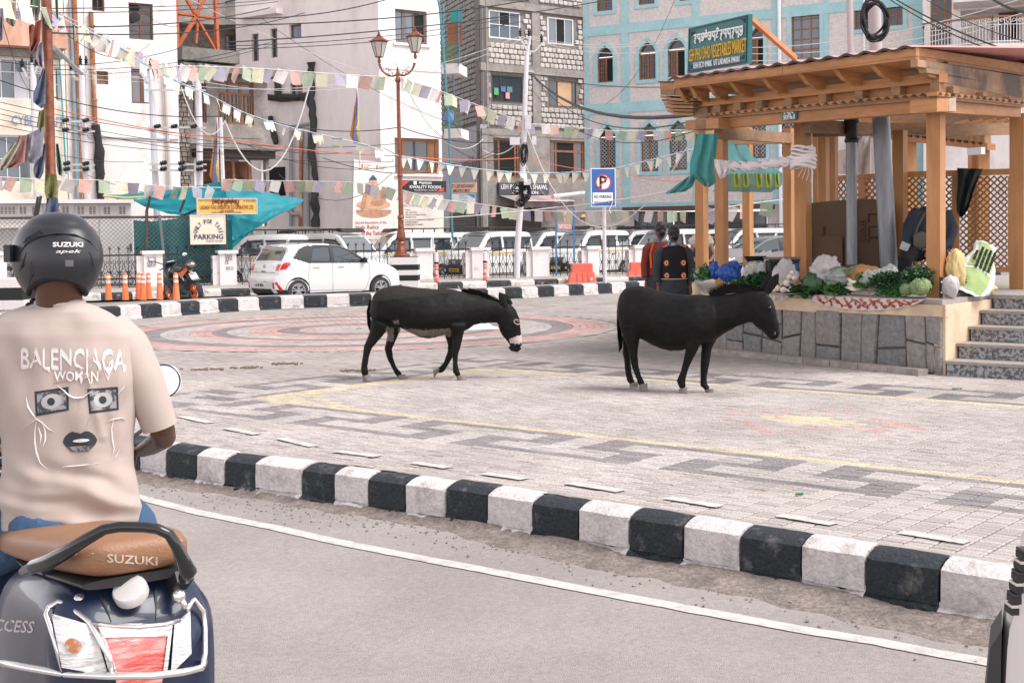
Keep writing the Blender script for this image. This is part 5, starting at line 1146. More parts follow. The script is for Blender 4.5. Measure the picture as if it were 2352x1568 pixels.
# ------------------------------------------------------------------ vehicles
CARW=mat('white_car_paint',(.64,.63,.625),.2,coat=.6,spec=.5); CGL=mat('car_glass',(.03,.045,.05),.04,spec=.9,coat=.3); CBK=mat('black_car_trim',(.015,.016,.018),.45)
TYRE=mat('tyre_rubber',(.03,.03,.032),.85,col2=(.09,.085,.08),scale=6,thr=(.5,.8)); RIM=mat('dark_alloy',(.30,.31,.32),.35,metal=.5); SILV=mat('silver_rim',(.5,.5,.5),.4,metal=.6)
TRED=mat('red_tail_lens',(.50,.02,.02),.15,coat=.6); TCLR=mat('clear_lens',(.62,.62,.62),.08,coat=1,spec=.8); SHAD=mat('underbody',(.01,.01,.01),.9); SEAM=mat('panel_gap',(.10,.10,.10),.8)
PLATE=mat('plate_white',(.70,.68,.64),.5); PLY=mat('plate_yellow',(.70,.42,.04),.5)
def pip(p,poly):
 x,z=p; c=False; n=len(poly)
 for i in range(n):
  x1,z1=poly[i]; x2,z2=poly[(i+1) % n]
  if (z1 > z) != (z2 > z) and x < (x2-x1)*(z-z1)/(z2-z1)+x1: c=not c
 return c
def resamp(P,step):
 Q=[]
 for i in range(len(P)-1):
  a,b_=Vector(P[i]),Vector(P[i+1]); n=max(1,int((b_-a).length/step))
  for k in range(n): Q.append(a.lerp(b_,k/n))
 Q.append(Vector(P[-1])); return Q
def round2(P,k=2):
 for _ in range(k):
  Q=[P[0]]
  for i in range(len(P)-1):
   a,b_=Vector(P[i]),Vector(P[i+1]); Q += [tuple(a.lerp(b_,.2)),tuple(a.lerp(b_,.8))]
  P=Q+[P[-1]]
 return P
class Car:
 def __init__(s,contour,W_,belt,top,roofw,sill,side,strip,endr=.16,step=.05,L=3.8):
  s.W=W_; s.belt=belt; s.topz=top; s.roofw=roofw; s.L=L; s.endr=endr; s.sill=sill
  s.C=resamp(round2(contour),step); s.parts={}
  nv=18; ns=int(1.7/step); rows=[]
  cen=Vector((L/2,sill+.3))
  for t,p in enumerate(s.C):
   q=s.C[min(t+1,len(s.C)-1)]-s.C[max(t-1,0)]; n=Vector((q.y,-q.x)).normalized()
   ring=[]
   Qx=.25+(p.x/L)*(L-.5); Q=Vector((Qx,sill))
   edge=p+n*.035; half=[]
   for k in range(ns+1):
    f=k/ns; r=Q.lerp(edge,f); half.append((r.x,s.w(r.x,r.y)*(1 if k < ns else .985),r.y,'s',f))
   st=[]
   for k in range(nv+1):
    v=1-2*k/nv; cr=.03*(v*v); r=p + n*(cr*.9); st.append((r.x,s.w(edge.x,edge.y)*.955*v,r.y,'t',v))
   ring=[(a,b_,c,d,e) for a,b_,c,d,e in half] + st + [(a,-b_,c,d,e) for a,b_,c,d,e in half[::-1]]
   rows.append(ring)
  n=len(rows[0]); fl={}
  for i in range(len(rows)-1):
   for j in range(n-1):
    q=[rows[i][j],rows[i+1][j],rows[i+1][j+1],rows[i][j+1]]
    cx=sum(a[0] for a in q)/4; cy=sum(a[1] for a in q)/4; cz=sum(a[2] for a in q)/4
    if q[0][3] == 's' and q[2][3] == 's':
     nm=next((nm for nm,po in side if pip((cx,cz),po)),'body')
    else:
     v=abs(cy)/s.w(cx,cz); nm='body'
     if q[0][3] == 't' and q[2][3] == 't': nm=next((nm for nm,fn in strip if fn(cx,cz,v)),'body')
    fl.setdefault(nm if nm == 'body' or q[0][3] == 't' else nm+('.p' if cy > 0 else '.m'),[]).append(q)
  s.fl=fl
 def w(s,x,z):
  h=s.W/2; e=s.endr; L=s.L
  g=1-.16*max(0,1-x/.45)**2.2-.20*max(0,1-(L-x)/.7)**2.2
  f=1-.05*max(0,(.55-z)/.4)**2 if z < .6 else (1 if z < s.belt else 1-(1-s.roofw)*((z-s.belt)/(s.topz-s.belt))**1.15)
  return h*g*f
 def build(s,par,mats):
  out={}
  for nm,qs in s.fl.items():
   base_=nm.split('.')[0]; vm={}; V=[]; F_=[]
   for q in qs:
    idx=[]
    for a in q:
     k=(round(a[0],4),round(a[1],4),round(a[2],4))
     if k not in vm: vm[k]=len(V); V.append(k)
     idx.append(vm[k])
    if len(set(idx)) > 2: F_.append(tuple(dict.fromkeys(idx)))
   if base_ in ('windscreen','side_window','rear_window'):
    V=[(x,y*(1-.012/max(.3,abs(y))) if base_ == 'side_window' else y,z) for x,y,z in V]
   b=MB(); b.add(V,F_); out[nm]=b.build(base_,mats.get(base_,CARW),par,smooth=True,local=True,auto=40)
  return out
def wheel(par,x,y,r,rimm,wd=.19,spokes=10,side=-1):
 b=MB(); M=Matrix.Rotation(PI/2,3,'X')
 b.lathe((x,y,r),[(r*.62,-wd/2),(r*.93,-wd/2),(r,-wd*.36),(r,wd*.36),(r*.93,wd/2),(r*.62,wd/2)],26,M=M); o=b.build('wheel',TYRE,par,smooth=True,local=True)
 b=MB(); b.lathe((x,y+side*wd*.36,r),[(r*.08,-.01),(r*.64,-.01),(r*.66,.0),(r*.66,.012)],24,M=M)
 b.build('rim_back',SHAD,o,local=True)
 b=MB()
 for k in range(spokes):
  a=2*PI*k/spokes; yy=y+side*(wd*.5+.002)
  b.beam((x+math.cos(a)*r*.1,yy,r+math.sin(a)*r*.1),(x+math.cos(a+.12*(-1)**k)*r*.64,yy,r+math.sin(a+.12*(-1)**k)*r*.64),.03,.03,up=(0,1,0))
 b.lathe((x,y+side*wd*.5,r),[(r*.60,-.012),(r*.66,-.012),(r*.66,.012),(r*.60,.012)],24,M=M); b.lathe((x,y+side*wd*.5,r),[(.02,-.02),(r*.17,-.02),(r*.17,.02),(.02,.02)],12,M=M)
 b.build('rim',rimm,o,smooth=True,local=True,fix=False)
 return o
def arch_(par,c,x,r,side=-1,R=None):
 b=MB(); n=20; R=R or r*1.16; P=[]
 for k in range(n+1):
  a=-.35+(PI+.7)*k/n; xx,zz=x+R*math.cos(a),r+R*math.sin(a); P.append((xx,side*(c.w(xx,max(zz,.2))+.004),zz))
 b.add(P,[tuple(range(len(P)))]); return b.build('wheel_arch',SHAD,par,local=True,fix=False)
def onside(c,pts,side=-1,off=.006): return [(x,side*(c.w(x,z)+off),z) for x,z in pts]
hc=[(.08,.24),(.01,.34),(-.01,.52),(.02,.66),(.09,.72),(.13,.92),(.20,1.03),(.40,1.33),(.36,1.43),(.52,1.475),(1.0,1.515),(1.6,1.505),(2.05,1.43),(2.72,1.06),(3.25,.96),(3.62,.82),(3.77,.66),(3.80,.45),(3.78,.28),(3.70,.20)]
side=[('side_window.a',[(1.0,1.04),(1.58,1.03),(1.58,1.40),(1.14,1.39)]),('side_window.b',[(1.68,1.02),(2.58,1.0),(2.16,1.29),(1.92,1.39),(1.68,1.41)]),
 ('window_trim',[(.50,1.12),(.92,1.0),(2.72,.97),(2.2,1.33),(1.95,1.435),(1.62,1.45),(.95,1.44),(.72,1.36)]),('tail_lamp',[(.0,.98),(.36,1.04),(.44,.99),(.30,.86),(.02,.80)]),('reflector',[(.06,.55),(.22,.34),(.14,.32),(.02,.52)]),
 ('head_lamp',[(3.30,.84),(3.58,.78),(3.62,.66),(3.42,.70)]),('lower_trim',[(-.1,.12),(4,.12),(4,.27),(3.5,.24),(.5,.24),(.3,.34),(-.1,.36)])]
strip=[('rear_window',lambda x,z,v: x < .45 and 1.05 < z < 1.35 and v < .84),('windscreen',lambda x,z,v: x > 1.9 and z > 1.08 and v < .90 and z < 1.42),('tail_lamp',lambda x,z,v: x < .3 and .80 < z < .97 and v > .80),
 ('lower_trim',lambda x,z,v: z < .36 and x < .5 and v < .8),('reflector',lambda x,z,v: x < .2 and .36 < z < .54 and .86 < v < .97),('grille',lambda x,z,v: x > 3.6 and z < .62 and v < .7)]
hatch=Car(hc,1.68,1.0,1.52,.80,.2,side,strip,step=.03)
hb_=thing('hatchback_car','white hatchback with red tail lamps parked behind the striped traffic island','car')
hatch.build(hb_,{'side_window':CGL,'rear_window':mat('rear_glass',(.10,.105,.105),.08,spec=.8),'windscreen':CGL,'window_trim':CBK,'tail_lamp':TRED,'reflector':TRED,'head_lamp':TCLR,'lower_trim':CBK,'grille':CBK})
for sd in (-1,1):
 for x in (.62,3.07): arch_(hb_,hatch,x,.30,sd); wheel(hb_,x,sd*.755,.30,RIM,side=sd)
b=MB()
for pl_ in ([(.95,.30),(.92,.75),(.98,1.0)],[(1.63,.26),(1.63,1.0)],[(2.72,.97),(2.74,.6),(2.62,.27)],[(.95,.30),(2.62,.27)],[(.98,1.0),(2.72,.97)]): b.tube(onside(hatch,resamp(pl_,.08),-1,.001),.005,4)
b.build('door_seam',SEAM,hb_,local=True)
for x in (1.05,1.78): b=MB(); b.tube(onside(hatch,[(x,.90),(x+.05,.905),(x+.17,.905),(x+.21,.90)],-1,.025),[.008,.016,.016,.008],6); b.build('door_handle',CARW,hb_,smooth=True,local=True)
for sd in (-1,1): b=MB(); b.ball((2.55,sd*.90,1.04),(.07,.11,.075)); b.tube([(2.5,sd*.78,1.0),(2.55,sd*.88,1.02)],.02,5); b.build('wing_mirror',CBK,hb_,smooth=True,local=True)
for sd in (-1,1): b=MB(); b.tube([(x,sd*(hatch.w(x,1.47)*.9),z) for x,z in ((.75,1.50),(.9,1.535),(1.7,1.53),(1.95,1.48))],.014,6); b.build('roof_rail',CBK,hb_,smooth=True,local=True)
b=MB(); b.box((.33,0,1.435),(.14,1.05,.03)); b.build('spoiler',CARW,hb_,local=True); b=MB(); b.box((.245,0,1.425),(.02,.30,.02)); b.build('stop_lamp',TRED,hb_,local=True)
RB_=Matrix(((0,1,0,0),(1,0,0,0),(0,0,1,0),(0,0,0,1)))      # local text x -> car y (seen from behind)
def rear(x,y,z): m=Matrix(((0,1,0,x),(-1,0,0,y),(0,0,1,z),(0,0,0,1))); return hb_m @ m
Wr=Vector((-5.43,32.9,0)); Wf=Vector((-3.53,34.4,0)); ang=math.atan2(Wf.y-Wr.y,Wf.x-Wr.x); dv=(Wf-Wr).normalized(); nl=Vector((-dv.y,dv.x,0))
hb_.rotation_euler=(0,0,ang); hb_.location=Wr - dv*.62 + nl*.755
hb_m=Matrix.LocRotScale(hb_.location,hb_.rotation_euler,None)
b=MB(); b.box((-.012,0,.46),(.02,.50,.13)); pl_=b.build('number_plate',PLATE,hb_,local=True)
fit_text('LA 02 8016',BLACKP,pl_,rear(-.026,0,.46),.44,.085,bold=.03,ext=.01); fit_text('NIOS',CBK,hb_,rear(.095,0,.80),.22,.035,bold=.02,ext=.01)
fit_text('magna',SILV,hb_,rear(.15,-.42,.93),.12,.02,ext=.01); b=MB(); b.lathe((.125,0,.93),[(.035,-.01),(.05,-.01),(.05,.01),(.035,.01)],14,M=Matrix.Rotation(PI/2,3,'Y')); b.build('badge',SILV,hb_,local=True); fit_text('H',SILV,hb_,rear(.11,0,.93),.04,.05,bold=.03,ext=.02,shear=.3)
b=MB(); b.box((.115,0,.83),(.03,.5,.0)); 
b=MB(); b.tube([(.09,y,.775) for y in (-.6,0,.6)],.006,4); b.tube([(.0,-.30,.54),(.0,.30,.54)],.006,4); b.build('tailgate_seam',SEAM,hb_,local=True,fix=False)
b=MB(); b.tube([(1.9,0,1.08),(1.85,0,1.2)],.02,5); b.lathe((1.95,.3,.95),[(.15,-.01),(.17,-.01),(.17,.01),(.15,.01)],16,M=Matrix.Rotation(PI/2.3,3,'Y')); b.build('steering_wheel',CBK,hb_,local=True)
vc=[(.06,.32),(.0,.45),(.02,.95),(.07,1.30),(.16,1.66),(.34,1.775),(.9,1.80),(1.9,1.80),(2.40,1.76),(2.60,1.66),(3.12,1.10),(3.30,.99),(3.52,.86),(3.64,.66),(3.67,.42),(3.62,.26)]
vside=[('side_window.a',[(.22,1.13),(.92,1.13),(.92,1.55),(.30,1.55)]),('side_window.b',[(1.05,1.12),(1.78,1.12),(1.78,1.56),(1.05,1.56)]),('side_window.c',[(1.95,1.10),(2.86,1.08),(2.62,1.34),(2.42,1.53),(1.95,1.56)]),
 ('window_trim',[(1.90,1.06),(2.96,1.04),(2.45,1.58),(1.90,1.61)]),('bumper',[(3.35,.0),(4,.0),(4,.60),(3.45,.52)]),('head_lamp',[(3.36,.82),(3.62,.78),(3.62,.62),(3.42,.62)])]
vstrip=[('windscreen',lambda x,z,v: x > 2.5 and 1.13 < z < 1.66 and v < .90),('rear_window',lambda x,z,v: x < .3 and 1.15 < z < 1.55 and v < .8),('head_lamp',lambda x,z,v: x > 3.5 and .63 < z < .83 and .60 < v < .97),('grille',lambda x,z,v: x > 3.5 and .58 < z < .80 and v < .58),('bumper',lambda x,z,v: x > 3.5 and z < .56)]
van=Car(vc,1.475,1.05,1.8,.86,.26,vside,vstrip,L=3.67,step=.06)
vt=thing('taxi_van','x','van',(0,0,0),0,'white taxi vans in the parking lot')
van.build(vt,{'side_window':CGL,'rear_window':CGL,'windscreen':mat('van_windscreen',(.13,.145,.15),.06,spec=.9,coat=.3),'window_trim':CBK,'head_lamp':TCLR,'bumper':CBK,'grille':CBK})
for sd in (-1,1):
 for x in (.62,2.95): arch_(vt,van,x,.28,sd); wheel(vt,x,sd*.66,.28,SILV,side=sd,spokes=6)
for sd in (-1,1):
 b=MB()
 for pl_ in ([(.98,.3),(.98,1.62)],[(1.86,.3),(1.86,1.62)],[(2.95,1.04),(2.9,.6),(2.75,.3)]): b.tube(onside(van,resamp(pl_,.1),sd,.001),.007,4)
 b.build('door_seam',SEAM,vt,local=True,fix=False)
 b=MB(); P1_=onside(van,resamp([(.08,.98),(1.9,.98),(2.9,.97)],.2),sd,.004); b.loft([[Vector(p) for p in P1_],[Vector(p)+Vector((0,0,.045)) for p in P1_]],close=False,cap=False); b.build('yellow_stripe',mat('taxi_yellow',(.62,.34,.03),.5),vt,local=True)
 b=MB(); b.box((2.78,sd*.84,1.17),(.06,.16,.14)); b.beam((2.8,sd*.70,1.12),(2.8,sd*.80,1.15),.03,.03); b.build('wing_mirror',CBK,vt,local=True)
 b=MB(); b.tube(onside(van,[(1.15,.88),(1.33,.88)],sd,.02),.018,5); b.build('door_handle',CBK,vt,local=True)
 b=MB()
 for wp in ([(.24,1.57),(.93,1.58)],[(1.04,1.585),(1.80,1.585)],[(1.93,1.58),(2.42,1.57),(2.64,1.38)]):
  a_=onside(van,wp,sd,.045); c_=onside(van,[(x,z-.07) for x,z in wp],sd,.03); b.loft([[Vector(p) for p in a_],[Vector(p) for p in c_]],close=False,cap=False)
 b.build('rain_visor',mat('smoked_visor',(.05,.05,.055),.2,spec=.6),vt,local=True)
b=MB(); b.box((3.675,0,.40),(.02,.48,.12)); vp=b.build('number_plate',PLY,vt,local=True)
b=MB()
for z in (.62,.67,.72,.77): b.box((3.645+.0,0,z),(.02,.78,.012))
b.build('grille_bar',SILV,vt,local=True,fix=False)
b=MB(); b.box((3.66,0,.695),(.02,.12,.09)); b.build('badge',SILV,vt,local=True)
for sd in (-1,1): b=MB(); b.ball((3.62,sd*.48,.40),(.04,.06,.06)); b.build('fog_lamp',TCLR,vt,smooth=True,local=True)
b=MB(); b.beam((3.15,.1,1.12),(3.0,.55,1.22),.012,.012); b.beam((3.15,-.5,1.12),(3.02,-.05,1.2),.012,.012); b.build('wiper',CBK,vt,local=True,fix=False)
ra_=MB()
for y in (-.58,.58): ra_.tube([(.4,y,1.93),(2.2,y,1.93),(2.42,y*.95,1.88)],.02,5)
for x in (.4,.85,1.3,1.75,2.2): ra_.tube([(x,-.58,1.93),(x,.58,1.93)],.014,5); ra_.tube([(x,-.60,1.79),(x,-.58,1.93)],.016,5); ra_.tube([(x,.60,1.79),(x,.58,1.93)],.016,5)
ra_.build('roof_rack',CBK,vt,local=True,fix=False)
brd=MB(); brd.prism([(2.30,-.56,1.86),(2.62,-.50,1.80),(2.50,-.50,1.94),(2.34,-.56,1.95)],(0,1.08,0)); brd.build('rack_fairing',CBK,vt,local=True)
def putvan(o,px,Y,deg,lab):              # centre of the van at a picture column
 c=At(px,541,Y); a=math.radians(deg); o.location=(c.x-math.cos(a)*1.83,c.y-math.sin(a)*1.83,0); o.rotation_euler=(0,0,a); o['label']=lab
vans=[(1122,48.6,227,'white van with yellow plate directly behind the two red and white markers'),(775,45.2,-38,'white van showing its windscreen behind the hatchback, facing right'),(590,44.8,212,'white van behind the turquoise tarpaulin and the hatchback tail'),
 (930,49.5,205,'white van behind the copper lamp post base'),(1030,54.5,218,'white van a row back, between the lamp post van and the yellow plated one'),(1352,50.2,224,'white van behind the blue framed phone notice'),(1255,56.5,220,'white van a row back behind the leaning utility pole'),
 (1462,57.5,215,'white van a row back behind the no parking post'),(1540,51.5,222,'white van behind the women in dark vests'),(1640,56,200,'white van seen between the two front pavilion corner posts'),(1722,53.5,195,'white van behind the grey hatchback under the pavilion roof'),(1800,58,205,'white van deepest in the lot, behind the third pavilion post'),(690,52.5,215,'white van roof just over the tail of the hatchback')]
for k,v in enumerate(vans): o=vt if k == 0 else copy_tree(vt); putvan(o,*v)
b=MB(); m4=Matrix.LocRotScale(vt.location,vt.rotation_euler,None)
vf=lambda x,y,z: m4 @ Matrix(((0,-1,0,x),(1,0,0,y),(0,0,1,z),(0,0,0,1)))
fit_text('LA02A 1816',BLACKP,vp,vf(3.69,0,.40),.44,.08,bold=.03,ext=.01)
g2=Car([(p[0],p[1]*.98) for p in hc],1.6,1.0,1.5,.8,.2,side,strip,step=.12); GREYP=mat('grey_car_paint',(.22,.20,.205),.3,coat=.5)
gh=thing('grey_hatchback','mauve grey hatchback parked behind the vegetable stall scales','car'); g2.build(gh,{'body':GREYP,'side_window':CGL,'rear_window':CGL,'windscreen':CGL,'window_trim':CBK,'tail_lamp':TRED,'head_lamp':TCLR,'lower_trim':CBK,'grille':CBK,'reflector':TRED})
for x in (.62,3.07): arch_(gh,g2,x,.3,1); wheel(gh,x,.72,.30,SILV,side=1,spokes=6)
c=At(1745,541,43.5); gh.rotation_euler=(0,0,PI+.35); gh.location=(c.x+1.8,c.y+.5,0)
mb_=thing('motorcycle','black and orange sport motorcycle leaning on its stand behind the orange bollards','motorcycle'); MBK=mat('black_fairing',(.022,.023,.026),.3,coat=.3); MOR=mat('orange_fairing',(.62,.13,.02),.35,coat=.3); MGR=mat('grey_fairing',(.10,.105,.115),.4,coat=.2)
for nm,x in (('front_wheel',.0),('rear_wheel',-1.34)):
 b=MB(); M=Matrix.Rotation(PI/2,3,'X'); wd=.055 if x == 0 else .075
 b.lathe((x,0,.30),[(.225,-wd*.8),(.27,-wd),(.30,-wd*.4),(.305,0),(.30,wd*.4),(.27,wd),(.225,wd*.8)],26,M=M); w_=b.build(nm,TYRE,mb_,smooth=True,local=True)
 b=MB(); b.lathe((x,0,.30),[(.205,-.04),(.228,-.04),(.228,.04),(.205,.04)],26,M=M); b.lathe((x,0,.30),[(.01,-.07),(.05,-.07),(.05,.07),(.01,.07)],10,M=M)
 for k in range(10): a=2*PI*k/10; b.beam((x+.04*math.cos(a),0,.3+.04*math.sin(a)),(x+.21*math.cos(a+.2),0,.3+.21*math.sin(a+.2)),.025,.02,up=(0,1,0))
 b.build('rim',MOR,w_,smooth=True,local=True,fix=False)
def body(name,ring_fn,n,m): b=MB(); b.loft([ring_fn(i/(n-1)) for i in range(n)]); return b.build(name,m,mb_,smooth=True,local=True,auto=50)
def ellring(x,z,ry,rz,k=12,tilt=0): return [(x+tilt*math.sin(2*PI*j/k)*rz,ry*math.cos(2*PI*j/k),z+rz*math.sin(2*PI*j/k)) for j in range(k)]
def loftpts(name,L,m,tilt=0): b=MB(); b.loft([ellring(*q,tilt=tilt) for q in L]); return b.build(name,m,mb_,smooth=True,local=True,auto=60)
loftpts('fuel_tank',[(-.30,.80,.10,.06),(-.38,.84,.15,.11),(-.52,.84,.16,.12),(-.66,.80,.13,.09),(-.76,.76,.09,.05)],MBK)
loftpts('front_cowl',[(.10,.74,.03,.03),(.0,.80,.13,.12),(-.14,.84,.19,.16),(-.26,.80,.20,.15),(-.30,.78,.15,.10)],MBK,tilt=.3)
b=MB(); b.prism([(.06,0,.86),(-.20,.16,1.04),(-.26,.10,1.10),(-.26,-.10,1.10),(-.20,-.16,1.04)],(-.01,0,-.02)); b.build('windshield',mat('smoked_visor',(.05,.05,.055),.2),mb_,local=True)
for sd in (-1,1):
 b=MB(); b.prism([(-.05,sd*.17,.72),(-.35,sd*.19,.74),(-.55,sd*.18,.42),(-.40,sd*.17,.26),(-.15,sd*.16,.40)],(0,-sd*.02,0)); b.build('side_fairing',MBK,mb_,local=True)
 b=MB(); b.prism([(-.78,sd*.11,.80),(-1.20,sd*.09,.96),(-1.24,sd*.07,.90),(-.90,sd*.12,.66)],(0,-sd*.02,0)); b.build('tail_panel',MOR,mb_,local=True)
 b=MB(); b.prism([(-.22,sd*.18,.50),(-.40,sd*.185,.36),(-.34,sd*.18,.28),(-.16,sd*.17,.40)],(0,sd*.006,0)); b.build('lower_panel',MGR,mb_,local=True)
 b=MB(); b.tube([(-.10,sd*.08,1.0),(-.12,sd*.30,1.10),(-.14,sd*.42,1.16)],.014,6); b.ball((-.15,sd*.47,1.19),(.02,.085,.05)); b.build('mirror',MBK,mb_,smooth=True,local=True)
 b=MB(); b.ball((-.172,sd*.47,1.19),(.006,.072,.042)); b.build('mirror_glass',mat('mirror_sky',(.85,.85,.86),.05,metal=.9),mb_,smooth=True,local=True)
 b=MB(); b.tube([(-.16,sd*.08,.92),(-.22,sd*.22,.94),(-.30,sd*.36,.92)],.016,6); b.build('handlebar',MBK,mb_,smooth=True,local=True)
 b=MB(); b.tube([(-.02,sd*.07,.30),(-.14,sd*.07,.62),(-.20,sd*.07,.92)],.024,8); b.build('fork',MGR,mb_,smooth=True,local=True)
loftpts('seat',[(-.72,.84,.10,.03),(-.90,.86,.13,.04),(-1.05,.93,.12,.05),(-1.26,.98,.08,.03)],BLACKR)
loftpts('engine',[(-.42,.44,.12,.14),(-.55,.42,.15,.19),(-.80,.40,.15,.18),(-.92,.40,.1,.1)],mat('engine_metal',(.05,.05,.055),.5,metal=.5,bump=1,bscale=20))
b=MB(); b.beam((-.80,.09,.36),(-1.34,.09,.30),.05,.09); b.beam((-.80,-.09,.36),(-1.34,-.09,.30),.05,.09); b.tube([(-.35,0,.75),(-.70,.1,.60),(-.85,.1,.40)],.03,6); b.tube([(-.80,0,.78),(-1.0,.0,.60),(-.85,0,.40)],.03,6); b.build('frame',MBK,mb_,local=True,fix=False)
b=MB(); n=14; b.loft([[(-1.34+.36*math.cos(a),y,.30+.36*math.sin(a)) for a in [math.radians(10+110*i/n) for i in range(n+1)]] for y in (-.11,-.08,.08,.11)],close=False,cap=False); b.build('rear_mudguard',MGR,mb_,smooth=True,local=True)
b=MB(); b.tube([(-.6,-.12,.24),(-1.0,-.16,.28),(-1.25,-.18,.42)],[.03,.045,.05],8); b.build('exhaust',MGR,mb_,smooth=True,local=True)
b=MB(); b.beam((-.7,.1,.3),(-.62,.34,.0),.02,.02); b.build('side_stand',MBK,mb_,local=True)
b=MB(); b.prism([(-1.30,-.10,.80),(-1.30,.10,.80),(-1.42,.10,.66),(-1.42,-.10,.66)],(-.012,0,-.01)); b.beam((-1.2,0,.86),(-1.34,0,.78),.04,.04); mpl=b.build('number_plate',PLATE,mb_,local=True)
hl=thing('helmet','iridescent visored helmet hung at the tail of the motorcycle','helmet')
mc=At(392,541,34.2); am=math.radians(132); mb_.location=(mc.x,mc.y,0); mb_.rotation_euler=(0,math.radians(0),am); mm_=Matrix.LocRotScale(mb_.location,mb_.rotation_euler,None)
mb_.rotation_euler=Matrix.LocRotScale(None,None,None).to_euler() if False else (Matrix.Rotation(am,3,'Z') @ Matrix.Rotation(math.radians(-8),3,'X')).to_euler()
mm_=Matrix.LocRotScale(mb_.location,mb_.rotation_euler,None)
fit_text('JK02C',BLACKP,mpl,mm_ @ (Matrix.Translation((-1.36,0,.765)) @ Matrix(((0,1,0,0),(-1,0,0,0),(0,0,1,0),(0,0,0,1))) @ Matrix.Rotation(-.7,4,'X')),.17,.05,bold=.02,ext=.01)
b=MB(); hp=mm_ @ Vector((-1.33,.02,1.0)); b.ball(hp,(.13,.13,.13),12); b.build('shell',MBK,hl,smooth=True,auto=0); b=MB(); b.ball(hp+Vector((.02,-.035,.01)),(.115,.11,.085),12); b.build('visor',mat('iridescent_visor',(.45,.35,.25),.08,metal=.8,col2=(.35,.25,.40),scale=4),hl,smooth=True,auto=0)
# ------------------------------------------------------------------ market pavilion
PINE=mat('pine_wood',(.45,.22,.085),.6,col2=(.35,.16,.06),scale=2.2,thr=(.35,.65),var=.10,bump=.12,bscale=30,stretch=(1,1,.18)); 
PINEH=mat('pine_wood_beam',(.43,.205,.08),.6,col2=(.33,.145,.055),scale=3,thr=(.35,.65),var=.12,bump=.12,bscale=30,stretch=(.3,.3,1.5))
PINED=mat('weathered_pine',(.30,.17,.085),.75,col2=(.20,.12,.07),scale=3,thr=(.4,.62),var=.15,stretch=(.4,.4,1.4))
CREAM=mat('cream_render',(.62,.48,.33),.85,col2=(.48,.36,.25),scale=1.6,thr=(.5,.72),var=.06,bump=.2,bscale=14)
STONEM=[mat('granite_'+n,c,.9,var=.28,scale=16,bump=1,bscale=18) for n,c in (('grey',(.23,.215,.205)),('blue',(.19,.187,.187)),('brown',(.255,.23,.21)))]
SLAB=mat('granite_slab',(.30,.27,.25),.7,var=.2,scale=20,bump=.3,bscale=30)
TERR=mat('speckled_granite',(.33,.33,.34),.6,col2=(.09,.095,.10),scale=28,thr=(.45,.55),var=.2,det=3)
PC=Vector((4.78,14.5,0)); PA=Vector((2.67,17.98,0)); PZ=.84
FP=Fac(PA,PC); NF=FP.n; U_=FP.u
PB2=At(1592,541,22.4); PB2.z=0
pav=thing('market_pavilion','open pine timber vegetable stall on a stone base at the right','pavilion',PC)
back=[PC+VD*7.5,PB2+(PC+VD*7.5-PC)*.55+Vector((0,3.5,0)),PB2]
pl=[PC,PA,PB2,Vector((PB2.x+2.2,PB2.y+3.2,0)),PC+VD*7.5]
def inner(P,d): c=sum(P,Vector())/len(P); return [p+(c-p).normalized()*d for p in P]
b=MB(); b.prism([p+Vector((0,0,PZ-.055)) for p in pl],(0,0,.055)); b.build('platform_slab',SLAB,pav)
b=MB(); ip=inner(pl,.05); b.prism([p+Vector((0,0,.02)) for p in ip],(0,0,PZ-.08)); b.build('platform_core',mat('joint_mortar',(.13,.12,.115),.95,var=.2,scale=8),pav)
b=MB(); n=60; L=FP.L
low=lambda s: .60+.05*s+.012*noise.noise(Vector((s*9,0,0)))
for out in (.015,): 
 b.loft([[FP.w(-.02+(L+.04)*i/n,PZ-.058,.02) for i in range(n+1)],[FP.w(-.02+(L+.04)*i/n,low(i/n)+.0,.02) for i in range(n+1)],[FP.w(-.02+(L+.04)*i/n,low(i/n),-.1) for i in range(n+1)]],close=False,cap=False)
b.build('cream_band',CREAM,pav)
FRt=Fac(PC+VD*0,PC+VD*7.5); FLf=Fac(PB2,PA)
b=MB(); b.M=FRt.mtx(); b.bbox(0.02,7.4,-.03,.1,0,PZ-.058); b.build('cream_flank',CREAM,pav)
b=MB(); b.M=FLf.mtx(); b.bbox(0,FLf.L-.03,-.03,.1,0,PZ-.058); b.build('cream_flank',CREAM,pav)
rs=random.Random(21); r1=[0]; r2=[0]
while r1[-1] < L-.55: r1.append(r1[-1]+rs.uniform(.22,.46))
while r2[-1] < L-.50: r2.append(r2[-1]+rs.uniform(.2,.42))
r1.append(L); r2.append(L)
MK=[.31+rs.uniform(-.075,.075) for _ in range(40)]
def mid(u): k=max(0,u)/.19; i=int(k); return MK[i]*(1-k+i)+MK[i+1]*(k-i)
def knots(a,c): return [a]+[i*.19 for i in range(40) if a+.02 < i*.19 < c-.02]+[c]
def stone(P):
 c=[sum(p[0] for p in P)/len(P),sum(p[1] for p in P)/len(P)]; g=MB(); g.M=FP.mtx(); off=rs.random()*30
 def ring(k,y): return [(c[0]+(p[0]-c[0])*k,-y+(.012*noise.noise(Vector((p[0]*9,p[1]*9,off))) if y > 0 else 0),c[1]+(p[1]-c[1])*k) for p in P]
 Q=[]
 for i in range(len(P)):
  a,c_=P[i],P[(i+1)%len(P)]; Q += [a,((a[0]*.6+c_[0]*.4)+rs.uniform(-.006,.006),(a[1]*.6+c_[1]*.4)+rs.uniform(-.006,.006))]
 P=Q; d=rs.uniform(.0,.028); g.loft([ring(.955,-.05),ring(.95,d-.012),ring(.90,d),ring(.45,d+rs.uniform(.0,.016))]); g.build('stone',STONEM[rs.randrange(3)],pav,smooth=True,auto=25)
tp=[0]; bt=[0]
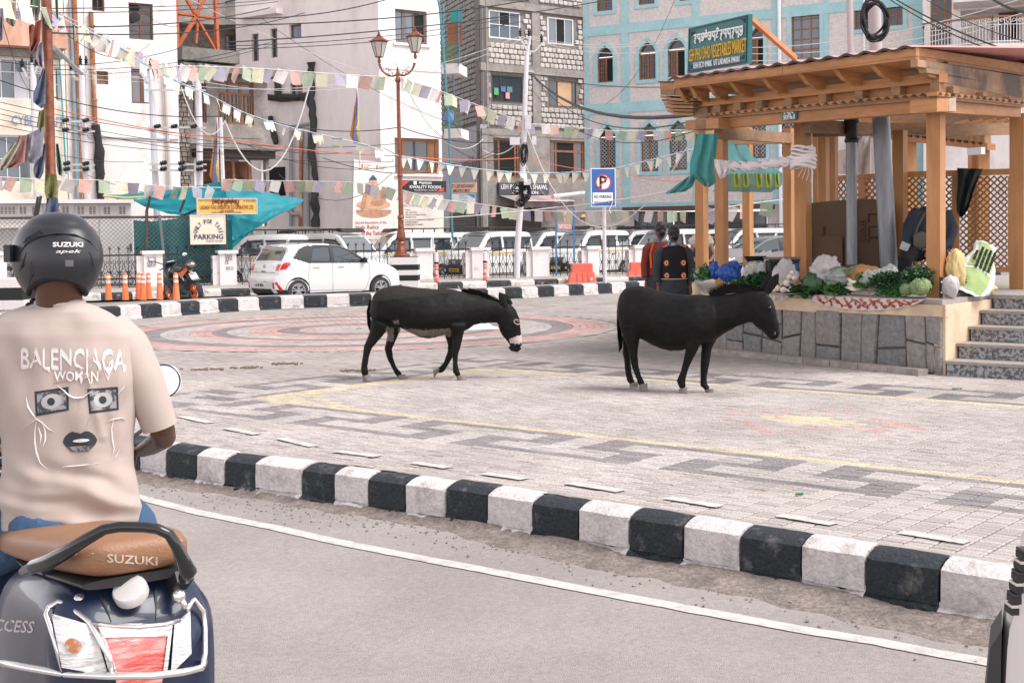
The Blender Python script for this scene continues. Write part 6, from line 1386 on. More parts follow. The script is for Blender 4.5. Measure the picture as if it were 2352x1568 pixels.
while tp[-1] < L-.5: w_=rs.uniform(.22,.44); tp.append(tp[-1]+w_); bt.append(tp[-1]+rs.uniform(-.06,.06))
tp.append(L); bt.append(L); HT=.66
def edge(i,z): return bt[i]+(tp[i]-bt[i])*z/HT
def cell(i,za,zb,zc,zd,e=.003): stone([(edge(i,za)+e,za+e),(edge(i+1,zb)-e,zb+e),(edge(i+1,zc)-e,zc-e),(edge(i,zd)+e,zd-e)])
for i in range(len(tp)-1):
 q=rs.random(); sl=lambda: rs.uniform(-.05,.05)
 if q < .22: cell(i,0,0,HT,HT)
 elif q < .72: m_=rs.uniform(.22,.42); a,c=m_+sl(),m_+sl(); cell(i,0,0,c,a); cell(i,a,c,HT,HT)
 elif q < .9: a,c,d,e_=.22+sl(),.20+sl(),.45+sl(),.43+sl(); cell(i,0,0,c,a); cell(i,a,c,e_,d); cell(i,d,e_,HT,HT)
 else: m_=(bt[i]+bt[i+1])/2; h_=.33+sl(); stone([(bt[i]+.003,.003),(m_-.004,.003),(m_+.02,h_-.003),(edge(i,h_)+.003,h_+.02)]); stone([(m_+.003,.003),(bt[i+1]-.003,.003),(edge(i+1,h_)-.003,h_-.03),(m_+.026,h_-.003)]); stone([(edge(i,h_)+.003,h_+.026),(m_+.02,h_+.003),(edge(i+1,h_)-.003,h_-.024),(tp[i+1]-.003,HT),(tp[i]+.003,HT)])
b=MB()
for i in range(9): a=L*i/9; g=MB(); g.M=FP.mtx((i+.5)*L/9-.1,.035,.19); g.box((0,0,0),(L/9-.01,.16,.07),Matrix.Rotation(rs.uniform(-.03,.03),3,'Z')); g.build('kerb_stone',M_mort,pav)
st_=thing('stone_stairs','speckled granite stairs rising beside the pavilion at the right edge','stairs',PC+UD*.5)
RH=PZ/5
for k in range(5):
 o_=PC+UD*.06+VD*(k*.36-.02); b=MB(); p=[o_,o_+UD*3.2,o_+UD*3.2+VD*(2.2-k*.36),o_+VD*(2.2-k*.36)]
 b.prism([q+Vector((0,0,k*RH)) for q in p],(0,0,RH-.035)); b.build('riser',TERR,st_)
 if k < 4: b=MB(); q0=[p[0]-VD*.025-UD*.02,p[1]-VD*.025,p[1]+VD*.42,p[0]+VD*.42-UD*.02]; b.prism([q+Vector((0,0,(k+1)*RH-.034)) for q in q0],(0,0,.033)); b.build('tread',SLAB,st_)
b=MB(); q0=[PC+UD*.03+VD*1.40,PC+UD*3.2+VD*1.40,PC+UD*3.2+VD*6,PC+UD*.03+VD*6]; b.prism([q+Vector((0,0,PZ-.05)) for q in q0],(0,0,.048)); b.build('landing',SLAB,st_)
def post(x0,x1,yb,yt,Y=None,m=None,ang=None,name='post',zb=None):
 cx=(x0+x1)/2; base_=G(cx,yb,PZ) if Y is None else At(cx,yb,Y); Y=base_.y; w=(x1-x0)*Y/3000/1.36; top=At(cx,yt,Y)
 g=MB(); a=math.atan2(UD.y,UD.x) if ang is None else ang; zb_=PZ if zb is None else zb
 g.box((base_.x,Y,(zb_+top.z)/2),(w,w,top.z-zb_),Matrix.Rotation(a,3,'Z')); o=g.build(name,m or PINE,pav)
 return base_,w
PPn={}
PPn['C']=post(2128,2172,683,256); PPn['A']=post(1643,1674,657,290); PPn['B']=post(1826,1865,661,276); PPn['A2']=post(1598,1628,638,290); PPn['D']=post(2318,2362,664,262)
for x0,x1,Y,yt in ((1706,1731,24.5,296),(1800,1827,22.5,296),(1880,1906,19.0,290),(1904,1926,19.6,290),(2050,2085,18.0,300),(1868,1884,20.5,290)): post(x0,x1,600,yt,Y)
for k in ('A','A2','C'):
 q,w=PPn[k]; g=MB(); g.box((q.x+.02,q.y-w*.72,PZ+.12),(.035,.012,.24)); br=g.build('steel_bracket',STEELB,pav)
 for z in (.06,.18): g=MB(); g.ball((q.x+.02,q.y-w*.72-.01,PZ+z),.012,5); g.build('bolt',GALV,br)
def fpl(out): return Fac(FP.w(0,0,out),FP.w(FP.L,0,out))
def member(f,q,d,m,name,inn=None):       # q: four picture corners tl,tr,br,bl on plane f; d thickness backwards
 P=[f.hit(*p) for p in q]; b=MB(); b.prism([P[3],P[2],P[1],P[0]],f.n*-d); return b.build(name,m,pav)
EC=Vector((4.33,14.0,0)); EL=Vector((2.18,17.56,0)); FE=Fac(EL,EC); FER=Fac(EC,EC+VD*5)
f0=fpl(-.02); f1=fpl(.05); f2=fpl(.13); f3=fpl(.20)
def seg(f,xl,ytl,ybl,xr,ytr,ybr,d,m,name): return member(f,((xl,ytl),(xr,ytr),(xr,ybr),(xl,ybl)),d,m,name)
seg(FE,1548,182,197.5,1797,153,170.5,.05,PINEH,'fascia_board'); seg(FE,1798,152.8,170.3,2104,110,128.5,.05,PINEH,'fascia_board')
fe2=Fac(FE.w(0,0,-.012),FE.w(FE.L,0,-.012)); seg(fe2,1548,197.8,203,2104,128.8,136,.05,PINEH,'fascia_lip')
seg(f0,1637,272,296,2128,228,258,.16,PINEH,'main_beam')
seg(f1,1628,267,273,2150,219,227,.2,PINED,'moulding'); seg(fpl(.08),1626,260.5,267.3,2152,210.5,219.3,.2,PINEH,'dentil_strip')
seg(fpl(.0),1626,243,261,2148,188,211,.12,PINEH,'frieze_board'); seg(f2,1612,228,245,2157,167,189,.14,PINEH,'upper_beam')
fz=fpl(.135)
for k in range(28):                           # dark stepped triangles cut in the strip
 t=(k+.5)/28; a=fpl(.083); X0,X1=1628,2151; x=X0+(X1-X0)*(1.12*t-.12*t*(1-t)*0-.12*t) ; x=X0+(X1-X0)*(t**1.12); yt=260.5+(210.5-260.5)*(x-1626)/(2152-1626); yb=267.3+(219.3-267.3)*(x-1626)/(2152-1626); h=yb-yt; w=(5+4.0*t)
 g=MB()
 for s_ in range(3): g.add([a.hit(x-w*(1-s_*.33),yb-h*(.12+.27*s_)),a.hit(x+w*(1-s_*.33),yb-h*(.12+.27*s_)),a.hit(x+w*(1-s_*.33),yb-h*(.34+.27*s_)),a.hit(x-w*(1-s_*.33),yb-h*(.34+.27*s_))],[(0,1,2,3)])
 g.build('carved_triangle',mat('carved_dark',(.045,.022,.012),.8),pav,fix=False)
for x0,x1 in ((1638,1654),(1684,1700),(1735,1750),(1801.7,1818),(1879.7,1897),(1963,1981),(2047,2067)):
 yt=lambda x: 243+(188-243)*(x-1626)/(2148-1626); yb=lambda x: 260.8+(210.8-260.8)*(x-1626)/(2148-1626)
 seg(fpl(.11),x0,yt(x0)+1,yb(x0)-.5,x1,yt(x1)+1,yb(x1)-.5,.15,PINED,'joist_end')
b=MB(); b.add([FE.hit(1548,201,-.02),FE.hit(2104,133,-.02),f2.hit(2157,150,-.02),f2.hit(1612,214,-.02)],[(0,1,2,3)]); b.build('soffit',PINEH,pav)
for xe,xb in ((1552,1585),(1579,1622),(1620,1665),(1671,1722),(1745,1800),(1829,1886),(1909,1972),(1994,2062),(2094,2140)):
 ye=203+(136-203)*(xe-1548)/(2104-1548); yb=228+(167-228)*(xb-1612)/(2157-1612)
 a=FE.hit(xe,ye,-.07); c=f2.hit(xb,yb,.0); a2=Vector((c.x,c.y,a.z)); zt=a.z+.03; D_=(Vector((c.x,c.y,0))-Vector((a.x,a.y,0)))
 prf=[(0,0),(.0,-.03),(.12,-.06),(.25,-.11),(.36,-.15),(.5,-.17),(.62,-.20),(1.0,-.205),(1.0,0)]
 g=MB(); g.prism([Vector((a.x,a.y,zt))+D_*p[0]+Vector((0,0,p[1])) for p in prf],U_*.07); g.build('rafter_tail',PINEH,pav)
b=MB(); n=120; ROOFM=mat('red_roof_sheet',(.58,.26,.24),.6)
def rf(s,t):
 p=FE.w(-.03+(FE.L+.06)*s,0,.05)+Vector((0,0,0)); e0=FE.hit(1548,180,.05); e1=FE.hit(2104,107.5,.05); z=e0.z+(e1.z-e0.z)*s + .032*abs(math.sin(s*PI*15))**2; q=p-FE.n*(5.0*t); q.z=z+.28*t; return q
b.grid(n,6,rf); b.build('roof_sheet',ROOFM,pav,smooth=True)
b=MB(); b.grid(n,2,lambda s,t: (lambda q: Vector((q.x,q.y,q.z-.006-t*.022)))(rf(s,0))-FE.n*.002); b.build('roof_edge',STEELB,pav)
def blk(f,x0,x1,y0,y1,d,m,out_name='beam_end'): seg(f,x0,y0,y1,x1,y0-(x1-x0)*.09,y1-(x1-x0)*.07,d,m,out_name)
blk(fpl(.16),2107,2129,229,258,.28,PINED); blk(fpl(.161),2129.5,2150,226.5,257,.3,PINEH)
seg(fpl(.1),1574,277,299,1598,275.5,298,.3,PINEH,'beam_end'); seg(fpl(.12),1598.5,272,297,1620,271,296,.25,PINED,'beam_end'); seg(fpl(.18),1620.5,272.5,296,1650,271,295,.25,PINEH,'beam_end')
seg(fpl(.1),1592,228,247,1611,227,246,.2,PINED,'beam_end'); seg(fpl(.05),1594,247.5,271,1625,246,271,.2,PINED,'frieze_end')
for k in range(5):
 yy=219+k*8.2; fL=fpl(.28-.05*k); P=[(1516+k*4,yy),(1530+k*3,yy+1.5),(1541+k*2,yy+6),(1560,yy+7),(1592,yy+7.5),(1592,yy+13.5),(1560,yy+13),(1540+k*2,yy+12),(1529+k*3,yy+7.5),(1517+k*4,yy+6)]
 g=MB(); g.prism([fL.hit(*p) for p in P][::-1],NF*-.5); g.build('eave_plank',PINEH if k % 2 == 0 else PINED,pav)
seg(fpl(.34),1516,190,207,1549,190,207,.6,PINEH,'side_fascia'); seg(fpl(.33),1517,207.5,218,1549,207.5,219,.6,PINED,'side_fascia'); seg(fpl(.32),1550,206,219,1600,204,222,.2,PINED,'side_fascia')
g=MB(); g.prism([fpl(.36).hit(*p) for p in ((1512,190),(1552,188.5),(1552,187),(1512,187))],NF*-.6); g.build('roof_edge',STEELB,pav)
def segr(f,xl,ytl,ybl,xr,ytr,ybr,d,m,name): return member(f,((xl,ytl),(xr,ytr),(xr,ybr),(xl,ybl)),d,m,name)
fr_=lambda out: Fac(PC-U_*0+FRt.n*out,PC+VD*6+FRt.n*out)
segr(FER,2105.5,109,128,2352,147,168,.05,PINEH,'fascia_board'); segr(FER,2105.5,128.5,136,2352,168.5,176,.05,PINED,'fascia_lip')
SMOKE=mat('sooty_pine',(.36,.22,.13),.8,col2=(.12,.095,.08),scale=.9,thr=(.45,.6),var=.1)
FW=Fac(Vector((4.60,14.25,0)),Vector((4.60,14.25,0))+VD*5)
for k,(ya,yb,yc,yd) in enumerate(((136.3,153,176.3,190),(153.5,167,190.5,203),(167.5,188.5,203.5,226))):
 xl=(2108,2128,2157)[k]; segr(FW,xl,ya+(k==0)*0,yb,2352,yc,yd,.08,SMOKE,'side_plank')
segr(fr_(.02),2157,189,211,2352,226,244,.1,PINED,'frieze_board'); segr(fr_(.07),2153,211,220,2352,231,241,.12,PINEH,'dentil_strip'); segr(fr_(.05),2153,220.3,227,2352,241.2,247,.12,PINED,'moulding')
for k in range(14):
 x=2160+k*14.5; y=219+(x-2153)*.105; a=fr_(.075); g=MB()
 for s_ in range(3): w=5*(1-s_*.33); g.add([a.hit(x-w,y-1-s_*2.4),a.hit(x+w,y-1-s_*2.4),a.hit(x+w,y-3-s_*2.4),a.hit(x-w,y-3-s_*2.4)],[(0,1,2,3)])
 g.build('carved_triangle',mat('carved_dark',(.045,.022,.012),.8),pav,fix=False)
segr(fr_(-.02),2172,231,259,2345,241,269,.16,PINEH,'main_beam'); segr(fr_(.12),2152,227,256.5,2179,227,256.5,.3,PINEH,'beam_end'); segr(fr_(.122),2179.5,227,256,2196,224.5,255.5,.3,mat('split_end_grain',(.40,.30,.23),.8,var=.2,scale=9),'beam_end')
for x in (2190,2258,2318): segr(fr_(.10),x,192+(x-2157)*.19,211+(x-2157)*.1,x+13,193+(x-2145)*.19,212+(x-2145)*.1,.15,PINED,'joist_end')
for (a,c) in (((1650,305,18.5),(1860,322,24)),((1872,300,18),(2128,296,19)),((1612,300,22),(1720,296,25)),((1660,322,23),(1870,318,23.5)),((2165,300,18.5),(2352,295,19.5)),((1850,290,16.9),(2060,300,19))):
 g=MB(); g.beam(At(*a),At(*c),.12,.17); g.build('cross_beam',PINED,pav)
b=MB(); cP=[FP.w(0,3.55,-.1),FP.w(FP.L,3.45,-.1),FP.w(FP.L,3.6,-.1)+VD*4.5,FP.w(0,3.6,-.1)+VD*3.5]; b.prism(cP,(0,0,.03)); b.build('ceiling_boards',PINED,pav)
for x,yb,w,yt,Y,lean in ((1956,548,.145,270,17.6,2),(2034,612,.225,265,17.2,22)):
 b=MB(); b.tube([At(x+lean/2,yb+60,Y),At(x-lean/2,yt,Y)],w/2,18); o=tag(b.build('steel_pipe',mat('grey_blue_pipe',(.17,.19,.21),.4,col2=(.30,.30,.31),scale=3,thr=(.4,.7),metal=.2,stretch=(2,2,.4)),smooth=True),('grey steel pipe passing up through the pavilion, its top wrapped in black','thicker pale grey steel pipe leaning beside the cardboard sheets')[x > 2000],'pipe')
b=MB(); P=[At(1955+R_.uniform(-1,1),y,17.6) for y in range(268,330,6)]; b.tube(P,[R_.uniform(.075,.105) for _ in P],12); b.build('black_wrap',PIPEB,bpy.data.objects['steel_pipe'],smooth=True)
LAT=mat('lattice_wood',(.27,.14,.065),.75,var=.15,scale=6)
def lattice(f,x0,x1,y0,y1,st=.062):
 h=prect(f,x0,y0,x1,y1); t=MB(); t.M=f.mtx()
 w,hh=h[1]-h[0],h[3]-h[2]
 for sg in (1,-1):
  c=-hh
  while c < w:
   a=[c,0]; e=[c+hh,hh]
   if a[0] < 0: a=[0,-c]
   if e[0] > w: e=[w,w-c]
   if e[0]-a[0] > .02:
    if sg == -1: a[0],e[0]=w-a[0],w-e[0]
    t.beam((h[0]+a[0],.01*sg,h[2]+a[1]),(h[0]+e[0],.01*sg,h[2]+e[1]),.022,.014,up=(0,1,0))
   c += st*1.414
 t.build('lattice_panel',LAT,pav,fix=False)['kind']='stuff'
FLt=Fac(At(2050,541,18.2),At(2340,541,17.6)); FLt2=Fac(At(1922,541,20.4),At(2050,541,19.6))
lattice(FLt,2083,2186,405,613); lattice(FLt,2205,2314,405,613); lattice(FLt2,1922,2020,411,560,.075)
fbx=lambda f,x0,y0,x1,y1,d0,d1,m,nm: fbox(f,prect(f,x0,y0,x1,y1),d0,d1,m,pav,nm)
for a in ((2060,391,2340,404.5),(2060,613.5,2340,625),(2186,405,2204,613),(2315,405,2325,613),(2072,405,2082,613)): fbx(FLt,*a,-.03,.035,PINE,'lattice_rail')
for a in ((1905,401,2052,410.5),(1975,411,1990,560)): fbx(FLt2,*a,-.03,.035,PINE,'lattice_rail')
t=thing('shop_number_plate','small green plate lettered SHOP No.10 on the pavilion beam','sign',f0.hit(1814,277)); GRS=mat('green_sign',(.012,.12,.115),.5)
seg_=MB(); P=[f0.hit(*p,.03) for p in ((1797,252),(1830,249.5),(1829,274.5),(1796,277))]; seg_.prism(P[::-1],NF*-.012); seg_.build('panel',GRS,t)
f_=fpl(.02); facetext(f_,'SHOP No.10',WHITEP,t,1799.5,265,1826,273,out=.0,bold=.03,ext=.01); u,z=f_.uv(1813,257.5); stroke_text(tib_strokes(4,8),WHITEP,t,f_.mtx(u,z,.0),.19,.07,r=.12)
SGN=Fac(Vector((At(1580,541,17.9).x,17.9,0)),Vector((At(1722,541,16.3).x,16.3,0)))
sg=thing('market_sign','large green sign lettered LEH PHU DHO VEGETABLES MARKET on the pavilion roof','sign',SGN.hit(1650,176))
P=[SGN.hit(*p) for p in ((1581,65.5),(1719,33),(1717,146),(1578.5,168.5))]; b=MB(); b.prism([P[3],P[2],P[1],P[0]],SGN.n*-.06); b.build('panel',GRS,sg)
fr__=[SGN.hit(*p,.004) for p in ((1584,69),(1715.5,37.5),(1713.5,142),(1582,164.5))]; b=MB()
for i in range(4): b.beam(fr__[i],fr__[(i+1)%4],.012,.01,up=tuple(SGN.n))
for cx_,cy_,sx,sy in ((1588,74,1,1),(1710,44,-1,1),(1708,135,-1,-1),(1587,158,1,-1)):
 for k in range(3): q=k*3.6; b.beam(SGN.hit(cx_+sx*q,cy_,.006),SGN.hit(cx_+sx*q,cy_+sy*(9-q),.006),.014,.006,up=tuple(SGN.n)); b.beam(SGN.hit(cx_,cy_+sy*q,.006),SGN.hit(cx_+sx*(9-q),cy_+sy*q,.006),.014,.006,up=tuple(SGN.n))
b.build('frame_line',mat('sign_navy_line',(.01,.03,.08),.6),sg,fix=False)
def slant_text(f,txt,m,par,x0,yl0,yl1,x1,yr0,yr1,**kw):    # lettering on a slanted line: left top/bottom and right top/bottom rows
 me=text_mesh(txt,1.0,kw.get('bold',0)*.45,.02,'CENTER'); X=[v.co.x for v in me.vertices]; Y_=[v.co.y for v in me.vertices]; a0,a1,b0,b1=min(X),max(X),min(Y_),max(Y_)
 TL,BL,TR,BR=f.hit(x0,yl0,.01),f.hit(x0,yl1,.01),f.hit(x1,yr0,.01),f.hit(x1,yr1,.01); vs=[]
 for v in me.vertices: s_=(v.co.x-a0)/(a1-a0); t_=(v.co.y-b0)/(b1-b0); vs.append((BL.lerp(BR,s_)).lerp(TL.lerp(TR,s_),t_)+f.n*(v.co.z*.2))
 g=MB(); g.add(vs,[tuple(p.vertices) for p in me.polygons]); return g.build('lettering',m,par,fix=False)
slant_text(SGN,'LEH PHU DHO VEGETABLES MARKET',mat('sign_yellow',(.66,.40,.03),.6),sg,1583,115,142,1714,87,120)
slant_text(SGN,'LEH ECO PARK  UT LADAKH-194101',WHITEP,sg,1593,145,158,1698,129,142.5)
St=tib_strokes(13,12); g=MB(); TLp,BLp,TRp,BRp=SGN.hit(1594,75,.012),SGN.hit(1594,101,.012),SGN.hit(1708,51,.012),SGN.hit(1708,86,.012)
for pl__ in St:
 Q=[(BLp.lerp(BRp,p[0])).lerp(TLp.lerp(TRp,p[0]),p[1]) for p in pl__]
 for i in range(len(Q)-1): g.beam(Q[i],Q[i+1],.020*(1 if i < 2 else .6),.01,up=tuple(SGN.n))
g.build('lettering',WHITEP,sg,fix=False)
b=MB(); b.beam(SGN.hit(1720,40,-.1),At(1826,134,17.4),.06,.06); b.build('prop',PINE,sg)
b=MB(); b.beam(SGN.hit(1583,170,-.05),SGN.hit(1583,180,-.05),.04,.04); b.build('foot',STEELB,sg)
p2=thing('rear_pavilion','second pine pavilion standing deeper behind the first one','pavilion',At(2200,620,25)); F7=Fac(At(1980,541,26.5),At(2268,541,23.5)); FZ7=Fac(At(1980,541,26.0),At(2300,541,22.8))
def m7(f,x0,y0a,y0b,x1,y1a,y1b,d,m,nm): P=[f.hit(x0,y0a),f.hit(x1,y1a),f.hit(x1,y1b),f.hit(x0,y0b)]; b=MB(); b.prism(P[::-1],f.n*-d); b.build(nm,m,p2)
m7(F7,1960,300,312,2268,330,345,.2,PINEH,'main_beam'); m7(F7,1960,282,299.5,2262,309,329,.15,PINED,'frieze_board'); m7(F7,1960,262,281.5,2262,292,308.5,.2,PINEH,'upper_beam')
m7(FZ7,1960,230,262,2330,262,300,.1,PINED,'soffit_board')
for k in range(12): x=2072+k*16; y=308.5+(x-2072)*.105; m7(F7,x,y-1,y+4,x+7,y,y+5,-.03,mat('carved_dark',(.045,.022,.012),.8),'carved_triangle')
for x in (1985,2090,2240,2256): 
 g=MB(); p=F7.hit(x,541,-.1); g.box((p.x,p.y,1.9),(.2,.2,3.0)); g.build('post',PINE,p2)
for k in range(5): x=2190+k*30; P=[FZ7.hit(*q,.05) for q in ((x,283+k*-1),(x+16,278-k),(x+34,274-k),(x+40,281-k),(x+20,286-k),(x+10,294-k))]; g=MB(); g.prism(P,FZ7.n*-.08); g.build('rafter_tail',PINE,p2)
b=MB(); b.tube([F7.hit(2170,262,.2),F7.hit(2345,258,.6)],.03,6); b.build('white_rod',ALU,p2)
t3=thing('wall_lamp','small rectangular lamp fixed under the rear pavilion beam','lamp',F7.hit(2252,353,.25)); fbox(F7,prect(F7,2250,340,2282,356),.2,.3,PALEP,t3,'lamp_body')
seg(Fac(At(2335,541,17.5),At(2400,541,17)),2343,134,152,2420,130,148,.1,PINEH,'edge_fascia')
b=MB(); b.add([At(2128,110,17),At(2360,128,19),At(2360,123,21),At(2170,108,20)],[(0,1,2,3)]); tag(b.build('green_awning',mat('green_awning',(.01,.30,.26),.6),None),'strip of green awning above the pavilion roof at the right','awning')
cl1=thing('teal_cloth','teal net cloth slung between the left corner posts of the pavilion','cloth',At(1610,430,17.9))
def sheet_px(P,cols,Y0,Y1,m,name,par,fold=.04,ff=14):   # P: list of (x_left,y_left,x_right,y_right) rows
 g=MB(); n=len(P)
 def fn(s,t):
  k=t*(n-1); i=min(int(k),n-2); f_=k-i; xl=P[i][0]*(1-f_)+P[i+1][0]*f_; yl=P[i][1]*(1-f_)+P[i+1][1]*f_; xr=P[i][2]*(1-f_)+P[i+1][2]*f_; yr=P[i][3]*(1-f_)+P[i+1][3]*f_
  return At(xl+(xr-xl)*s,yl+(yr-yl)*s,Y0+(Y1-Y0)*s+fold*math.sin(s*ff+t*3)+fold*.8*noise.noise(Vector((s*5,t*5,Y0))))
 g.grid(cols,n*5,fn); return g.build(name,m,par,smooth=True)
NET=mat('teal_net',(.008,.22,.215),.7,var=.15,scale=5,alpha=.93)
sheet_px([(1598,308,1649,308),(1594,340,1646,345),(1585,372,1640,385),(1584,400,1645,415),(1606,418,1642,422),(1618,428,1630,430)],16,17.7,17.4,NET,'sling',cl1)
sheet_px([(1560,420,1596,395),(1545,432,1598,410),(1529,442,1592,428),(1531,446,1575,440)],12,18,17.8,NET,'tail',cl1)
cl2=thing('teal_back_cloth','sheer teal cloth hung across the far left bay of the pavilion','cloth',At(1740,440,23)); sheet_px([(1672,326,1712,328),(1672,360,1730,360),(1672,400,1798,398),(1650,425,1796,425),(1636,440,1770,442)],20,22.5,24,mat('sheer_teal',(.006,.16,.17),.6,alpha=.85),'sheet',cl2)
for k,(x,w) in enumerate(((1680,20),(1703,16),(1732,19),(1754,18),(1776,14))): sheet_px([(x,398,x+w,399),(x+2,420,x+w+2,422),(x+3,433,x+w-2,436)],5,21.8,21.8,mat('olive_flag',(.22,.27,.06),.8),'olive_flag',cl2,fold=.02)
WCL=mat('white_cotton',(.62,.57,.57),.9,var=.06,scale=6,bump=.5,bscale=14); wc=thing('white_cloth_sling','white cloth twisted between the first two front posts and knotted','cloth',At(1750,380,17))
b=MB(); P=[At(1676,380,17.15),At(1690,381,17.0),At(1715,382,16.9),(At(1745,379,16.8)),At(1775,375,16.6),At(1800,372,16.4),At(1824,369,16.2)]
Q=[]; 
for i in range(len(P)-1):
 for t in range(6): Q.append(P[i].lerp(P[i+1],t/6))
b.tube([q+Vector((0,0,.008*math.sin(i*1.3))) for i,q in enumerate(Q)],[.050+.018*math.sin(i*.55)+.008*math.sin(i*1.9) for i in range(len(Q))],14); b.build('twist',WCL,wc,smooth=True,auto=0)
b=MB(); 
for k in range(3): b.tube([Q[i]+Vector((0,.052*math.cos(i*.42+k*2.1),.052*math.sin(i*.42+k*2.1)))*1.0 for i in range(len(Q))],.018,6)
b.build('twist_fold',WCL,wc,smooth=True,fix=False)
sheet_px([(1640,366,1676,370),(1642,382,1680,384),(1648,398,1676,392),(1655,411,1664,408)],8,17.1,17.0,WCL,'loose_end',wc,fold=.03)
b=MB()
for k in range(7): c=At(1845,340+k*7,15.95); b.tube([c+Vector((.14*math.cos(a),.14*math.sin(a),.02*math.sin(a*2+k))) for a in [i*PI/8 for i in range(17)]],.028-.001*k if k > 2 else .014,7)
b.build('knot',WCL,wc,smooth=True,fix=False)
b=MB()
for k in range(4): p=At(1848+k*4,378,15.75); b.tube([p,p+Vector((.03*k-.05,0,-.1)),p+Vector((.03*k-.08,0,-.15-.02*k))],.0025,4)
b.build('loose_thread',WCL,wc,fix=False)
wb=thing('white_hanging_sheet','crumpled white sheet hung high behind the steel pipes','cloth',At(1960,395,20)); sheet_px([(1958,308,2003,306),(1940,330,2000,320),(1926,345,1999,345),(1924,375,1999,375),(1926,400,1998,401)],14,20.6,20.2,WCL,'sheet',wb,fold=.06)
jk=thing('hanging_jacket','dark green jacket draped over the lattice rail','jacket',At(2220,495,17.6)); sheet_px([(2198,386,2258,388),(2200,405,2250,404),(2199,430,2240,428),(2197,460,2232,455),(2198,485,2224,480),(2204,499,2212,498)],12,17.65,17.6,mat('dark_green_fabric',(.018,.026,.024),.9),'jacket_cloth',jk,fold=.05)
CBD=mat('cardboard',(.14,.09,.055),.85,var=.10,scale=1.6); cb=thing('cardboard_sheets','brown cardboard sheets standing against the back of the stall','cardboard',At(1960,608,17.9)); FCb=Fac(At(1864,541,18.3),At(2054,541,17.7))
for P,o_ in (((( 1864,466),(1960,457),(1962,640),(1866,640)),0),(((1962,456),(2036,458),(2050,475),(2052,640),(1964,640)),-.08),(((1864,543),(1905,541),(1934,545),(1936,640),(1866,640)),.1),(((1941,546),(1970,545),(1973,640),(1940,640)),.3),(((1974,557),(2048,560),(2050,640),(1976,640)),.08)):
 g=MB(); g.prism([FCb.hit(*p,o_) for p in P][::-1],FCb.n*-.012); g.build('cardboard_sheet',CBD,cb)
for txt,cx,cy,w,hgt,rt in (('UCOOLER',1983,535,.36,.07,-PI/2),('Back',1892,531,.14,.05,-PI/2)): u,z=FCb.uv(cx,cy,-.05 if w > .3 else .02); fit_text(txt,BLACKP,cb,FCb.mtx(u,z,-.05 if w > .3 else .03) @ Matrix.Rotation(rt,4,'Y'),w,hgt,bold=.01,ext=.01)
g=MB(); g.M=FCb.mtx(); u,z=FCb.uv(2006,535)
for a in ((-.08,.14),(-.08,-.05),(-.08,-.2),(.08,-.2),(.08,.14)): g.bbox(u+a[0]-.006,u+a[0]+.006,.06,.068,z+a[1],z+a[1]+.12)
for a in (.25,.08,-.07,-.2): g.bbox(u-.08,u+.08,.06,.068,z+a,z+a+.012)
g.build('printed_symbols',BLACKP,cb,fix=False)
# ---- produce
def pl_(px,py,dz=0):                        # heaped on the counter: higher in the picture means farther back and higher up the heap
 fc_=FP if px < 2160 else FRt; e=fc_.hit(px,541); H_=541-.014*(px-1176); ye=H_+(CAMZ-PZ)*FL/e.y; back_=.05+max(0,ye-py)*.011; q=e-fc_.n*back_; q=At(px,py,q.y); q.z=max(PZ+.002,min(q.z,PZ+.16)); q.z += dz; return q
rv=random.Random(33)
LG=[mat('leaf_dark',(.018,.065,.022),.5,var=.4,scale=18,spec=.4),mat('leaf_mid',(.05,.15,.035),.5,var=.3,scale=18,spec=.4),mat('leaf_pale',(.15,.215,.085),.5,var=.25,scale=14,spec=.4),mat('leaf_blue',(.03,.085,.03),.45,var=.35,scale=14)]
def leaves(b,c,r,n,s,flat=.6,up=.3):
 for k in range(n):
  d=Vector((rv.gauss(0,1),rv.gauss(0,1),rv.gauss(0,1))).normalized()*(rv.random()**.5); p=c+Vector((d.x*r[0],d.y*r[1],abs(d.z)*r[2])); a=rv.random()*6.28; t=rv.uniform(-1,1)*flat+up
  u_=Vector((math.cos(a)*math.cos(t),math.sin(a)*math.cos(t),math.sin(t))); v_=u_.cross(Vector((rv.uniform(-1,1),rv.uniform(-1,1),1))).normalized(); l=s*rv.uniform(.6,1.3); w=l*.45; nn=u_.cross(v_)*l*.15
  b.add([p,p+u_*l*.5+v_*w+nn,p+u_*l,p+u_*l*.5-v_*w+nn,p+u_*l*.5-nn*.3],[(0,1,4),(1,2,4),(2,3,4),(3,0,4)])
def clump(name,lab,cat,px,py,r,n,s,mi,**kw):
 c=pl_(px,py); b=MB(); leaves(b,c,r,n,s,**kw); o=b.build(name,LG[mi],fix=False); return tag(o,lab,cat)
clump('leafy_greens','dark leafy greens spilling behind the donkey ears on the counter','greens',1752,664,(.30,.20,.22),1300,.075,0)
clump('spring_onions','bunch of pale stemmed greens beside the milk bottles','greens',1706,664,(.17,.12,.13),420,.09,1)
clump('coriander_heap','heap of coriander in the pale open plastic bag','greens',1998,662,(.20,.15,.20),1100,.04,1)
clump('herb_heap','dark feathery herbs heaped behind the green beans','greens',2050,658,(.30,.17,.18),1700,.04,0)
clump('kale_heap','blue green kale near the seated vendor','greens',2108,655,(.2,.15,.24),800,.045,3)
clump('radish_leaves','green radish leaves at the left of the white radishes','greens',1925,672,(.16,.12,.15),420,.09,1)
clump('spinach_bunch','small spinach tuft behind the rope bag left corner','greens',1620,640,(.2,.2,.18),260,.07,1)
clump('parsley_tuft','curly green tuft rising from the shrink wrapped bale','greens',1926,640,(.14,.1,.16),500,.035,1)
clump('side_leaves','green leaves beside the white sack right of the corner post','greens',2188,634,(.1,.1,.14),90,.09,0)
